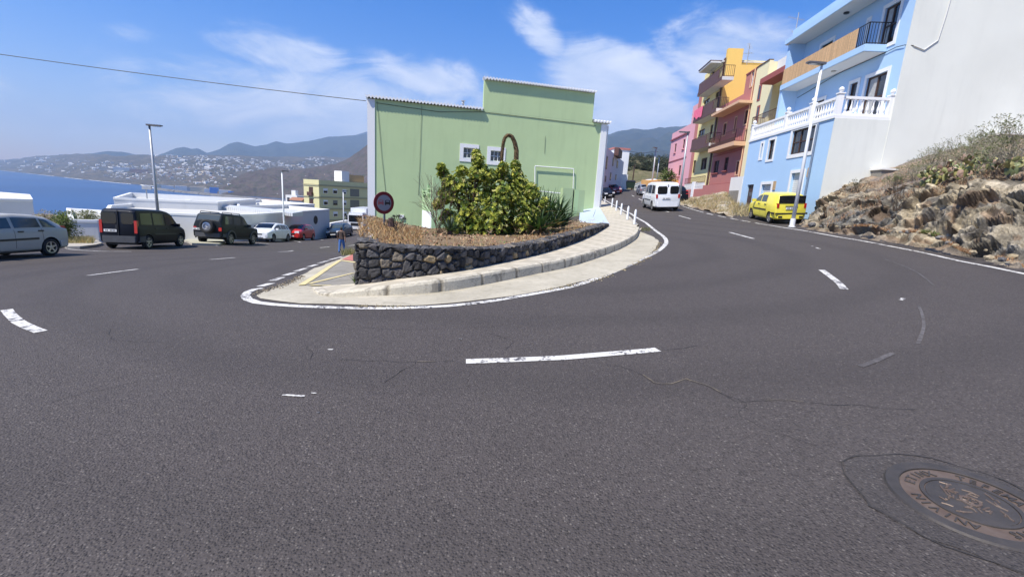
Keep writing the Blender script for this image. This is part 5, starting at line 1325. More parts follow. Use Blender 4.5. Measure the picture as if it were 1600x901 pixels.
    def topp(x0, x1, k0=-.86, k1=.86, off=.008, nx=6, ny=8):
        mb = MB(); dz = (pl_(top, x1) - pl_(top, x0)) / (x1 - x0); nl = math.hypot(1, dz)
        for i in range(nx + 1):
            for j in range(ny + 1):
                x = lerp(x0, x1, i / nx); y, z = topz_(x, lerp(k0, k1, j / ny)); mb.v.append((x - dz / nl * off, y, z + off / nl))
        for i in range(nx):
            for j in range(ny): a = i * (ny + 1) + j; mb.f.append((a, a + ny + 1, a + ny + 2, a + 1))
        return mb
    topp(*S['screen']).build('windscreen', gm, t_)
    if 'rscreen' in S: topp(*S['rscreen']).build('rear_window', gm, t_)
    xe = -L / 2
    for (y0, y1, z0, z1) in S.get('rear_flat', []):
        mb = MB(); r_ = .05; mb.box(xe - .012, xe + .012, y0, y1, z0 + r_, z1 - r_); mb.box(xe - .0122, xe + .0118, y0 + r_, y1 - r_, z0, z1); mb.build('rear_window', gm, t_)
    # lamps
    bz = S.get('tail_z', (.75, 1.0)); bw = S.get('tail_w', .16)
    for s_ in (1, -1):
        wv_ = w_at(xe + .05) * .95
        mb = MB(); y1 = s_ * (wv_ + .004); y0 = s_ * (wv_ - bw); sl_ = S.get('tail_slant', 0); ya, yb = min(y0, y1), max(y0, y1); tw_ = S.get('tail_wrap', .14); mb.hexa([(xe - .02, ya, bz[0]), (xe + tw_, ya, bz[0]), (xe + tw_, yb, bz[0]), (xe - .02, yb, bz[0]), (xe - .02 + sl_, ya, bz[1]), (xe + tw_ + sl_, ya, bz[1]), (xe + tw_ + sl_, yb, bz[1]), (xe - .02 + sl_, yb, bz[1])]); mb.build('tail_light', M_REDL, t_)
    hz = S.get('head_z', (.62, .78)); 
    for s_ in (1, -1):
        xe2 = L / 2; wv_ = w_at(xe2 - .05) * .93; mb = MB()
        hw = S.get('head_w', .34); y0, y1 = s_ * (wv_ - hw), s_ * wv_
        mb.hexa([(xe2 - .06, y0, hz[0]), (xe2 + .012, y0, hz[0]), (xe2 - .02, y1, hz[0]), (xe2 - .34, y1 + s_ * .035, hz[0] + .03), (xe2 - .1, y0, hz[1]), (xe2 - .02, y0, hz[1] - .02), (xe2 - .07, y1, hz[1]), (xe2 - .36, y1 + s_ * .035, hz[1] + .02)])
        fix_normals(mb.build('headlight', M_HEADL, t_))
    # bumpers, plates, trims
    bmat_ = S.get('bumper', body_m)
    for sgn, nmx in ((-1, 'rear_bumper'), (1, 'front_bumper')):
        mb = MB(); z0, z1 = S.get('bump_z', (.28, .52)); wv_ = w_at(sgn * (L / 2 - .05)); X = sgn * L / 2
        pts = [(X - sgn * .42, Wd / 2 * .985), (X - sgn * .10, wv_ * .99), (X + sgn * .03, wv_ * .80), (X + sgn * .045, 0), (X + sgn * .03, -wv_ * .80), (X - sgn * .10, -wv_ * .99), (X - sgn * .42, -Wd / 2 * .985)]
        for x, y in pts:
            mb.v += [(x, y * .98, z0), (x, y * 1.012, z0 + .04), (x, y * 1.012, z1 - .03), (x, y * .97, z1)]
        for i in range(len(pts) - 1):
            for k in range(3): a = i * 4 + k; mb.f.append((a, a + 1, a + 5, a + 4))
        mb.f += [(0, 1, 2, 3), (24, 27, 26, 25)]
        fix_normals(mb.build(nmx, bmat_, t_, smooth=False))
    pz = S.get('plate_z', .80); py_ = S.get('plate_y', 0); mb = MB(); mb.box(xe - .03, xe - .012, py_ - .25, py_ + .25, pz - .055, pz + .055); o = mb.build('number_plate', M_PLATE, t_)
    mb = MB(); pr = random.Random(int(L * 1000)); y = py_ - .2
    for i in range(7):
        if i != 4: mb.box(xe - .0325, xe - .0302, y, y + .034, pz - .032, pz + .032)
        y += .058
    mb.build('plate_marks', M_BLACK, o)
    mb = MB(); mb.box(L / 2 + .045, L / 2 + .055, -.25, .25, .36, .46); mb.build('number_plate', M_PLATE, t_)
    mb = MB(); gzz = S.get('grille', (.55, .68)); mb.box(L / 2 - .01, L / 2 + .02, -.33, .33, *gzz); mb.box(L / 2 + .0, L / 2 + .052, -.42, .42, .30, .345); mb.build('grille', M_BLACK, t_)
    mb = MB()
    for x in S['doors']:
        for s_ in (1, -1):
            for i, f0, f1 in ((2, .2, 1), (3, 0, 1), (4, 0, 1)):
                a = side(x - .006, i, f0, s_, .003); b_ = side(x + .006, i, f0, s_, .003); c = side(x + .006, i, f1, s_, .003); d_ = side(x - .006, i, f1, s_, .003); mb.add([a, b_, c, d_], [(0, 1, 2, 3)])
    mb.build('door_gap', M_BLACK, t_)
    for x in S['handles']:
        for s_ in (1, -1):
            a = side(x, 4, .35, s_, .015); mb = MB(); mb.box(x - .085, x + .085, a[1] - .016, a[1] + .016, a[2] - .018, a[2] + .018); mb.build('door_handle', S.get('handle_m', M_BLACK), t_)
    if S.get('rub'):
        for s_ in (1, -1): patch(xr + wr + .12, xf - wr - .12, 3, .05, .30, s_, .012).build('side_moulding', M_BLACK, t_)
    if S.get('sill'):
        for s_ in (1, -1): patch(xr + wr + .06, xf - wr - .06, 1, .2, 1, s_, .012).build('sill', S['sill'], t_)
    mx = S['mirror']
    for s_ in (1, -1):
        a = side(mx, 5, .12, s_, .0); mb = MB(); mb.box(mx - .05, mx + .07, min(a[1], a[1] + s_ * .19), max(a[1], a[1] + s_ * .19), a[2] - .01, a[2] + .13); mb.build('mirror', S.get('mirror_m', body_m), t_)
    # wheels
    spk = S.get('spokes', 5); rim_r = wr * .66
    for x in (xf, xr):
        for s_ in (1, -1):
            c = Vector((x, s_ * (Wd / 2 - .20), wr)); A_ = (0, s_, 0)
            mb = MB().lathe(c, A_, [(-.0, wr * .55), (0, wr * .92), (.02, wr), (.15, wr), (.18, wr * .93), (.185, rim_r + .015), (.17, rim_r), (.12, rim_r * .98)], 26, cap=False)
            tyre = mb.build('wheel', M_TYRE, t_, smooth=True)
            mb = MB().lathe(c, A_, [(.10, .002), (.11, rim_r)], 24); mb.build('brake_disc', M_BLACK, tyre)
            mb = MB().lathe(c, A_, [(.13, rim_r), (.178, rim_r), (.174, rim_r - .022), (.13, rim_r - .022)], 26, cap=False)
            mb.lathe(c, A_, [(.12, .05), (.165, .05), (.172, .035), (.172, .001)], 12)
            for k in range(spk):
                q = 2 * math.pi * k / spk + .3; d_ = Vector((math.cos(q), 0, math.sin(q))); e_ = Vector((-math.sin(q), 0, math.cos(q)))
                w0_ = .032 if spk < 7 else .022; ay_ = Vector(A_)
                p0_ = c + d_ * .03; p1_ = c + d_ * (rim_r - .01)
                mb.hexa([p0_ - e_ * w0_ + ay_ * .12, p0_ + e_ * w0_ + ay_ * .12, p1_ + e_ * w0_ * .8 + ay_ * .12, p1_ - e_ * w0_ * .8 + ay_ * .12, p0_ - e_ * w0_ + ay_ * .168, p0_ + e_ * w0_ + ay_ * .168, p1_ + e_ * w0_ * .8 + ay_ * .172, p1_ - e_ * w0_ * .8 + ay_ * .172])
            fix_normals(mb.build('rim', S.get('rim_m', M_RIM), tyre))
    mb = MB(); mb.box(-L / 2 + .25, L / 2 - .3, -Wd / 2 + .24, Wd / 2 - .24, gc - .03, gc + .1); mb.build('underbody', M_BLACK, t_)
    if 'extra' in S: S['extra'](t_, side, topz_)
    # set on the ground
    f2 = Vector(fwd).normalized(); c = Vector(pos); lf = Vector((-f2.y, f2.x))
    def gp_(a, b_): q = c + f2 * a + lf * b_; return Vector((q.x, q.y, gz(q.x, q.y)))
    f3 = (gp_(xf, 0) - gp_(xr, 0)).normalized(); l3 = (gp_(0, .7) - gp_(0, -.7)).normalized(); u3 = f3.cross(l3).normalized(); l3 = u3.cross(f3)
    o3 = gp_(0, 0); mid = (gp_(xf, .7) + gp_(xf, -.7) + gp_(xr, .7) + gp_(xr, -.7)) / 4; o3.z = mid.z - f3.z * (xf + xr) / 2 / max(f3.to_2d().length, .1) * 1.0 + .004
    t_.matrix_world = Matrix(((f3.x, l3.x, u3.x, o3.x), (f3.y, l3.y, u3.y, o3.y), (f3.z, l3.z, u3.z, o3.z), (0, 0, 0, 1)))
    return t_
P_SIL = simple('silver_paint', (.43, .415, .365), .4, 0, .05, 2, .4, .2); P_NAVY = simple('black_blue_paint', (.006, .008, .014), .42, 0, .05, 2, .2, .06); P_GREEN = simple('dark_green_grey_paint', (.014, .017, .018), .45, 0, .05, 2, .2, .06)
P_WHT = paint('white_paint', (.76, .77, .78), 0, .3); P_RED = paint('red_paint', (.50, .02, .02), 0, .3); P_BLUE = paint('dark_blue_paint', (.025, .045, .07), .3); P_YEL = paint('yellow_paint', (.86, .74, .08), 0, .3)
P_GREY = paint('grey_silver_paint', (.28, .30, .33), .5); P_MAR = paint('maroon_paint', (.20, .02, .03), .1)
M_GREYPL = simple('dark_grey_bumper', (.06, .062, .066), .55); M_SILBUMP = simple('silver_sill', (.16, .16, .155), .5)
hatch = dict(L=4.15, W=1.70, xf=1.30, xr=-1.31, belt=[(-2.07, .93), (-1.2, .94), (.9, .88), (2.07, .78)],
    top=[(-2.07, .98), (-1.98, 1.04), (-1.45, 1.33), (-1.0, 1.41), (-.3, 1.44), (.25, 1.40), (.60, 1.28), (1.12, .98), (1.6, .86), (1.95, .72), (2.07, .62)],
    side_win=[(-1.62, -1.12, .28, .02), (-1.04, -.18, .02, 0), (-.08, 1.02, 0, -.12)], screen=(.32, 1.07), rscreen=(-1.92, -1.48), doors=[-.13, .95, -1.05], handles=[-.0 - .32, -1.0], mirror=.78, tail_slant=.10, tail_z=(.74, 1.02), tail_w=.16, head_z=(.60, .76), plate_z=.68)
def mod(base, **k): d = dict(base); d.update(k); return d
car_hatch = mod(hatch, paint=P_SIL, glass=M_GLASSC, rub=True, sill=M_SILBUMP, handle_m=M_BLACK, mirror_m=P_SIL, bumper=P_SIL)
car_i20 = mod(hatch, L=4.04, W=1.75, xf=1.27, xr=-1.28, paint=P_WHT, wr=.30, rim_m=M_SILBUMP, head_z=(.62, .74), grille=(.42, .62), handle_m=P_WHT,
    top=[(-2.02, .98), (-1.95, 1.08), (-1.5, 1.36), (-1.0, 1.43), (-.2, 1.45), (.2, 1.43), (.55, 1.33), (1.10, 1.02), (1.5, .92), (1.9, .78), (2.02, .66)])
car_c2 = mod(hatch, L=3.67, W=1.66, xf=1.13, xr=-1.15, paint=P_RED, wr=.29, belt=[(-1.83, .98), (-1, .98), (.8, .93), (1.83, .80)],
    top=[(-1.83, 1.0), (-1.78, 1.12), (-1.55, 1.38), (-1.1, 1.45), (-.3, 1.47), (.2, 1.42), (.5, 1.30), (1.0, 1.04), (1.4, .92), (1.7, .78), (1.83, .66)],
    side_win=[(-1.45, -.72, .1, .02), (-.62, .85, .0, -.1)], screen=(.28, .95), rscreen=(-1.77, -1.58), doors=[-.67, .78], handles=[-.5], mirror=.62, head_z=(.64, .84), head_w=.36)
car_meg = mod(hatch, L=4.21, W=1.77, xf=1.32, xr=-1.30, paint=P_BLUE)
atos_top = [(-1.75, 1.0), (-1.70, 1.18), (-1.58, 1.43), (-1.3, 1.475), (-.4, 1.50), (.15, 1.48), (.42, 1.41), (1.02, 1.05), (1.35, .97), (1.62, .84), (1.75, .66)]
def atos_extra(t_, side, tz):
    mb = MB(); mb.box(-1.80, -1.735, -.70, .70, .50, .56); mb.build('bumper_strip', M_BLACK, t_)
    for s_ in (1, -1):
        mb = MB(); a = side(-1.3, 3, 0, s_, .01); mb.box(-1.74, -1.42, a[1] - .02, a[1] + .02, .49, .57); mb.build('bumper_strip', M_BLACK, t_)
        mb = MB(); mb.box(-1.812, -1.79, s_ * .48 - .09, s_ * .48 + .09, .34, .41); mb.build('exhaust_slot', M_BLACK, t_)
    mb = MB(); mb.box(-1.782, -1.765, -.28, .28, .86, .90); mb.build('handle_strip', M_GREYPL, t_)
car_atos = dict(L=3.5, W=1.52, xf=1.12, xr=-1.16, gc=.19, wr=.27, paint=P_YEL, glass=M_GLASSC, belt=[(-1.75, .98), (0, .96), (.9, .94), (1.75, .80)], top=atos_top, rw=.80,
    side_win=[(-.62, -.02, .02, 0), (.06, .93, 0, -.1)], screen=(.46, .97), rear_flat=[], rscreen=(-1.695, -1.60), doors=[.0, .86, -.75], handles=[.18, -.60], mirror=.68, tail_z=(.80, 1.02), tail_w=.10, plate_z=.78, plate_y=0, rub=True, head_z=(.62, .80), extra=None, tail=.07)
car_atos['extra'] = lambda t_, side, tz: (atos_extra(t_, side, tz), MB().box(-1.768, -1.742, -.60, .60, 1.02, 1.38).build('rear_window', M_GLASS, t_))
kan_top = [(-1.99, 1.50), (-1.96, 1.70), (-1.86, 1.79), (-1.0, 1.82), (0, 1.81), (.45, 1.75), (.75, 1.62), (1.30, 1.12), (1.65, 1.02), (1.88, .86), (1.99, .66)]
def kan_extra(t_, side, tz):
    mb = MB(); mb.box(-2.03, -2.0, -.012, .012, .55, 1.72); mb.build('door_gap', M_BLACK, t_)
    mb = MB(); mb.box(-2.04, -2.0, .02, .10, .92, 1.08); mb.build('door_handle', M_BLACK, t_)
van = dict(L=3.98, W=1.66, xf=1.28, xr=-1.32, gc=.22, wr=.31, rw=.86, tail=.05, belt=[(-1.99, 1.02), (.6, .98), (1.2, .97), (1.99, .84)], top=kan_top,
    screen=(.80, 1.24), doors=[.02, .98, -.92], handles=[.15, -.75], mirror=.90, tail_z=(.72, 1.28), tail_w=.11, tail_wrap=.10, plate_z=.82, head_z=(.66, .86), extra=kan_extra, bump_z=(.30, .60))
car_kan = mod(van, paint=P_NAVY, bumper=M_GREYPL, rub=True, side_win=[(-1.75, -.98, .03, 0), (-.86, -.02, 0, 0), (.08, 1.14, 0, -.1)], rear_flat=[(.06, .66, 1.12, 1.62), (-.62, -.12, 1.12, 1.62)], plate_y=.32, rim_m=M_RIM, sill=M_GREYPL)
car_cad = mod(van, L=4.1, paint=P_WHT, side_win=[(-1.70, -.98, .03, 0), (-.86, -.02, 0, 0), (.08, 1.14, 0, -.1)], rear_flat=[(.05, .66, 1.10, 1.58), (-.66, -.12, 1.10, 1.58)], tail_z=(.84, 1.08), rub=True, handle_m=P_WHT, plate_y=.1)
def paj_extra(t_, side, tz):
    c = Vector((-2.31, -.05, 1.02)); mb = MB().lathe(c, (-1, 0, 0), [(-.02, .1), (-.02, .36), (.02, .39), (.17, .39), (.21, .36), (.21, .25), (.17, .23)], 28, cap=False); o = mb.build('spare_wheel', M_TYRE, t_, smooth=True)
    mb = MB().lathe(c, (-1, 0, 0), [(.12, .24), (.18, .24), (.19, .17), (.13, .15), (.14, .08), (.17, .06), (.17, .001)], 24); mb.build('rim', M_RIM, o)
    for s_ in (1, -1):
        mb = MB(); mb.tube([(-1.9, s_ * .60, 1.80), (-1.85, s_ * .60, 1.88), (.05, s_ * .60, 1.88), (.1, s_ * .60, 1.80)], .022, 6); mb.tube([(-.9, s_ * .60, 1.80), (-.9, s_ * .60, 1.88)], .02, 6); mb.build('roof_rail', M_BLACK, t_)
        mb = MB(); mb.box(-.80, .92, s_ * .80 - .09, s_ * .80 + .09, .36, .41); mb.build('side_step', M_GREYPL, t_)
        for x in (1.35, -1.38):
            mb = MB(); n0 = 14
            for k in range(n0 + 1):
                q = math.pi * k / n0 * 1.08 - .12
                for r_, y in ((.42, .86), (.52, .86), (.52, .90), (.42, .905)): mb.v.append((x + math.cos(q) * r_, s_ * y, .38 + math.sin(q) * r_ * .95))
            for k in range(n0):
                for m_k in range(4): a = k * 4 + m_k; b_ = k * 4 + (m_k + 1) % 4; mb.f.append((a, b_, b_ + 4, a + 4))
            fix_normals(mb.build('wheel_arch', M_GREYPL, t_, smooth=False))
car_paj = dict(L=4.5, W=1.74, xf=1.36, xr=-1.38, gc=.33, wr=.37, rw=.84, tail=.06, paint=P_GREEN, glass=M_GLASSC, bumper=M_GREYPL, belt=[(-2.25, 1.12), (1.1, 1.08), (2.25, 1.0)],
    top=[(-2.25, 1.15), (-2.22, 1.35), (-2.02, 1.74), (-1.8, 1.82), (-.9, 1.84), (.1, 1.81), (.38, 1.72), (1.0, 1.20), (1.6, 1.12), (2.1, 1.05), (2.25, .90)],
    side_win=[(-1.92, -1.10, .12, 0), (-1.0, -.12, 0, 0), (-.02, .90, 0, -.08)], screen=(.44, .95), rscreen=(-2.19, -2.04), doors=[-.07, .85, -1.0], handles=[.1, -.85], mirror=.62, tail_z=(.78, .98), tail_w=.16, plate_z=.85, plate_y=.55, head_z=(.78, .95), bump_z=(.42, .66), extra=paj_extra, spokes=6)
def along(px, py, Y, off): # point at a bearing and distance, pushed sideways
    q = P(px, py, Y).to_2d(); return q + Vector(off)
build_car('parked_car', 'silver grey hatchback parked at the far left edge of the picture', 'car', car_hatch, Vector(hit(82, 400).to_2d()) + Vector((-.85 + .08, -1.31)), (.07, -1))
build_car('parked_van', 'black and dark blue windowed van with tall red tail lights parked left', 'van', car_kan, Vector((P(223, 389, 20.4).x - .80, 20.4 + 1.3)), (-.17, 1))
build_car('parked_off_roader', 'dark green off-roader with spare wheel on its back door and roof rails', 'off-roader', car_paj, Vector((P(356, 381, 26.5).x - .84, 26.5 + 1.4)), (-.09, 1))
build_car('parked_car', 'white hatchback parked nose to nose with the dark off-roader', 'car', car_i20, Vector((P(425, 378, 33.5).x - .82, 33.5 + 1.25)), (.08, -1))
build_car('parked_car', 'bright red small hatchback parked behind the white hatchback', 'car', car_c2, Vector((P(473, 376, 39.5).x - .78, 39.5 + 1.1)), (.08, -1))
build_car('parked_car', 'dark blue hatchback with a sunshade in its windscreen at the foot of the left street', 'car', mod(car_meg, glass=M_GLASSC), Vector((P(523, 372, 46.5).x, 46.5 + 1.5)), (.06, -1))
_q = P(1203.5, 349, 23); build_car('parked_car', 'bright yellow small hatchback parked at the garage doors of the blue house', 'car', car_atos, Vector((_q.x + .74, 23 + 1.1)), (.10, 1))
_q = P(1021, 322, 30.0); build_car('driving_van', 'white windowed van driving away up the right hand street', 'van', car_cad, Vector((_q.x + .80, 30 + 1.35)), (.05, 1))
_q = P(1010, 302, 62); build_car('parked_car', 'grey silver hatchback parked in front of a white van up the street', 'car', mod(car_i20, paint=P_GREY, glass=M_GLASS), Vector((_q.x, 63)), (.12, 1))
_q = P(1013, 297, 72); build_car('parked_van', 'white van parked beyond the grey hatchback far up the street', 'van', mod(car_cad, rub=False), Vector((_q.x + .3, 72)), (.12, 1))
_q = P(1064, 318, 36.5); build_car('parked_car', 'dark car mostly hidden behind the white driving van', 'car', mod(car_meg, paint=P_NAVY), Vector((_q.x - .35, 38)), (.05, 1))
_q = P(951, 300, 62); build_car('parked_car', 'dark car with pale bonnet parked by the white houses, left of the street', 'car', mod(car_meg, paint=P_NAVY), Vector((_q.x - .1, 64)), (.2, -1))
_q = P(964, 298, 70); build_car('parked_car', 'dark red car parked behind the dark one by the far white houses', 'car', mod(car_c2, paint=P_MAR), Vector((_q.x - .1, 72)), (.2, -1))
# sunshade of the dark blue car
# white lorry down the left street
lt = P(560.5, 362, 58); lo = thing('lorry', (lt.x, lt.y, lt.z), 'white lorry cab front seen just left of the green building', 'lorry', 'cars and vans along the two streets', local=True)
mb = MB(); mb.box(-1.0, 1.0, 0, 5.5, .7, 3.0); mb.build('body', P_WHT, lo)
mb = MB(); mb.box(-.95, .95, -1.35, -.06, .45, 2.25); mb.box(-.85, .85, -1.25, -.06, 2.25, 2.5); mb.build('cab', P_WHT, lo)
mb = MB(); mb.box(-.82, .82, -1.375, -1.352, 1.35, 2.15); mb.build('windscreen', M_GLASS, lo)
mb = MB(); mb.box(-.6, .6, -1.372, -1.352, .85, 1.2); mb.build('grille', M_BLACK, lo)
for s_ in (-1, 1):
    mb = MB(); mb.box(s_ * .78 - .13, s_ * .78 + .13, -1.38, -1.352, .7, .95); mb.build('headlight', M_HEADL, lo)
    for y in (-.6, 3.9): MB().lathe((s_ * .72, y, .42), (s_, 0, 0), [(0, .42), (.25, .42)], 18).build('wheel', M_TYRE, lo)
    mb = MB(); mb.box(s_ * 1.08 - .08, s_ * 1.08 + .08, -1.3, -1.22, 1.5, 2.1); mb.build('mirror', M_BLACK, lo)
lo.rotation_euler = (0, 0, .05)
# waste container up the street
wc = P(984, 299, 84); wc_ = thing('waste_container', (wc.x, wc.y, gz(wc.x, wc.y)), 'dark green wheeled waste container at the end of the uphill street', 'waste container', local=True)
mb = MB(); mb.hexa([(-.6, -.45, .2), (.6, -.45, .2), (.6, .45, .2), (-.6, .45, .2), (-.75, -.55, 1.35), (.75, -.55, 1.35), (.75, .55, 1.35), (-.75, .55, 1.35)]); mb.build('body', simple('dark_green_plastic', (.02, .045, .03), .5), wc_)
mb = MB(); mb.hexa([(-.8, -.6, 1.352), (.8, -.6, 1.352), (.8, .6, 1.352), (-.8, .6, 1.352), (-.6, -.3, 1.6), (.6, -.3, 1.6), (.6, .4, 1.6), (-.6, .4, 1.6)]); mb.build('lid', M_BLACK, wc_)
for sx_ in (-.5, .5):
    for sy_ in (-.35, .35): MB().lathe((sx_, sy_, .1), (1, 0, 0), [(-.04, .1), (.04, .1)], 10).build('wheel', M_TYRE, wc_)
# ================================================================== POLES, SIGN, BOLLARDS
def lamp_post(px0, py0, px1, py1, Y, arm, label, m=M_GALV, r0=.09, headL=.62, gy=None):
    a = P(px0, py0, Y); zg_ = gz(a.x, a.y) if gy is None else gy; zt = P(px1, py1, Y).z
    t_ = thing('street_lamp', (a.x, a.y, zg_), label, 'street lamp', 'street lamps')
    mb = MB().tube([(a.x, a.y, zg_ - .1), (a.x, a.y, zg_ + (zt - zg_) * .5), (a.x, a.y, zt)], [r0, r0 * .8, r0 * .55], 12); mb.build('pole', m, t_, smooth=True)
    d = Vector((*arm, 0)).normalized(); s_ = Vector((-d.y, d.x, 0)); c = Vector((a.x, a.y, zt))
    def bx(l0, l1, w_, z0, z1, tap=1.0):
        return [c + d * l0 - s_ * w_ + Vector((0, 0, z0)), c + d * l1 - s_ * w_ * tap + Vector((0, 0, z0 + .02)), c + d * l1 + s_ * w_ * tap + Vector((0, 0, z0 + .02)), c + d * l0 + s_ * w_ + Vector((0, 0, z0)),
                c + d * l0 - s_ * w_ + Vector((0, 0, z1)), c + d * l1 - s_ * w_ * tap + Vector((0, 0, z1 - .01)), c + d * l1 + s_ * w_ * tap + Vector((0, 0, z1 - .01)), c + d * l0 + s_ * w_ + Vector((0, 0, z1))]
    mb = MB().hexa(bx(-.10, headL, .13, .0, .09, .9)); hd = fix_normals(mb.build('lamp_head', simple('lamp_grey', (.13, .13, .14), .5), t_))
    mb = MB().hexa(bx(.12, headL - .08, .10, -.012, -.002)); fix_normals(mb.build('lens', M_HEADL, hd))
    mb = MB().lathe((a.x, a.y, zg_), (0, 0, 1), [(0, .16), (.02, .16), (.03, .11), (.35, .11), (.36, .09)], 12); mb.build('base', m, t_)
    return t_
lamp_post(247, 335, 236.5, 197, 25.5, (1, .1), 'grey lamp post with flat head rising behind the black van')
lamp_post(443, 330, 440.5, 268, 36.5, (.25, 1), 'slim white lamp post rising from the roof edge behind the white hatchback', M_WPAINT, .08)
lamp_post(537, 350, 538.5, 299, 58, (.6, .5), 'distant slim lamp post in front of the lemon apartment block', M_WPAINT, .08)
lamp_post(1239, 345, 1284.5, 101.5, 20.6, (-1, -.1), 'tall white lamp post standing beside the yellow car', M_WPAINT, .085, .66)
lamp_post(1060, 320, 1077, 158 + 50, 33.2, (-1, 0), 'grey white lamp post just right of the driving white van', M_GALV, .09)
lamp_post(1017, 300, 1028, 232, 62, (-.6, -.6), 'lamp post beside the grey hatchback up the street', M_GALV, .13, .8)
lamp_post(1024, 297, 1031, 245, 80, (-.6, -.6), 'farther lamp post beyond the grey hatchback', M_GALV, .12, .8)
q = P(987, 293, 88); tb = MB().tube([(q.x, q.y, gz(q.x, min(q.y, 92)) - .5), (q.x + .1, q.y, P(990, 257, 88).z)], [.14, .10], 8).build('wooden_pole', M_WOOD, None, loc=(q.x, q.y, gz(q.x, q.y))); tag(tb, 'thin dark wooden pole near the waste container at the street end', 'pole')
# roof mast left of the first lamp
q = P(231, 321, 45); pm = thing('roof_mast', (q.x, q.y, -3), 'thin mast with small floodlight on the white roof left of the tall lamp post', 'mast')
zt = P(230, 292, 45).z; MB().tube([(q.x, q.y, -3), (q.x, q.y, zt)], .05, 6).build('mast', M_GALV, pm)
MB().box(q.x - .35, q.x + .55, q.y - .1, q.y + .1, zt - .25, zt + .1).build('floodlight', M_GALV, pm)
MB().tube([(q.x - .5, q.y, zt + .15), (q.x + .9, q.y, zt - .1)], .04, 5).build('arm', M_GALV, pm)
# overhead cable
ca = P(-700, -22, 30); cb = P(572, 157, 29.2); pts = []
cmid = P(250, 123, 29.5)
for i in range(41):
    u = i / 40; x = ca.x + (cb.x - ca.x) * u; y = ca.y + (cb.y - ca.y) * u
    pts.append([x, y, 0])
zfit = {0: None}
for i, p in enumerate(pts):
    # sample the sag from the photograph at the bearings it crosses
    r = p[0] / p[1]; px = 400.0
    tab = [(-700, -22), (-300, 42), (0, 84), (150, 106), (300, 126), (430, 142), (572, 157)]
    for _ in range(12):
        py = interp(tab, px); px -= (ratio(px, py) - r) * FPX * .8
        px = max(-900, min(600, px))
    p[2] = ray(px, interp(tab, px)).z / ray(px, interp(tab, px)).y * p[1]
zc = np.polyfit(range(41), [p[2] for p in pts], 3)
for i, p in enumerate(pts): p[2] = float(np.polyval(zc, i))
o = MB().tube(pts, .022, 5).build('overhead_cable', M_CABLE, None, loc=pts[-1]); tag(o, 'black overhead cable crossing the sky to the corner of the green building', 'cable')
# cable across the far street
a = P(981, 236, 90); b_ = P(1028, 237, 66); c_ = P(1050, 238, 50)
mb = MB().tube([a, a.lerp(b_, .5) + Vector((0, 0, -.3)), b_], .035, 4); o = mb.build('overhead_cable', M_CABLE, None, loc=a); tag(o, 'short cable between the taller white house and a lamp post up the street', 'cable')
# no overtaking sign
sq = P(600, 317, 13.4); zg_ = float(G_pl(np.array([sq.x]), np.array([sq.y]))[0])
ts = thing('road_sign', (sq.x, sq.y, zg_ - .2), 'round red rimmed no overtaking sign with red and black cars on a pole', 'road sign')
toc = Vector((-sq.x * .25, -1, 0)).normalized(); sdv = Vector((-toc.y, toc.x, 0)) 
if sdv.x < 0: sdv = -sdv
MB().tube([(sq.x, sq.y + .04, zg_ - .4), (sq.x, sq.y + .04, sq.z + .1)], .032, 8).build('pole', simple('sign_pole', (.20, .21, .21), .5, .4), ts)
R_ = .325
M_SRED = simple('sign_red', (.17, .008, .014), .45, 0, .1, 3); M_SWH = simple('sign_white', (.25, .27, .30), .4, 0, .1, 3); M_SRED2 = simple('sign_faded_red', (.38, .10, .10), .5); M_SBL = simple('sign_black', (.015, .017, .02), .5)
pl8 = MB().lathe(sq, toc, [(-.02, R_), (.004, R_), (.006, R_ - .005), (.006, R_ * .70)], 48).build('plate', M_SRED, ts)
MB().lathe(sq + toc * .0065, toc, [(0, R_ * .71), (.002, R_ * .71), (.003, .001)], 40).build('face', M_SWH, pl8)
def mini_car(cx, m, nm):
    mb = MB(); up = Vector((0, 0, 1)); c = sq + sdv * cx + toc * .010
    def rc(x0, x1, z0, z1, dx=0): 
        q = [(x0, z0), (x1, z0), (x1 - dx, z1), (x0 + dx, z1)]; mb.hexa([c + sdv * x + up * z for x, z in q] + [c + sdv * x + up * z + toc * .004 for x, z in q])
    rc(-.09, .09, -.035, .022); rc(-.085, -.05, -.06, -.034); rc(.05, .085, -.06, -.034); rc(-.085, .085, .0225, .03, .01); rc(-.075, -.055, .03, .07, -.01); rc(.055, .075, .03, .07, -.01); rc(-.066, .066, .0702, .085, .01)
    return fix_normals(mb.build(nm, m, pl8))
mini_car(-.108, M_SRED2, 'car_symbol'); mini_car(.112, M_SBL, 'car_symbol')
# bollards
first = None
for i, q in enumerate([(991, 350.5), (980, 343), (970, 335.5), (962.6, 329), (956, 324), (945, 317)]):
    h = hit(*q, .18); lab = ['white painted bollard nearest the camera at the bend of the pavement', 'second white bollard from the kerb end', 'third white bollard from the kerb end, middle of the row', 'fourth white bollard from the kerb end', 'white bollard at the edge of the building shadow', 'grey looking bollard standing in the shadow of the green building'][i]
    if first is None:
        first = thing('bollard', h, lab, 'bollard', 'white bollards along the pavement edge', local=True)
        MB().lathe((0, 0, -.1), (0, 0, 1), [(0, .052), (.62, .052), (.68, .045), (.74, .02), (.75, .001)], 14).build('post', M_WPAINT, first, smooth=False)
        MB().lathe((0, 0, -.02), (0, 0, 1), [(0, .075), (.03, .075), (.035, .054)], 14).build('base', M_GALV, first)
    else: copy_thing(first, h, label=lab)
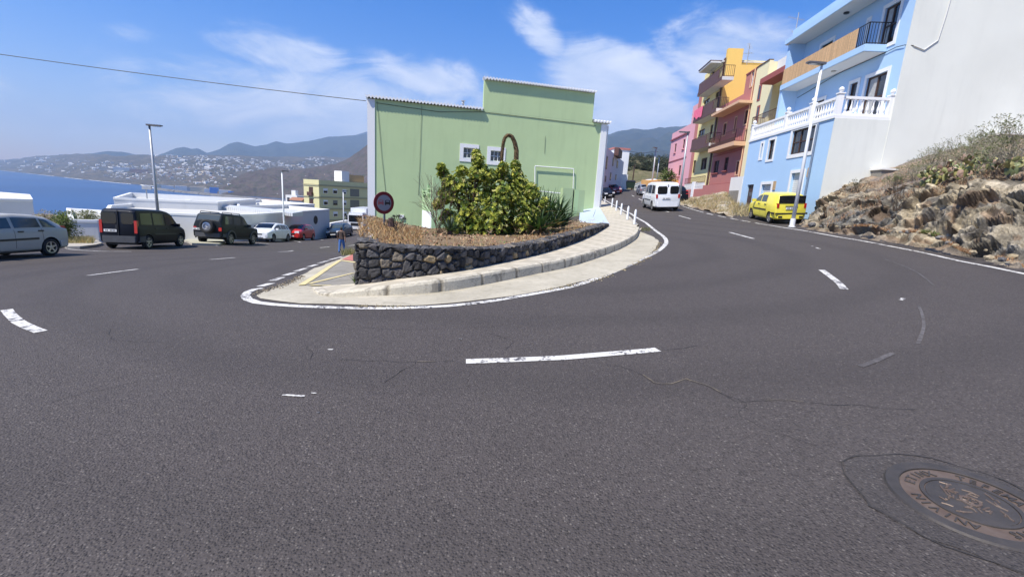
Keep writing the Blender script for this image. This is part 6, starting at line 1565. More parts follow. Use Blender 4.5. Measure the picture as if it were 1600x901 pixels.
# ================================================================== PERSON
def person(foot, facing, label):
    H_ = 1.68; t_ = thing('person', foot, label, 'person', local=True)
    bm = bmesh.new(); sk = [('pel', 0, 0, .92, .15, .11), ('wa', 0, .0, 1.08, .13, .095), ('ch', 0, 0, 1.30, .165, .11), ('nk', 0, 0, 1.44, .062, .062), ('hd0', 0, .01, 1.50, .065, .075), ('hd1', 0, .02, 1.60, .083, .095), ('hd2', 0, .01, 1.68, .05, .06)]
    V = {}
    for nme, x, y, z, rx, ry in sk: V[nme] = (Vector((x, y, z)), rx, ry)
    def add(n, x, y, z, r): V[n] = (Vector((x, y, z)), r, r)
    for s_, k in ((1, .10), (-1, -.08)):
        add('hip%d' % s_, s_ * .09, 0, .86, .10); add('kn%d' % s_, s_ * .10, k + .02, .47, .062); add('an%d' % s_, s_ * .10, k * 1.4 - .03, .09, .042); add('to%d' % s_, s_ * .11, k * 1.4 + .12, .035, .035)
        add('sh%d' % s_, s_ * .185, 0, 1.375, .058); add('el%d' % s_, s_ * .27, -.03 - k * .4, 1.10, .042); add('wr%d' % s_, s_ * .29, .03 - k, .87, .030); add('ha%d' % s_, s_ * .29, .05 - k, .79, .036); add('fi%d' % s_, s_ * .285, .06 - k, .72, .018)
    E_ = [('pel', 'wa'), ('wa', 'ch'), ('ch', 'nk'), ('nk', 'hd0'), ('hd0', 'hd1'), ('hd1', 'hd2')]
    for s_ in (1, -1):
        E_ += [('pel', 'hip%d' % s_), ('hip%d' % s_, 'kn%d' % s_), ('kn%d' % s_, 'an%d' % s_), ('an%d' % s_, 'to%d' % s_), ('ch', 'sh%d' % s_), ('sh%d' % s_, 'el%d' % s_), ('el%d' % s_, 'wr%d' % s_), ('wr%d' % s_, 'ha%d' % s_), ('ha%d' % s_, 'fi%d' % s_)]
    names = list(V); me = bpy.data.meshes.new('body'); me.from_pydata([V[n][0] for n in names], [(names.index(a), names.index(b)) for a, b in E_], [])
    def skinned(me, name, m, grow=0, keep=None):
        o = bpy.data.objects.new(name, me); COL.objects.link(o); o.modifiers.new('sk', 'SKIN'); ss = o.modifiers.new('sub', 'SUBSURF'); ss.levels = 2
        bpy.context.view_layer.objects.active = o
        sv = me.skin_vertices[0].data if me.skin_vertices else None
        return o, sv
    bm = bmesh.new(); bm.from_mesh(me); lay = bm.verts.layers.skin.verify(); bm.verts.ensure_lookup_table()
    for v, n in zip(bm.verts, names): v[lay].radius = (V[n][1], V[n][2]); v[lay].use_root = (n == 'pel')
    bm.to_mesh(me); bm.free()
    o = bpy.data.objects.new('body', me); COL.objects.link(o); o.modifiers.new('sk', 'SKIN').use_smooth_shade = True; o.modifiers.new('sub', 'SUBSURF').levels = 2
    dg = bpy.context.evaluated_depsgraph_get(); dg.update(); nm = bpy.data.meshes.new_from_object(o.evaluated_get(dg)); bpy.data.objects.remove(o)
    nm.materials.clear(); nm.materials.append(simple('skin', (.34, .18, .12), .6))
    nm.polygons.foreach_set('material_index', [0] * len(nm.polygons))
    body = bpy.data.objects.new('body', nm); COL.objects.link(body); body.parent = t_; ORIG[body.name] = Vector((0, 0, 0))
    # clothes: the same surface pushed outwards
    def cloth(name, test, m, d):
        bm = bmesh.new(); bm.from_mesh(nm); bm.normal_update()
        rem = [f for f in bm.faces if not test(f.calc_center_median())]; bmesh.ops.delete(bm, geom=rem, context='FACES')
        for v in bm.verts: v.co += v.normal * d
        m3 = bpy.data.meshes.new(name); bm.to_mesh(m3); bm.free(); m3.materials.clear(); m3.materials.append(m); m3.polygons.foreach_set('use_smooth', [True] * len(m3.polygons))
        c = bpy.data.objects.new(name, m3); COL.objects.link(c); c.parent = t_; s2 = c.modifiers.new('s', 'SOLIDIFY'); s2.thickness = .006
        return c
    cloth('t_shirt', lambda c: (c.z > .90 and c.z < 1.425 and abs(c.x) < .19) or (abs(c.x) >= .17 and c.z > 1.13 and c.z < 1.43), simple('dark_brown_shirt', (.075, .05, .04), .9, 0, .2, 20), .014)
    cloth('jeans', lambda c: c.z < .945 and c.z > .10 and abs(c.x) < .225 , simple('blue_denim', (.07, .17, .42), .9, 0, .3, 14), .010)
    cloth('shoes', lambda c: c.z <= .105, M_BLACK, .012)
    cloth('hair', lambda c: c.z > 1.56 and not (c.y > .055 and c.z < 1.645) or (c.z > 1.50 and c.y < -.01), simple('dark_hair', (.02, .014, .01), .7), .010)
    t_.rotation_euler = (0, 0, math.atan2(-facing[0], facing[1])); return t_
ft_ = P(534, 398, 28.5); person((ft_.x, ft_.y, gz(ft_.x, ft_.y)), (.1, 1), 'person in a dark brown t-shirt and blue jeans walking away down the left street')
# ================================================================== ROCK BANK
bp = []
for y in (2, 5, 8, 11, 14, 17, 19.5, 21.5):
    xe_ = float(np.interp(y, [2, 8.8, 11.9, 14.8, 19.2, 23.6], [8.6, 9.95, 10.87, 11.39, 11.75, 12.0])) + .15; bp.append((xe_, y, gz(xe_, y) + .02)); bp.append((xe_ - 1.5, y, gz(xe_, y) - .15))
for px, py, Y in [(1256, 352, 20.5), (1262, 335, 21.0), (1300, 326, 19.5), (1350, 322, 17.5), (1400, 314, 15.6), (1450, 311, 13.9), (1500, 308, 12.8), (1560, 303, 12.0), (1650, 300, 11), (1750, 300, 10), (1350, 345, 16), (1450, 350, 13.2), (1550, 350, 11.4), (1650, 356, 10.2)]:
    bp.append(tuple(P(px, py, Y)))
for px, py in [(1276, 309), (1330, 286), (1376, 268), (1440, 244), (1500, 230), (1560, 220), (1600, 214), (1700, 205), (1850, 190)]:
    s_, z_ = FC.px(px, py); bp.append(tuple(FC.pt(s_, z_, 0)))
for px, py, Y in [(1400, 288, 20), (1500, 265, 18), (1600, 255, 17), (1700, 250, 16)]: bp.append(tuple(P(px, py, Y)))
G_bk = tps(bp, .02)
def xedge(y): return np.interp(y, [-6, 2, 8.8, 11.9, 14.8, 19.2, 22.5, 24], [6.5, 8.6, 9.95, 10.87, 11.39, 11.75, 13.6, 15.2]) + .22
nu, nv_ = 520, 300
ys = np.linspace(-2, 23.6, nu); us = np.linspace(0, 1, nv_) ** 1.5
YY, UU = np.meshgrid(ys, us, indexing='ij'); XX = xedge(YY) + UU * (32 - xedge(YY)); ZZ = G_bk(XX.ravel(), YY.ravel()).reshape(XX.shape); D0_ = XX - xedge(YY); ZZ = ZZ + (G_(XX, YY) - .02 - ZZ) * (1 - sstep(.0, 1.0, D0_)); ZZ = np.where(YY < 5, np.minimum(ZZ, 2.0 + .15 * (XX - 10)), ZZ)
D_ = XX - xedge(YY)
FACE = sstep(.05, .5, D_) * (1 - sstep(2.6, 4.2, D_ + np.maximum(0, YY - 16) * .1))
vs = []; cols_ = []; HH = np.zeros((nu, nv_)); FF = np.zeros((nu, nv_))
for i in range(nu):
    for j in range(nv_):
        x, y, z, f, d = XX[i, j], YY[i, j], ZZ[i, j], FACE[i, j], D_[i, j]
        pv_ = Vector((x * .9, y * .9, z * 1.6))
        if d < 7 and y > 3:
            wv2 = Vector((noise.noise(pv_ * 1.3), noise.noise(pv_ * 1.3 + Vector((9, 0, 0))), noise.noise(pv_ * 1.3 + Vector((0, 9, 0))))) * .55
            dd, pts_ = noise.voronoi((pv_ + wv2) * 1.15, distance_metric='DISTANCE', exponent=2.5); e = dd[1] - dd[0]; cellv = noise.cell(pts_[0] * 3.1); crk = float(sstep(0, .13, e))
            dd2, pts2 = noise.voronoi((pv_ + wv2 * .5) * 3.6); e2 = dd2[1] - dd2[0]; c2 = noise.cell(pts2[0] * 5.1); crk2 = float(sstep(0, .22, e2))
        else: e = 1; cellv = .0; crk = 1; crk2 = 1; c2 = 0; e2 = 1
        fr1 = noise.fractal(pv_ * 2.2, .85, 2.1, 4); st1 = noise.noise(Vector((x * .5, y * .5, z * 7 + fr1 * .8)))
        if e < 1 and f > .02:
            pc_ = Vector(pts_[0]); tl = Vector((noise.cell(pc_ * 5.3), noise.cell(pc_ * 6.7), noise.cell(pc_ * 8.9))); dl_ = (pv_ + wv2) * 1.15 - pc_; fac_ = tl.dot(dl_) * .9
            pc2 = Vector(pts2[0]); fac2 = Vector((noise.cell(pc2 * 5.3), noise.cell(pc2 * 6.7), noise.cell(pc2 * 8.9))).dot((pv_ + wv2 * .5) * 3.6 - pc2) * .22
        else: fac_ = fac2 = 0
        h = f * (crk * (.14 + cellv * .14 + fac_ * .50) + crk2 * (.08 + c2 * .06 + fac2 * .75) - .20 + fr1 * .05 + st1 * .07) + (1 - f) * fr1 * .07 * min(1, d * 2)
        # push outwards towards the road as well as up
        HH[i, j] = h
        tan_ = max(0, min(1, .66 + noise.fractal(Vector((x * .35, y * .35, z * .6)), .9, 2, 4) * .9 + cellv * .35))
        rock = Vector((.25, .24, .215)).lerp(Vector((.47, .395, .27)), tan_)
        if noise.noise(Vector((x * 1.1, y * 1.1, z * 1.5 + 7))) > .26: rock = rock.lerp(Vector((.15, .14, .13)), .7)
        if noise.noise(Vector((x * 2.1, y * 2.1, z * 2.5 + 17))) > .2: rock = rock.lerp(Vector((.27, .18, .11)), .7)
        rock *= (.68 + .36 * c2 + .25 * st1)
        soil = Vector((.22, .165, .12)).lerp(Vector((.31, .225, .155)), .5 + .5 * fr1)
        if noise.noise(Vector((x * .6, y * .6, 3))) > .1: soil = soil.lerp(Vector((.17, .16, .155)), .6)
        mixf = max(0, min(1, f * 1.3 + .25 * fr1)); c = soil.lerp(rock, mixf)
        if d < .35: c = c.lerp(Vector((.24, .19, .13)), 1 - d / .35)
        cols_.append(tuple(c))
for _ in range(1):
    Hp = np.pad(HH, 1, mode='edge'); HH = (Hp[1:-1, 1:-1] * 4 + Hp[:-2, 1:-1] + Hp[2:, 1:-1] + Hp[1:-1, :-2] + Hp[1:-1, 2:]) / 8
vs = [(float(XX[i, j] - HH[i, j] * .8 * FACE[i, j]), float(YY[i, j] - HH[i, j] * .3 * FACE[i, j]), float(ZZ[i, j] + HH[i, j] * (1 - .45 * FACE[i, j]))) for i in range(nu) for j in range(nv_)]
mb = MB(); mb.v = vs; mb.c = cols_; mb.f = [(i * nv_ + j, i * nv_ + j + 1, (i + 1) * nv_ + j + 1, (i + 1) * nv_ + j) for i in range(nu - 1) for j in range(nv_ - 1)]
M_ROCK = vcol('bank_rock', .95, .5, 16, .03, .2)
o = mb.build('rock_bank', M_ROCK, None); o['kind'] = 'structure'
if o.data.polygons[1000].normal.z < 0: o.data.flip_normals()
def bankz(x, y): return float(G_bk(np.array([x]), np.array([y]))[0])
def bank_hit(px, py):
    d = ray(px, py); Y = np.linspace(6, 23.3, 900); X = d.x / d.y * Y; Z = d.z / d.y * Y
    e = Z - G_bk(X, Y); ok = (X > xedge(Y)) & (e < 0); i = int(np.argmax(ok)) if ok.any() else len(Y) - 1
    return Vector((X[i], Y[i], float(G_bk(X[i:i + 1], Y[i:i + 1])[0])))
# loose rocks and boulders on the bank and a small bank in front of the red house
def boulder(p, s_, c, sd, mbx):
    n0 = len(mbx.v); r_ = random.Random(sd); bm = bmesh.new(); bmesh.ops.create_icosphere(bm, subdivisions=2, radius=1)
    for v in bm.verts:
        k = 1 + .35 * noise.noise(v.co * 1.7 + Vector((sd, 0, 0))) + .12 * noise.noise(v.co * 5 + Vector((sd, 3, 0))); v.co = Vector((v.co.x * k * s_[0], v.co.y * k * s_[1], v.co.z * k * s_[2])); 
    R = Matrix.Rotation(r_.uniform(0, 6), 3, 'Z')
    mbx.add([Vector(p) + R @ v.co for v in bm.verts], [tuple(v.index for v in f.verts) for f in bm.faces], c); bm.free()
ROCKG = 'loose rocks along the foot of the bank'
k = 0
for px in range(1262, 1600, 13):
    for r_ in range(1):
        py = interp([(1240, 355), (1350, 371), (1450, 388), (1600, 418)], px) - rnd.uniform(1, 14); q = bank_hit(px + rnd.uniform(-9, 9), py); s_ = rnd.uniform(.03, .10) * (1.6 if rnd.random() < .15 else 1)
        g_ = rnd.choice([(.36, .29, .18), (.22, .21, .195), (.13, .125, .12), (.40, .33, .22)])
        mb = MB(); boulder((q.x, q.y, q.z + s_ * .3), (s_, s_ * .8, s_ * .65), g_, k, mb); o = mb.build('rock', M_ROCK, None, loc=q)
        tag(o, 'loose angular rock lying on the rocky bank beside the road', 'rock', ROCKG); k += 1
# small bank by the red house
sbp = [(hit(1096, 331).to_2d()), (hit(1137, 340).to_2d())]
def sb_h(x, y):
    d = x - xedge2(y); return G_(x, y) + sstep(0, 4.6, d) * .62 * (1 - sstep(.452, .474, x / y)) * (sstep(25.5, 27, y)) * (1 - sstep(37, 41, y)) + .04
def xedge2(y): return 12.05 + 0 * y
mb = MB(); nn1, nn2 = 90, 50
for i in range(nn1):
    for j in range(nn2):
        y = 25.2 + 15 * i / (nn1 - 1); x = 12.15 + 7.5 * j / (nn2 - 1); f = noise.fractal(Vector((x * 1.1, y * 1.1, 0)), .9, 2, 5); dd, pt_ = noise.voronoi(Vector((x * 1.5, y * 1.5, 1)))
        z = float(sb_h(x, y)) + f * .12 * float(1 - sstep(.455, .476, x / y)) + noise.cell(pt_[0] * 3) * .18 * min(1, j / 8) * float(1 - sstep(.455, .476, x / y)) - .06 * float(sstep(.47, .476, x / y)); mb.v.append((x, y, z)); g_ = noise.cell(pt_[0] * 7)
        mb.c.append(tuple(Vector((.24, .18, .11)).lerp(Vector((.42, .37, .29)), max(0, min(1, .5 + g_)))))
mb.f = [(i * nn2 + j, i * nn2 + j + 1, (i + 1) * nn2 + j + 1, (i + 1) * nn2 + j) for i in range(nn1 - 1) for j in range(nn2 - 1)]
o = mb.build('rubble_bank', M_ROCK); o['kind'] = 'structure'
if o.data.polygons[100].normal.z < 0: o.data.flip_normals()
# ================================================================== PLANTS
M_LEAF = vcol('leaf', .45, .25, 6, 0, .5); M_DRY = vcol('dry_stalks', .9, .2, 8, 0, .2)
def f_leaf(t, b):
    at = t.new('ShaderNodeAttribute', attribute_name='Col'); t.link(at.outputs['Color'], b.inputs['Base Color'])
    tr = t.new('ShaderNodeBsdfTranslucent'); t.link(t.mix(1.0, at.outputs['Color'], (1.0, 1.1, .5), 'MULTIPLY'), tr.inputs['Color'])
    ms = t.new('ShaderNodeMixShader'); ms.inputs[0].default_value = .28; o = t.n['Material Output']; t.link(b.outputs[0], ms.inputs[1]); t.link(tr.outputs[0], ms.inputs[2]); t.link(ms.outputs[0], o.inputs['Surface'])
M_LEAF2 = mat('glossy_leaf', None, .42, spec=.45, fn=f_leaf)
def rdir(r_, up=0.0):
    v = Vector((r_.gauss(0, 1), r_.gauss(0, 1), r_.gauss(0, 1) + up)); return v.normalized()
# main bush: a crown outline traced as lobes with their own depth
bq = P(752, 368, 14.2); zB = float(G_pl(np.array([bq.x]), np.array([bq.y]))[0])
bush = thing('leafy_bush', (bq.x, bq.y, zB), 'big yellow green leafy bush with upright shoots in the stone walled planter', 'bush', local=False)
LOB = [(700, 305, 16), (700, 340, 14), (722, 290, 24), (735, 325, 28), (750, 270, 17), (760, 300, 30), (747, 250, 9), (744, 240, 6), (775, 335, 32), (790, 300, 26), (785, 273, 11), (787, 262, 8), (810, 290, 18), (807, 270, 9), (805, 258, 7), (815, 320, 26), (830, 300, 14), (835, 330, 15), (693, 272, 9), (689, 262, 6), (701, 285, 12), (712, 352, 14), (745, 355, 22), (790, 358, 20), (823, 345, 20), (850, 318, 8), (684, 320, 8), (765, 275, 12), (722, 268, 8)]
r_ = random.Random(11); mbL = MB(); mbS = MB()
trunks = [bq + Vector((a, b_, 0)) for a, b_ in ((-.35, 0), (0, .1), (.4, -.05))]
for (lx, ly, lr) in LOB:
    Y = 14.2 + r_.uniform(-.5, .6) - (0.2 if lr > 20 else 0); c = P(lx, ly, Y); R = lr / FPX * Y
    st_ = min(trunks, key=lambda t_: (t_ - c).length); mid_ = (st_ + c) / 2 + Vector((r_.uniform(-.1, .1), r_.uniform(-.1, .1), .1))
    mbS.tube([st_, mid_, c], [.045, .03, .012], 6)
    nwh = int(100 + 720 * R * R / .35)
    for _ in range(min(nwh, 330)):
        d = rdir(r_); rad = R * (r_.random() ** .45) * r_.uniform(.8, 1.08); p = c + Vector((d.x * rad, d.y * rad * 1.25, d.z * rad))
        ax_ = (Vector((d.x, d.y, d.z * .5 + .75)) + rdir(r_) * .35).normalized()
        tone = r_.random()
        base = Vector((.13, .19, .02)).lerp(Vector((.58, .57, .11)), tone ** 1.5)
        if r_.random() < .08: base = Vector((.50, .46, .18))
        if r_.random() < .16: base = Vector((.06, .11, .02))
        sdv_ = ax_.orthogonal().normalized(); n_ = r_.randint(5, 7); a0 = r_.uniform(0, 6)
        for k in range(n_):
            q = a0 + 2 * math.pi * k / n_; rd = (Matrix.Rotation(q, 3, ax_) @ sdv_); dr_ = (rd + ax_ * r_.uniform(.25, .75)).normalized()
            L_ = r_.uniform(.065, .11); cc = base * r_.uniform(.8, 1.2); mbL.leaf(p, dr_, ax_, L_, L_ * .22, tuple(cc), .3)
mbL.build('foliage', M_LEAF2, bush); mbS.build('stems', M_WOOD, bush)
# arching dead agave flower stalk
zs_ = 14.6; arc_px = [(799, 355), (801, 330), (803, 300), (805.5, 270), (806.5, 250), (807, 235), (804, 222), (799.5, 213), (794, 211), (789, 215), (786.5, 223), (785, 235), (784, 248), (783.5, 258)]
pts = [P(a, b_, zs_) for a, b_ in arc_px]
ast = thing('agave_flower_stalk', (pts[0].x, pts[0].y, zB), 'arching dry brown flower stalk hooping over the top of the leafy bush', 'dry flower stalk', local=False)
rad = [.055, .06, .07, .078, .078, .072, .064, .056, .05, .048, .05, .052, .052, .04]
mb = MB().tube(smooth3 := [pts[0]] + [pts[i].lerp(pts[i + 1], u) for i in range(len(pts) - 1) for u in (.5, 1)], [rad[0]] + [lerp(rad[i], rad[i + 1], u) for i in range(len(pts) - 1) for u in (.5, 1)], 10, col=(.17, .115, .06))
for i in range(2600):
    k = r_.uniform(3, len(smooth3) - 1.01); a = int(k); p = smooth3[a].lerp(smooth3[a + 1], k - a); ra = lerp(rad[a // 2], rad[min(13, a // 2 + 1)], .5); t_ = (smooth3[a + 1] - smooth3[a]).normalized(); d = rdir(r_); d = (d - t_ * d.dot(t_)).normalized()
    g_ = r_.uniform(.7, 1.3); mb.leaf(p + d * ra * .9, (d + t_ * .4 * r_.random()).normalized(), t_, r_.uniform(.02, .035), .009, (.22 * g_, .155 * g_, .085 * g_), .1)
mb.build('stalk', M_DRY, ast)
def rosette(name, loc, nl, L, wd, label, cat, col1, col2, grp=None, seed=1, dead=.15, tilt=(.2, 1.25), mtl=None):
    r_ = random.Random(seed); t_ = thing(name, loc, label, cat, grp); mb = MB(); c = Vector(loc)
    for i in range(nl):
        az_ = i * 2.4 + r_.uniform(-.3, .3); el = lerp(tilt[1], tilt[0], (i / nl)) + r_.uniform(-.12, .12); l_ = L * r_.uniform(.75, 1.1); d = Vector((math.cos(az_) * math.cos(el), math.sin(az_) * math.cos(el), math.sin(el)))
        sd = d.cross(Vector((0, 0, 1))).normalized(); up = sd.cross(d); dry = r_.random() < dead and el < .8
        k = r_.uniform(.8, 1.2); col_ = tuple(Vector((.42, .30, .19)) * k) if dry else tuple(Vector(col1).lerp(Vector(col2), r_.random()) * k)
        segs = 5; n0 = len(mb.v)
        for s_ in range(segs + 1):
            u = s_ / segs; p = c + d * l_ * u - Vector((0, 0, 1)) * l_ * (.35 if dry else .16) * u * u * math.cos(el) + up * 0; w_ = wd * (math.sin(math.pi * min(1, u * .75 + .22))) * (1 - u * .65)
            if s_ == segs: w_ = .002
            mb.v += [tuple(p - sd * w_ + up * w_ * .35), tuple(p), tuple(p + sd * w_ + up * w_ * .35)]; mb.c += [col_] * 3
        for s_ in range(segs):
            a = n0 + s_ * 3; mb.f += [(a, a + 1, a + 4, a + 3), (a + 1, a + 2, a + 5, a + 4)]
    mb.build('leaves', mtl or M_LEAF2, t_)
    mb = MB().lathe(c - Vector((0, 0, .08)), (0, 0, 1), [(0, .09), (.2, .06)], 8); mb.build('stem', M_WOOD, t_); return t_
AG = 'dark green agaves right of the leafy bush'
def soilp(px, py, Y):
    p = P(px, py, Y); p.z = float(G_pl(np.array([p.x]), np.array([p.y]))[0]); return p
labs = ['tallest dark agave touching the right side of the leafy bush', 'dark agave rosette low beside the bush base', 'dark agave in the middle of the right hand clump', 'agave with long leaves reaching towards the gate pier', 'agave with dry hanging leaves at the right end of the clump', 'small dark agave in front of the clump by the stone wall', 'dark agave at the front left of the clump', 'broad dark agave at the front right of the clump', 'dark agave pressed against the bush, left end of the clump']
for i, (px, py, Y, L, n_) in enumerate([(836, 338, 15.4, 1.25, 56), (818, 355, 14.3, .8, 44), (856, 338, 16.0, 1.15, 52), (873, 345, 16.6, .95, 44), (880, 350, 17.0, .8, 40), (850, 356, 14.9, .8, 40), (842, 352, 13.6, .85, 44), (866, 352, 15.0, .9, 44), (830, 345, 13.8, .9, 40)]):
    q = soilp(px, py, Y); q.z += .12 + (.35 if i in (0, 2, 3) else 0); rosette('agave', q, n_, L, .06, labs[i], 'agave', (.025, .055, .022), (.06, .11, .035), AG, i + 3, (.05, .1, .1, .15, .4, .35, .1, .2, .05)[i])
q = soilp(703, 368, 13.2); q.z += .08; rosette('agave', q, 34, .62, .045, 'dark spiky agave at the left foot of the leafy bush', 'agave', (.04, .07, .04), (.09, .13, .08), None, 21, .1)
q = soilp(845, 366, 13.6); q.z += .05; rosette('agave', q, 26, .55, .05, 'brown withered agave behind the stone wall right of the bush', 'agave', (.30, .2, .12), (.22, .16, .1), None, 22, .7)
# twiggy dead bush at left
def twiggy(name, loc, h, n, label, cat, col, seed, spread=.6, lv=3, r0=.012, grp=None, leafc=None, leafn=0, m=None):
    r_ = random.Random(seed); t_ = thing(name, loc, label, cat, grp); mb = MB(); tips = []
    def br(p, d, l, r, lev):
        e = p + d * l; m_ = (p + e) / 2 + rdir(r_) * l * .08; k = r_.uniform(.75, 1.25); mb.tube([p, m_, e], [r, r * .8, r * .6], 4 if r < .012 else 5, cap=False, col=tuple(x * k for x in col))
        if lev == 0: tips.append((e, d)); return
        for _ in range(r_.choice((2, 2, 3))): br(e, (d + rdir(r_, .3) * spread).normalized(), l * r_.uniform(.6, .85), r * .68, lev - 1)
    for i in range(n): br(Vector(loc) + Vector((r_.uniform(-.1, .1), r_.uniform(-.1, .1), 0)) * h, (Vector((r_.gauss(0, .55), r_.gauss(0, .55), 1))).normalized(), h * .38 * r_.uniform(.7, 1.2), r0, lv)
    mb.build('branches', m or M_DRY, t_)
    if leafn:
        ml = MB()
        for e, d in tips:
            for _ in range(leafn): q = r_.uniform(.7, 1.2); ml.leaf(e, (d + rdir(r_) * .9).normalized(), d, r_.uniform(.04, .08), .008, tuple(x * q for x in leafc))
        ml.build('leaves', M_LEAF, t_)
    return t_
q = soilp(688, 368, 13.6); twiggy('dead_shrub', q, 1.5, 13, 'bare grey brown twiggy shrub between the green gate wall and the bush', 'dead shrub', (.17, .12, .085), 5, .45, 3, .012)
q = soilp(611, 368, 10.6); rosette('succulent', q + Vector((0, 0, .22)), 26, .15, .03, 'small dark succulent with rosettes beside the road sign', 'succulent', (.06, .06, .045), (.12, .10, .06), None, 31, .2); twiggy('succulent', soilp(619, 368, 10.8), .42, 6, 'little branching succulent with dark tufts right of the road sign foot', 'succulent', (.12, .10, .07), 8, .7, 2, .012, None, (.07, .07, .045), 9)
# dry grass (stuff)
def grass(name, pts_fn, n, hmin, hmax, cols, label, seed=1, wd=.004, lean=.5):
    r_ = random.Random(seed); mb = MB()
    for _ in range(n):
        p = pts_fn(r_)
        if p is None: continue
        h = r_.uniform(hmin, hmax); d = Vector((r_.gauss(0, lean), r_.gauss(0, lean), 1)).normalized(); sd = Vector((r_.uniform(-1, 1), r_.uniform(-1, 1), 0)).normalized() * wd * r_.uniform(.7, 1.6); c = tuple(Vector(r_.choice(cols)) * r_.uniform(.75, 1.2))
        e = p + d * h; m_ = p + d * h * .55 + Vector((0, 0, h * .06)); n0 = len(mb.v)
        mb.add([p - sd, p + sd, m_ + sd * .8, e, m_ - sd * .8], [(0, 1, 2, 3, 4)], c)
    o = mb.build(name, M_DRY); o['kind'] = 'stuff'; o['label'] = label; return o
STRAW = [(.50, .34, .15), (.42, .26, .11), (.58, .44, .24), (.30, .18, .09), (.36, .19, .08)]
innp = [q for q in inner]
def plant_pt(r_):
    while True:
        k = r_.random() ** 1.2; i = r_.randint(0, len(innp) - 1); p = innp[i]; 
        dx = r_.random() ** 2 * 3.2; q = Vector((p.x + r_.uniform(-.2, .2) + .1, p.y + dx)) 
        if q.x > 2.5 and r_.random() < .8: return None
        if q.x > 4: return None
        dens = noise.noise(Vector((q.x * 1.4, q.y * 1.4, 0)))
        if dens < -.2 and r_.random() < .7: return None
        return Vector((q.x, q.y, float(G_pl(np.array([q.x]), np.array([q.y]))[0])))
grass('dry_grass', plant_pt, 3200, .04, .15, STRAW, 'dry straw coloured grass along the inside of the stone wall', 3)
def litter_pt(r_):
    i = r_.randint(0, len(innp) - 1); q = Vector((innp[i].x + r_.uniform(-.3, .3), innp[i].y + r_.random() * 6 + .1))
    if q.x > 3.2 or noise.noise(Vector((q.x * 1.2, q.y * 1.2, 8))) < -.1: return None
    return Vector((q.x, q.y, float(G_pl(np.array([q.x]), np.array([q.y]))[0])))
grass('leaf_litter', litter_pt, 5200, .02, .07, [(.40, .22, .13), (.28, .16, .10), (.50, .38, .24), (.20, .12, .08), (.14, .16, .06)], 'fallen dry leaves and litter on the planter soil', 33, .022, 1.2)
def plant_pt2(r_):
    px = r_.uniform(560, 660); Y = r_.uniform(8.2, 13.5); q = P(px, 372, Y); return Vector((q.x, q.y, float(G_pl(np.array([q.x]), np.array([q.y]))[0])))
grass('dry_grass', plant_pt2, 1900, .05, .22, STRAW, 'thick dry golden grass around the foot of the road sign', 4, .004, .8)
def weed_pt(px0, px1, py0, py1, off=.0):
    def f(r_): q = hit(r_.uniform(px0, px1), r_.uniform(py0, py1)); return q
    return f
grass('weeds', weed_pt(556, 572, 441, 447), 500, .06, .22, [(.10, .16, .04), (.16, .22, .06), (.07, .11, .03)], 'green weed tuft at the left corner of the stone wall', 5, .004, .6)
grass('weeds', weed_pt(534, 553, 396, 399), 350, .10, .35, [(.16, .18, .06), (.28, .27, .12), (.35, .3, .15)], 'sparse yellow green weeds on the pavement edge near the walking person', 6, .006, .4)
grass('weeds', weed_pt(1002, 1016, 356, 362), 200, .04, .12, [(.10, .13, .04), (.2, .18, .08)], 'small weeds at the kerb end beside the nearest bollard', 7, .004, .6)
# kerb island with dry grass between the silver car and the black van
ki = [hit(*q).to_2d() for q in ((99, 385), (104, 389), (125, 389), (150, 386), (160, 383), (152, 378), (105, 378))]
drape(ki, .12, 'kerb_island', M_KERB, .4)
mb = MB()
for i in range(len(ki)):
    a, b_ = ki[i], ki[(i + 1) % len(ki)]; mb.add([(a.x, a.y, gz(a.x, a.y) - .05), (b_.x, b_.y, gz(b_.x, b_.y) - .05), (b_.x, b_.y, gz(b_.x, b_.y) + .121), (a.x, a.y, gz(a.x, a.y) + .121)], [(0, 1, 2, 3)])
o = mb.build('kerb', M_KERB); o['kind'] = 'structure'
def isl(r_): q = hit(r_.uniform(97, 146), r_.uniform(378, 384)); q.z += .1; return q
grass('dry_grass', isl, 2600, .12, .42, [(.60, .47, .22), (.5, .38, .16), (.62, .52, .28), (.25, .27, .1)], 'clump of dry golden grass on the kerb between silver car and black van', 8, .006, .5)
ki2 = [hit(*q).to_2d() for q in ((288, 378), (300, 383), (342, 384), (352, 381), (348, 377), (300, 374))]
drape(ki2, .12, 'kerb_island', plaster('worn_yellow_kerb', (.50, .47, .33), .3, .5), .4)
mb = MB()
for i in range(len(ki2)):
    a, b_ = ki2[i], ki2[(i + 1) % len(ki2)]; mb.add([(a.x, a.y, gz(a.x, a.y) - .05), (b_.x, b_.y, gz(b_.x, b_.y) - .05), (b_.x, b_.y, gz(b_.x, b_.y) + .121), (a.x, a.y, gz(a.x, a.y) + .121)], [(0, 1, 2, 3)])
o = mb.build('kerb', M_KERB); o['kind'] = 'structure'
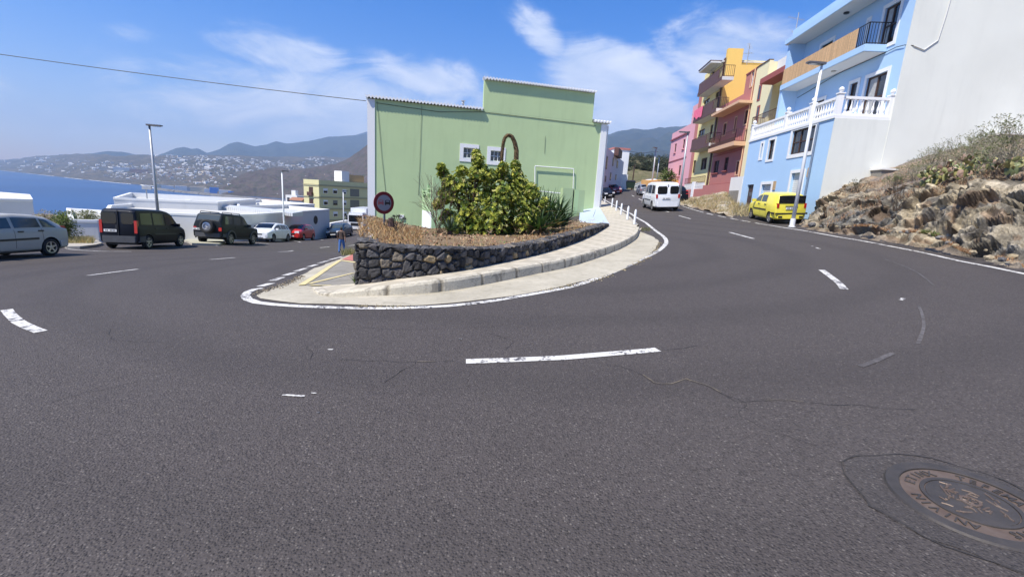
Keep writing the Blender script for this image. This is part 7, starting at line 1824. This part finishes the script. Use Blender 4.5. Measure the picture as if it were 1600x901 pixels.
# green shrub left
def leafy(name, c, R, n, label, cols, seed, L=.09, grp=None, cat='shrub'):
    r_ = random.Random(seed); c = Vector(c); t_ = thing(name, (c.x, c.y, c.z - R[2]), label, cat, grp); mb = MB(); lobes = [(c + Vector((r_.uniform(-.6, .6) * R[0], r_.uniform(-.6, .6) * R[1], r_.uniform(-.5, .6) * R[2])), r_.uniform(.35, .6)) for _ in range(9)]
    for _ in range(n):
        lc, k = r_.choice(lobes); d = rdir(r_); p = lc + Vector((d.x * R[0], d.y * R[1], d.z * R[2])) * k * r_.random() ** .4; cc = Vector(r_.choice(cols)) * r_.uniform(.7, 1.3); mb.leaf(p, (d + rdir(r_) * .8).normalized(), (0, 0, 1), L * r_.uniform(.7, 1.3), L * .28, tuple(cc))
    mb.build('foliage', M_LEAF2, t_)
    ms = MB()
    for lc, k in lobes: ms.tube([(c.x, c.y, c.z - R[2]), ((c.x + lc.x) / 2, (c.y + lc.y) / 2, c.z - R[2] * .3), lc], [.05, .035, .015], 5)
    ms.build('stems', M_WOOD, t_); return t_
GR = [(.08, .13, .03), (.14, .19, .05), (.20, .24, .07), (.05, .08, .02)]
leafy('shrub', P(97, 352, 21.5), (.75, .7, .75), 2600, 'dense green shrub between the silver car and the low white wall', GR, 41)
leafy('shrub', P(122, 339, 27), (1.4, 1.0, .45), 2600, 'low olive green shrub spreading above the low white wall', [(.14, .16, .05), (.20, .2, .08), (.09, .1, .04)], 42)
leafy('shrub', P(70, 340, 25), (.8, .6, .5), 1100, 'greyish flowering shrub just right of the silver car roof', [(.30, .24, .18), (.42, .30, .26), (.14, .15, .08), (.4, .38, .34)], 43, .07)
leafy('shrub', P(1050, 283, 52), (1.6, 1.2, 1.2), 1600, 'yellow green garden shrub in front of the far pink house', GR, 44, .2)
# bank shrubs: grey bare succulent bushes
DS = 'bare grey branching shrubs along the top of the rocky bank'
bl = ['bare grey shrub nearest the blank white wall corner', 'pale leafless shrub above the prickly pears, left one', 'wide tangled grey shrub in the middle of the bank top', 'grey shrub standing high against the white wall', 'dense olive grey shrub at the right edge of the picture', 'low grey shrub right of the small grey wall', 'large tangled shrub beside the grey block at upper right', 'small bare shrub on the left slope of the bank', 'grey tangle behind the prickly pears']
for i, (px, py, h) in enumerate([(1452, 268, 1.15), (1476, 262, 1.3), (1508, 258, 1.4), (1540, 250, 1.5), (1588, 262, 1.5), (1432, 278, .8), (1566, 246, 1.6), (1398, 287, .55), (1525, 262, 1.2)]):
    q = bank_hit(px, py + 4); twiggy('bare_shrub', q - Vector((0, 0, .05)), h * .85, 13, bl[i], 'shrub', (.30, .265, .19), 50 + i, .8, 4, .015, DS, (.20, .22, .09), 5 if i in (3, 4, 6) else 2)
q = bank_hit(1398, 330); twiggy('bare_shrub', q, .75, 13, 'dark dry twiggy bush growing out of the rock face', 'shrub', (.10, .075, .055), 70, .7, 3, .010, None)
q = bank_hit(1340, 300); twiggy('bare_shrub', q, .55, 8, 'little dark branching plant on the left crest of the bank', 'shrub', (.12, .10, .08), 71, .7, 3, .010, None, (.12, .12, .06), 3)
# prickly pears
def prickly(loc, n, label, seed, s0=.16):
    r_ = random.Random(seed); t_ = thing('prickly_pear', loc, label, 'cactus', 'prickly pears on the bank'); mb = MB(); pads = [(Vector(loc) + Vector((r_.uniform(-.5, .5), r_.uniform(-.4, .4), 0)), Vector((0, 0, 1)), s0) for _ in range(5)]
    i = 0
    while i < len(pads) and len(pads) < n:
        p, d, s_ = pads[i]; i += 1
        for _ in range(r_.randint(1, 3)): pads.append((p + d * s_ * 1.5, (d + rdir(r_, .25) * .9).normalized(), s_ * r_.uniform(.75, 1.0)))
    for p, d, s_ in pads:
        n_ = rdir(r_); n_ = (n_ - d * n_.dot(d)).normalized(); sd = d.cross(n_); base = Vector(r_.choice([(.17, .19, .07), (.24, .24, .09), (.12, .14, .06), (.36, .33, .13), (.32, .21, .15)])) * r_.uniform(.8, 1.2)
        vs_ = []; m_ = 12
        for k in range(m_): q = 2 * math.pi * k / m_; vs_.append(p + d * s_ * (.95 + math.sin(q)) + sd * math.cos(q) * s_ * (.62 + .14 * math.sin(q)))
        c = p + d * s_; allv = vs_ + [c + n_ * s_ * .16, c - n_ * s_ * .16]
        mb.add(allv, [(k, (k + 1) % m_, m_) for k in range(m_)] + [((k + 1) % m_, k, m_ + 1) for k in range(m_)], tuple(base))
    mb.build('pads', M_LEAF, t_)
for i, (px, py, n_) in enumerate([(1452, 292, 60), (1470, 288, 70), (1492, 284, 60), (1515, 278, 60), (1590, 275, 66), (1545, 266, 50)]):
    q = bank_hit(px, py); prickly(q, n_, ['dark prickly pear clump furthest left on the bank', 'prickly pear clump below the grey shrubs, second from left', 'prickly pear with yellowing pads in the middle of the bank', 'pale prickly pear right of the yellowing one', 'bright prickly pear at the right edge of the picture', 'reddish drying prickly pear high on the bank'][i], 80 + i, .115)
def bank_pt(pl, sd=0):
    def f(r_):
        px = r_.uniform(1290, 1640); py = interp([(1290, 312), (1376, 275), (1440, 262), (1600, 240)], px) + r_.uniform(2, 44); q = bank_hit(px, py)
        if noise.noise(Vector((q.x * .9, q.y * .9, 2))) < -.05: return None
        return q
    return f
grass('dry_grass', bank_pt(0), 9000, .06, .26, [(.38, .22, .12), (.30, .17, .10), (.45, .33, .19), (.22, .19, .14), (.33, .28, .20)], 'brown and russet dry grass over the upper slope of the bank', 9, .005, .7)
def foot_pt(r_):
    px = r_.uniform(1330, 1620); py = interp([(1330, 371), (1450, 394), (1600, 422)], px) - r_.uniform(0, 12); q = bank_hit(px, py)
    if noise.noise(Vector((q.x * 1.5, q.y * 1.5, 5))) < -.05: return None
    return q
grass('dry_grass', foot_pt, 4500, .03, .14, [(.40, .22, .11), (.48, .33, .18), (.32, .17, .09)], 'low russet dry grass at the foot of the rock face beside the road', 10, .004, .8)
def wd2(r_): return bank_hit(r_.uniform(1435, 1458), r_.uniform(388, 396))
grass('weeds', wd2, 500, .05, .18, [(.10, .16, .04), (.15, .2, .06)], 'bright green weed patch at the foot of the rock face', 11, .006, .8)
def rub(r_):
    y = r_.uniform(25.5, 36); x = 12.3 + r_.random() * 4; return Vector((x, y, float(sb_h(x, y)) + .03))
grass('dry_grass', rub, 4200, .1, .42, [(.45, .33, .15), (.38, .3, .16), (.2, .2, .09), (.5, .42, .24)], 'dry grass and weeds on the rubble below the red and yellow houses', 12, .007, .6)
# grey low block wall on top of the bank
for (xa, ya, xb, yb, lab) in ((1378, 266, 1428, 268, 'small grey block wall with white cap against the blank white wall'), (1568, 210, 1640, 214, 'grey block structure at the upper right edge of the bank')):
    r = FC.rect(xa, ya, xb, yb, .8); z1 = max(r[2], r[3]); mb = MB(); FC.box(mb, r[0], r[1], z1 - 1.6, z1, .1, .8); o = thing('block_wall', FC.pt(r[0], z1 - 1, .5), lab, 'wall'); mb.build('wall', M_CONCG, o)
    mb = MB(); FC.box(mb, r[0] - .06, r[1] + .06, z1 + .002, z1 + .08, .06, .88); mb.build('cap', M_WHITE, o)
# ================================================================== FAR HOUSES
HM = [simple('far_white_wall', (.72, .70, .66), .8), simple('far_cream_wall', (.60, .50, .36), .8), simple('far_terracotta_wall', (.42, .24, .17), .8), simple('far_grey_wall', (.38, .38, .40), .8)]
hmesh = []
for k, (a, b_, h, roof) in enumerate([(1, .7, .5, 0), (1.3, .7, .45, 1), (.8, .8, .8, 0), (1.8, .6, .4, 0), (1, 1, .5, 1)]):
    for mi in range(4):
        mb = MB(); mb.box(-a / 2, a / 2, -b_ / 2, b_ / 2, -.5, h)
        if roof: mb.add([(-a / 2, -b_ / 2, h), (a / 2, -b_ / 2, h), (a / 2, b_ / 2, h), (-a / 2, b_ / 2, h), (-a / 2, 0, h + .2), (a / 2, 0, h + .2)], [(0, 1, 5, 4), (2, 3, 4, 5), (0, 4, 3), (1, 2, 5)])
        me = bpy.data.meshes.new('house'); me.from_pydata(mb.v, [], mb.f); me.materials.append(HM[mi]); me.update(); hmesh.append(me)
dg = bpy.context.evaluated_depsgraph_get(); dg.update()
hr = random.Random(77); spots = []
tries = 0
def dens(px, py):
    y0 = H0 + HS * px; d = 0
    if 245 <= px <= 480 and -32 + (0) < py - y0 < 0: d = .9
    if 150 < px < 330 and -14 < py - y0 < 12: d = max(d, .75)
    if 60 < px < 260 and -14 < py - y0 < 8: d = max(d, .22)
    if px > 330 and py - y0 > -10: d = .55
    if 480 <= px < 560 and -40 < py - y0 < -12: d = .7
    if px < 60: d = .12
    if noise.noise(Vector((px * .035, py * .12, 5))) < -.12: d *= .25
    return d
bpy.context.view_layer.update()
def cast(px, py):
    d = ray(px, py).normalized(); ok, loc, nrm, idx, ob, mt = SC.ray_cast(bpy.context.evaluated_depsgraph_get(), d * 200, d)
    n_ = 0
    while ok and ob.name == 'haze' and n_ < 3: ok, loc, nrm, idx, ob, mt = SC.ray_cast(bpy.context.evaluated_depsgraph_get(), loc + d * 5, d); n_ += 1
    return (loc, ob) if ok else (None, None)
HAZE.hide_viewport = True; bpy.context.view_layer.update()
while len(spots) < 700 and tries < 20000:
    tries += 1; px = hr.uniform(0, 570); y0 = H0 + HS * px; py = y0 + hr.uniform(-42, 40)
    if hr.random() > dens(px, py): continue
    loc, ob = cast(px, py)
    if loc is None or not (ob.name.startswith('coast_hill') or ob.name.startswith('hill')): continue
    if ob.name.startswith('hill') and hr.random() > .02: continue
    if loc.z < SEA + 4: continue
    spots.append((loc, px))
HG = 'white and cream houses scattered over the far coastal slope'
spots.sort(key=lambda e: e[0].length); stuff = MB(); nI = 0
for i, (loc, px) in enumerate(spots):
    dist = loc.length; s_ = hr.uniform(1.1, 3.0) / FPX * dist * (1.5 if hr.random() < .12 else 1); k = hr.choices(range(4), (.66, .17, .10, .07))[0]; me = hmesh[hr.randrange(5) * 4 + k]
    sc3 = (s_, s_, s_ * hr.uniform(.45, .8)); rz = hr.uniform(-.5, .5) + math.atan2(-loc.x, loc.y) * -1
    if i < 290:
        o = bpy.data.objects.new('house', me); COL.objects.link(o); o.location = loc; o.scale = sc3; o.rotation_euler = (0, 0, -math.atan2(loc.x, loc.y) + hr.uniform(-.5, .5))
        tag(o, 'tiny pale house among hundreds scattered over the far hillside across the bay', 'house', HG)
    else:
        M = Matrix.Translation(loc) @ Matrix.Rotation(-math.atan2(loc.x, loc.y) + hr.uniform(-.5, .5), 4, 'Z') @ Matrix.Diagonal((*sc3, 1)); v_ = [M @ v.co for v in me.vertices]; stuff.add(v_, [tuple(p.vertices) for p in me.polygons])
if stuff.v: o = stuff.build('far_houses', HM[0]); o['kind'] = 'stuff'; o['label'] = 'the farther pale houses on the slope across the bay'
# harbour sheds
for i, (px, py, w_, h_, mi, lab) in enumerate([(283, 297, 12, 5, 0, 'white harbour building left of the tall grey lamp post foot'), (296, 297, 10, 3.5, 3, 'low grey harbour shed beside the cream sheds'), (310, 299, 17, 5.5, 1, 'long cream harbour shed'), (328, 300, 12, 4, 0, 'white harbour shed next to the blue building'), (335, 301, 10, 6.5, 9, 'bright blue harbour building'), (352, 302.5, 14, 4.5, 0, 'white harbour building right of the blue one'), (365, 303.5, 12, 3.5, 9, 'low blue and grey harbour shed'), (253, 293, 9, 4, 1, 'cream building at the far harbour end'), (262, 294, 12, 3, 0, 'low white building at the far harbour end'), (195, 268, 20, 4.5, 0, 'large white complex on the coast left of the lamp post'), (225, 269, 26, 3, 2, 'long low reddish building on the coast'), (170, 266, 16, 3, 1, 'low cream building on the coast left of the white complex')]):
    if mi == 9: mm = simple('harbour_blue', (.05, .22, .62), .6)
    else: mm = HM[mi]
    if py > 285: p = on_sea(px, py, SEA + 3)
    else:
        p, ob = cast(px, py)
        if p is None: continue
    k = p.length / FPX; mb = MB(); ux = Vector((p.y, -p.x, 0)).normalized(); uy = Vector((-ux.y, ux.x, 0)); a = p - ux * w_ * k / 2; W_ = ux * w_ * k; D2 = uy * w_ * k * .5; U_ = Vector((0, 0, h_ * k)); dn_ = Vector((0, 0, -8))
    mb.hexa([a + dn_, a + W_ + dn_, a + W_ + D2 + dn_, a + D2 + dn_, a + U_, a + W_ + U_, a + W_ + D2 + U_, a + D2 + U_]); o = mb.build('harbour_building', mm, None, loc=p); tag(o, lab, 'building')
# nearer town houses seen over the flat roofs
M_TERR = simple('terracotta_roof', (.32, .15, .09), .85); M_TW = [plaster('town_white', (.70, .69, .67), .05, .1), plaster('town_cream', (.66, .52, .32), .05, .1), plaster('town_pink', (.60, .40, .34), .05, .1)]
def town(px, pyt, w_, Y, mi, roof, label, rz=0):
    p = P(px, pyt, Y); W_ = w_ / FPX * Y; t_ = thing('town_house', (p.x, p.y, p.z - 12), label, 'house'); R = Matrix.Rotation(rz, 3, 'Z')
    def T(x, y, z): v = R @ Vector((x, y, 0)); return (p.x + v.x, p.y + v.y, p.z + z)
    dpt = W_ * .8; mb = MB(); mb.hexa([T(-W_ / 2, 0, -14), T(W_ / 2, 0, -14), T(W_ / 2, dpt, -14), T(-W_ / 2, dpt, -14), T(-W_ / 2, 0, 0), T(W_ / 2, 0, 0), T(W_ / 2, dpt, 0), T(-W_ / 2, dpt, 0)]); mb.build('wall', M_TW[mi], t_)
    if roof: mb = MB(); mb.add([T(-W_ / 2 - .3, -.3, .01), T(W_ / 2 + .3, -.3, .01), T(W_ / 2 + .3, dpt + .3, .01), T(-W_ / 2 - .3, dpt + .3, .01), T(-W_ / 2 - .3, dpt / 2, W_ * .22), T(W_ / 2 + .3, dpt / 2, W_ * .22)], [(0, 1, 5, 4), (2, 3, 4, 5), (0, 4, 3), (1, 2, 5), (0, 3, 2, 1)]); mb.build('roof', M_TERR, t_)
    else:
        mb = MB(); mb.hexa([T(-W_ * .2, dpt * .3, .005), T(W_ * .15, dpt * .3, .005), T(W_ * .15, dpt * .6, .005), T(-W_ * .2, dpt * .6, .005), T(-W_ * .2, dpt * .3, 1.6), T(W_ * .15, dpt * .3, 1.6), T(W_ * .15, dpt * .6, 1.6), T(-W_ * .2, dpt * .6, 1.6)]); mb.build('stair_head', M_TW[mi], t_)
    nw_ = max(2, int(W_ / 3.2))
    for fl in range(3):
        for i in range(nw_):
            x = -W_ / 2 + W_ * (i + .5) / nw_; mb = MB(); a = T(x - .5, -.04, -1.9 - fl * 2.8); mb.add([T(x - .5, -.05, -2.1 - fl * 2.8), T(x + .5, -.05, -2.1 - fl * 2.8), T(x + .5, -.05, -.8 - fl * 2.8), T(x - .5, -.05, -.8 - fl * 2.8), T(x - .5, .02, -2.1 - fl * 2.8), T(x + .5, .02, -2.1 - fl * 2.8), T(x + .5, .02, -.8 - fl * 2.8), T(x - .5, .02, -.8 - fl * 2.8)], [(0, 1, 2, 3), (0, 4, 5, 1), (1, 5, 6, 2), (2, 6, 7, 3), (3, 7, 4, 0)]); mb.build('window', M_WGLASS, t_)
TH = [(455, 305, 22, 150, 0, 0, 'white house with roof terrace just left of the lemon apartment block'), (462, 313, 20, 135, 0, 1, 'lower white house with tiled roof beside the lemon block'), (428, 316, 14, 190, 2, 1, 'pinkish house with tiled roof above the skylights'), (440, 319, 12, 175, 1, 1, 'small tiled house next to the white terrace house'), (415, 314, 12, 210, 0, 1, 'white house with a red brown roof in the cluster over the roofs'), (404, 315, 11, 220, 1, 1, 'cream house with tiled roof in the cluster by the bay'), (394, 316, 10, 215, 1, 0, 'cream flat roofed house near the left of the town cluster'), (384, 317, 9, 225, 0, 0, 'small white house at the left end of the town cluster'), (373, 319, 8, 230, 1, 0, 'lowest cream house at the left tip of the town cluster'), (410, 319, 13, 185, 1, 1, 'ochre house below the white one in the town cluster')]
for i, a in enumerate(TH): town(*a[:6], a[6], rz=-.3 + .1 * (i % 4))
# trees and scrub clumps on the slope closing the street
TG = 'dark scrubby trees on the terraced slope'
hr2 = random.Random(9); m_t = None
tm = []
for k in range(4):
    mb = MB(); r_ = random.Random(100 + k)
    for _ in range(420):
        d = rdir(r_); p = Vector((d.x, d.y, d.z * .8 + .9)) * (r_.random() ** .35); p = Vector((p.x, p.y, max(.1, p.z))) ; cc = Vector(r_.choice([(.035, .05, .02), (.06, .075, .03), (.09, .10, .045)])) * r_.uniform(.7, 1.3); mb.leaf(p, rdir(r_), (0, 0, 1), .22, .08, tuple(cc))
    me = bpy.data.meshes.new('crown'); me.from_pydata(mb.v, [], mb.f); ca_ = me.color_attributes.new('Col', 'FLOAT_COLOR', 'POINT'); ca_.data.foreach_set('color', np.array([(*c[:3], 1.0) for c in mb.c], dtype=np.float32).ravel()); me.materials.append(M_LEAF); tm.append(me)
trm = bpy.data.meshes.new('trunk'); mb = MB().tube([(0, 0, -.5), (0, 0, .9)], [.08, .04], 5); trm.from_pydata(mb.v, [], mb.f); trm.materials.append(M_WOOD)
cnt = 0; bpy.context.view_layer.update()
for _ in range(900):
    px = hr2.uniform(972, 1075); y0 = H0 + HS * px; py = hr2.uniform(243, 291)
    if py > 262 and hr2.random() < .62: continue
    loc, ob = cast(px, py)
    if loc is None or not ob.name.startswith(('hill', 'ground')): continue
    s_ = hr2.uniform(1.0, 2.6) * (loc.length / 250)
    r0 = bpy.data.objects.new('tree', None); COL.objects.link(r0); r0.location = loc; r0.scale = (s_ * 1.2, s_ * 1.2, s_ * .8); tag(r0, 'dark scrubby tree among many on the terraced slope closing the uphill street', 'tree', TG)
    a = bpy.data.objects.new('crown', hr2.choice(tm)); COL.objects.link(a); a.parent = r0; b_ = bpy.data.objects.new('trunk', trm); COL.objects.link(b_); b_.parent = r0
    cnt += 1
    if cnt >= 150: break
for (px, py, w_, Y, lab) in ((1000, 275, 4, 200, 'small white shed on the terraced slope beside the lamp post'), (1034, 264, 7, 300, 'white building high on the slope beyond the lamp posts'), (1052, 270, 8, 260, 'pinkish house on the slope behind the pink house roof')):
    p = P(px, py, Y); W_ = w_ / FPX * Y; mb = MB(); mb.box(p.x - W_ / 2, p.x + W_ / 2, p.y, p.y + W_, p.z - 6, p.z); mb.add([(p.x - W_ / 2 - .2, p.y - .2, p.z), (p.x + W_ / 2 + .2, p.y - .2, p.z), (p.x + W_ / 2 + .2, p.y + W_, p.z), (p.x - W_ / 2 - .2, p.y + W_, p.z), (p.x, p.y + W_ / 2, p.z + W_ * .2)], [(0, 1, 4), (1, 2, 4), (2, 3, 4), (3, 0, 4)]); o = mb.build('hill_house', M_TW[0], None, loc=p); tag(o, lab, 'house')
mb = MB(); p = P(1052, 277, 60); mb.add([(p.x - 3, p.y, p.z - 4), (p.x + 4, p.y, p.z - 4), (p.x + 4, p.y + 4, p.z - 4), (p.x - 3, p.y + 4, p.z - 4), (p.x - 3, p.y, p.z - .6), (p.x + 4, p.y, p.z), (p.x + 4, p.y + 4, p.z + .2), (p.x - 3, p.y + 4, p.z - .4)], [(0, 3, 2, 1), (4, 5, 6, 7), (0, 1, 5, 4), (1, 2, 6, 5), (2, 3, 7, 6), (3, 0, 4, 7)])
o = mb.build('orange_annexe', simple('orange_render', (.66, .36, .12), .8), None, loc=p); tag(o, 'low orange annexe beside the pink house at the end of the row', 'building')
# white guard rail at the street end
mb = MB(); a = P(990, 296, 84); b_ = P(1004, 290, 100)
for k in range(9): q = a.lerp(b_, k / 8); mb.tube([(q.x, q.y, q.z - .8), (q.x, q.y, q.z + .9)], .06, 5)
for z in (.4, .85): mb.tube([(a.x, a.y, a.z + z), (b_.x, b_.y, b_.z + z)], .06, 5)
o = mb.build('guard_rail', M_WPAINT, None, loc=a); tag(o, 'pale guard rail on the bend at the top of the uphill street', 'guard rail')
HAZE.hide_viewport = False
print('OBJECTS', len(bpy.data.objects))
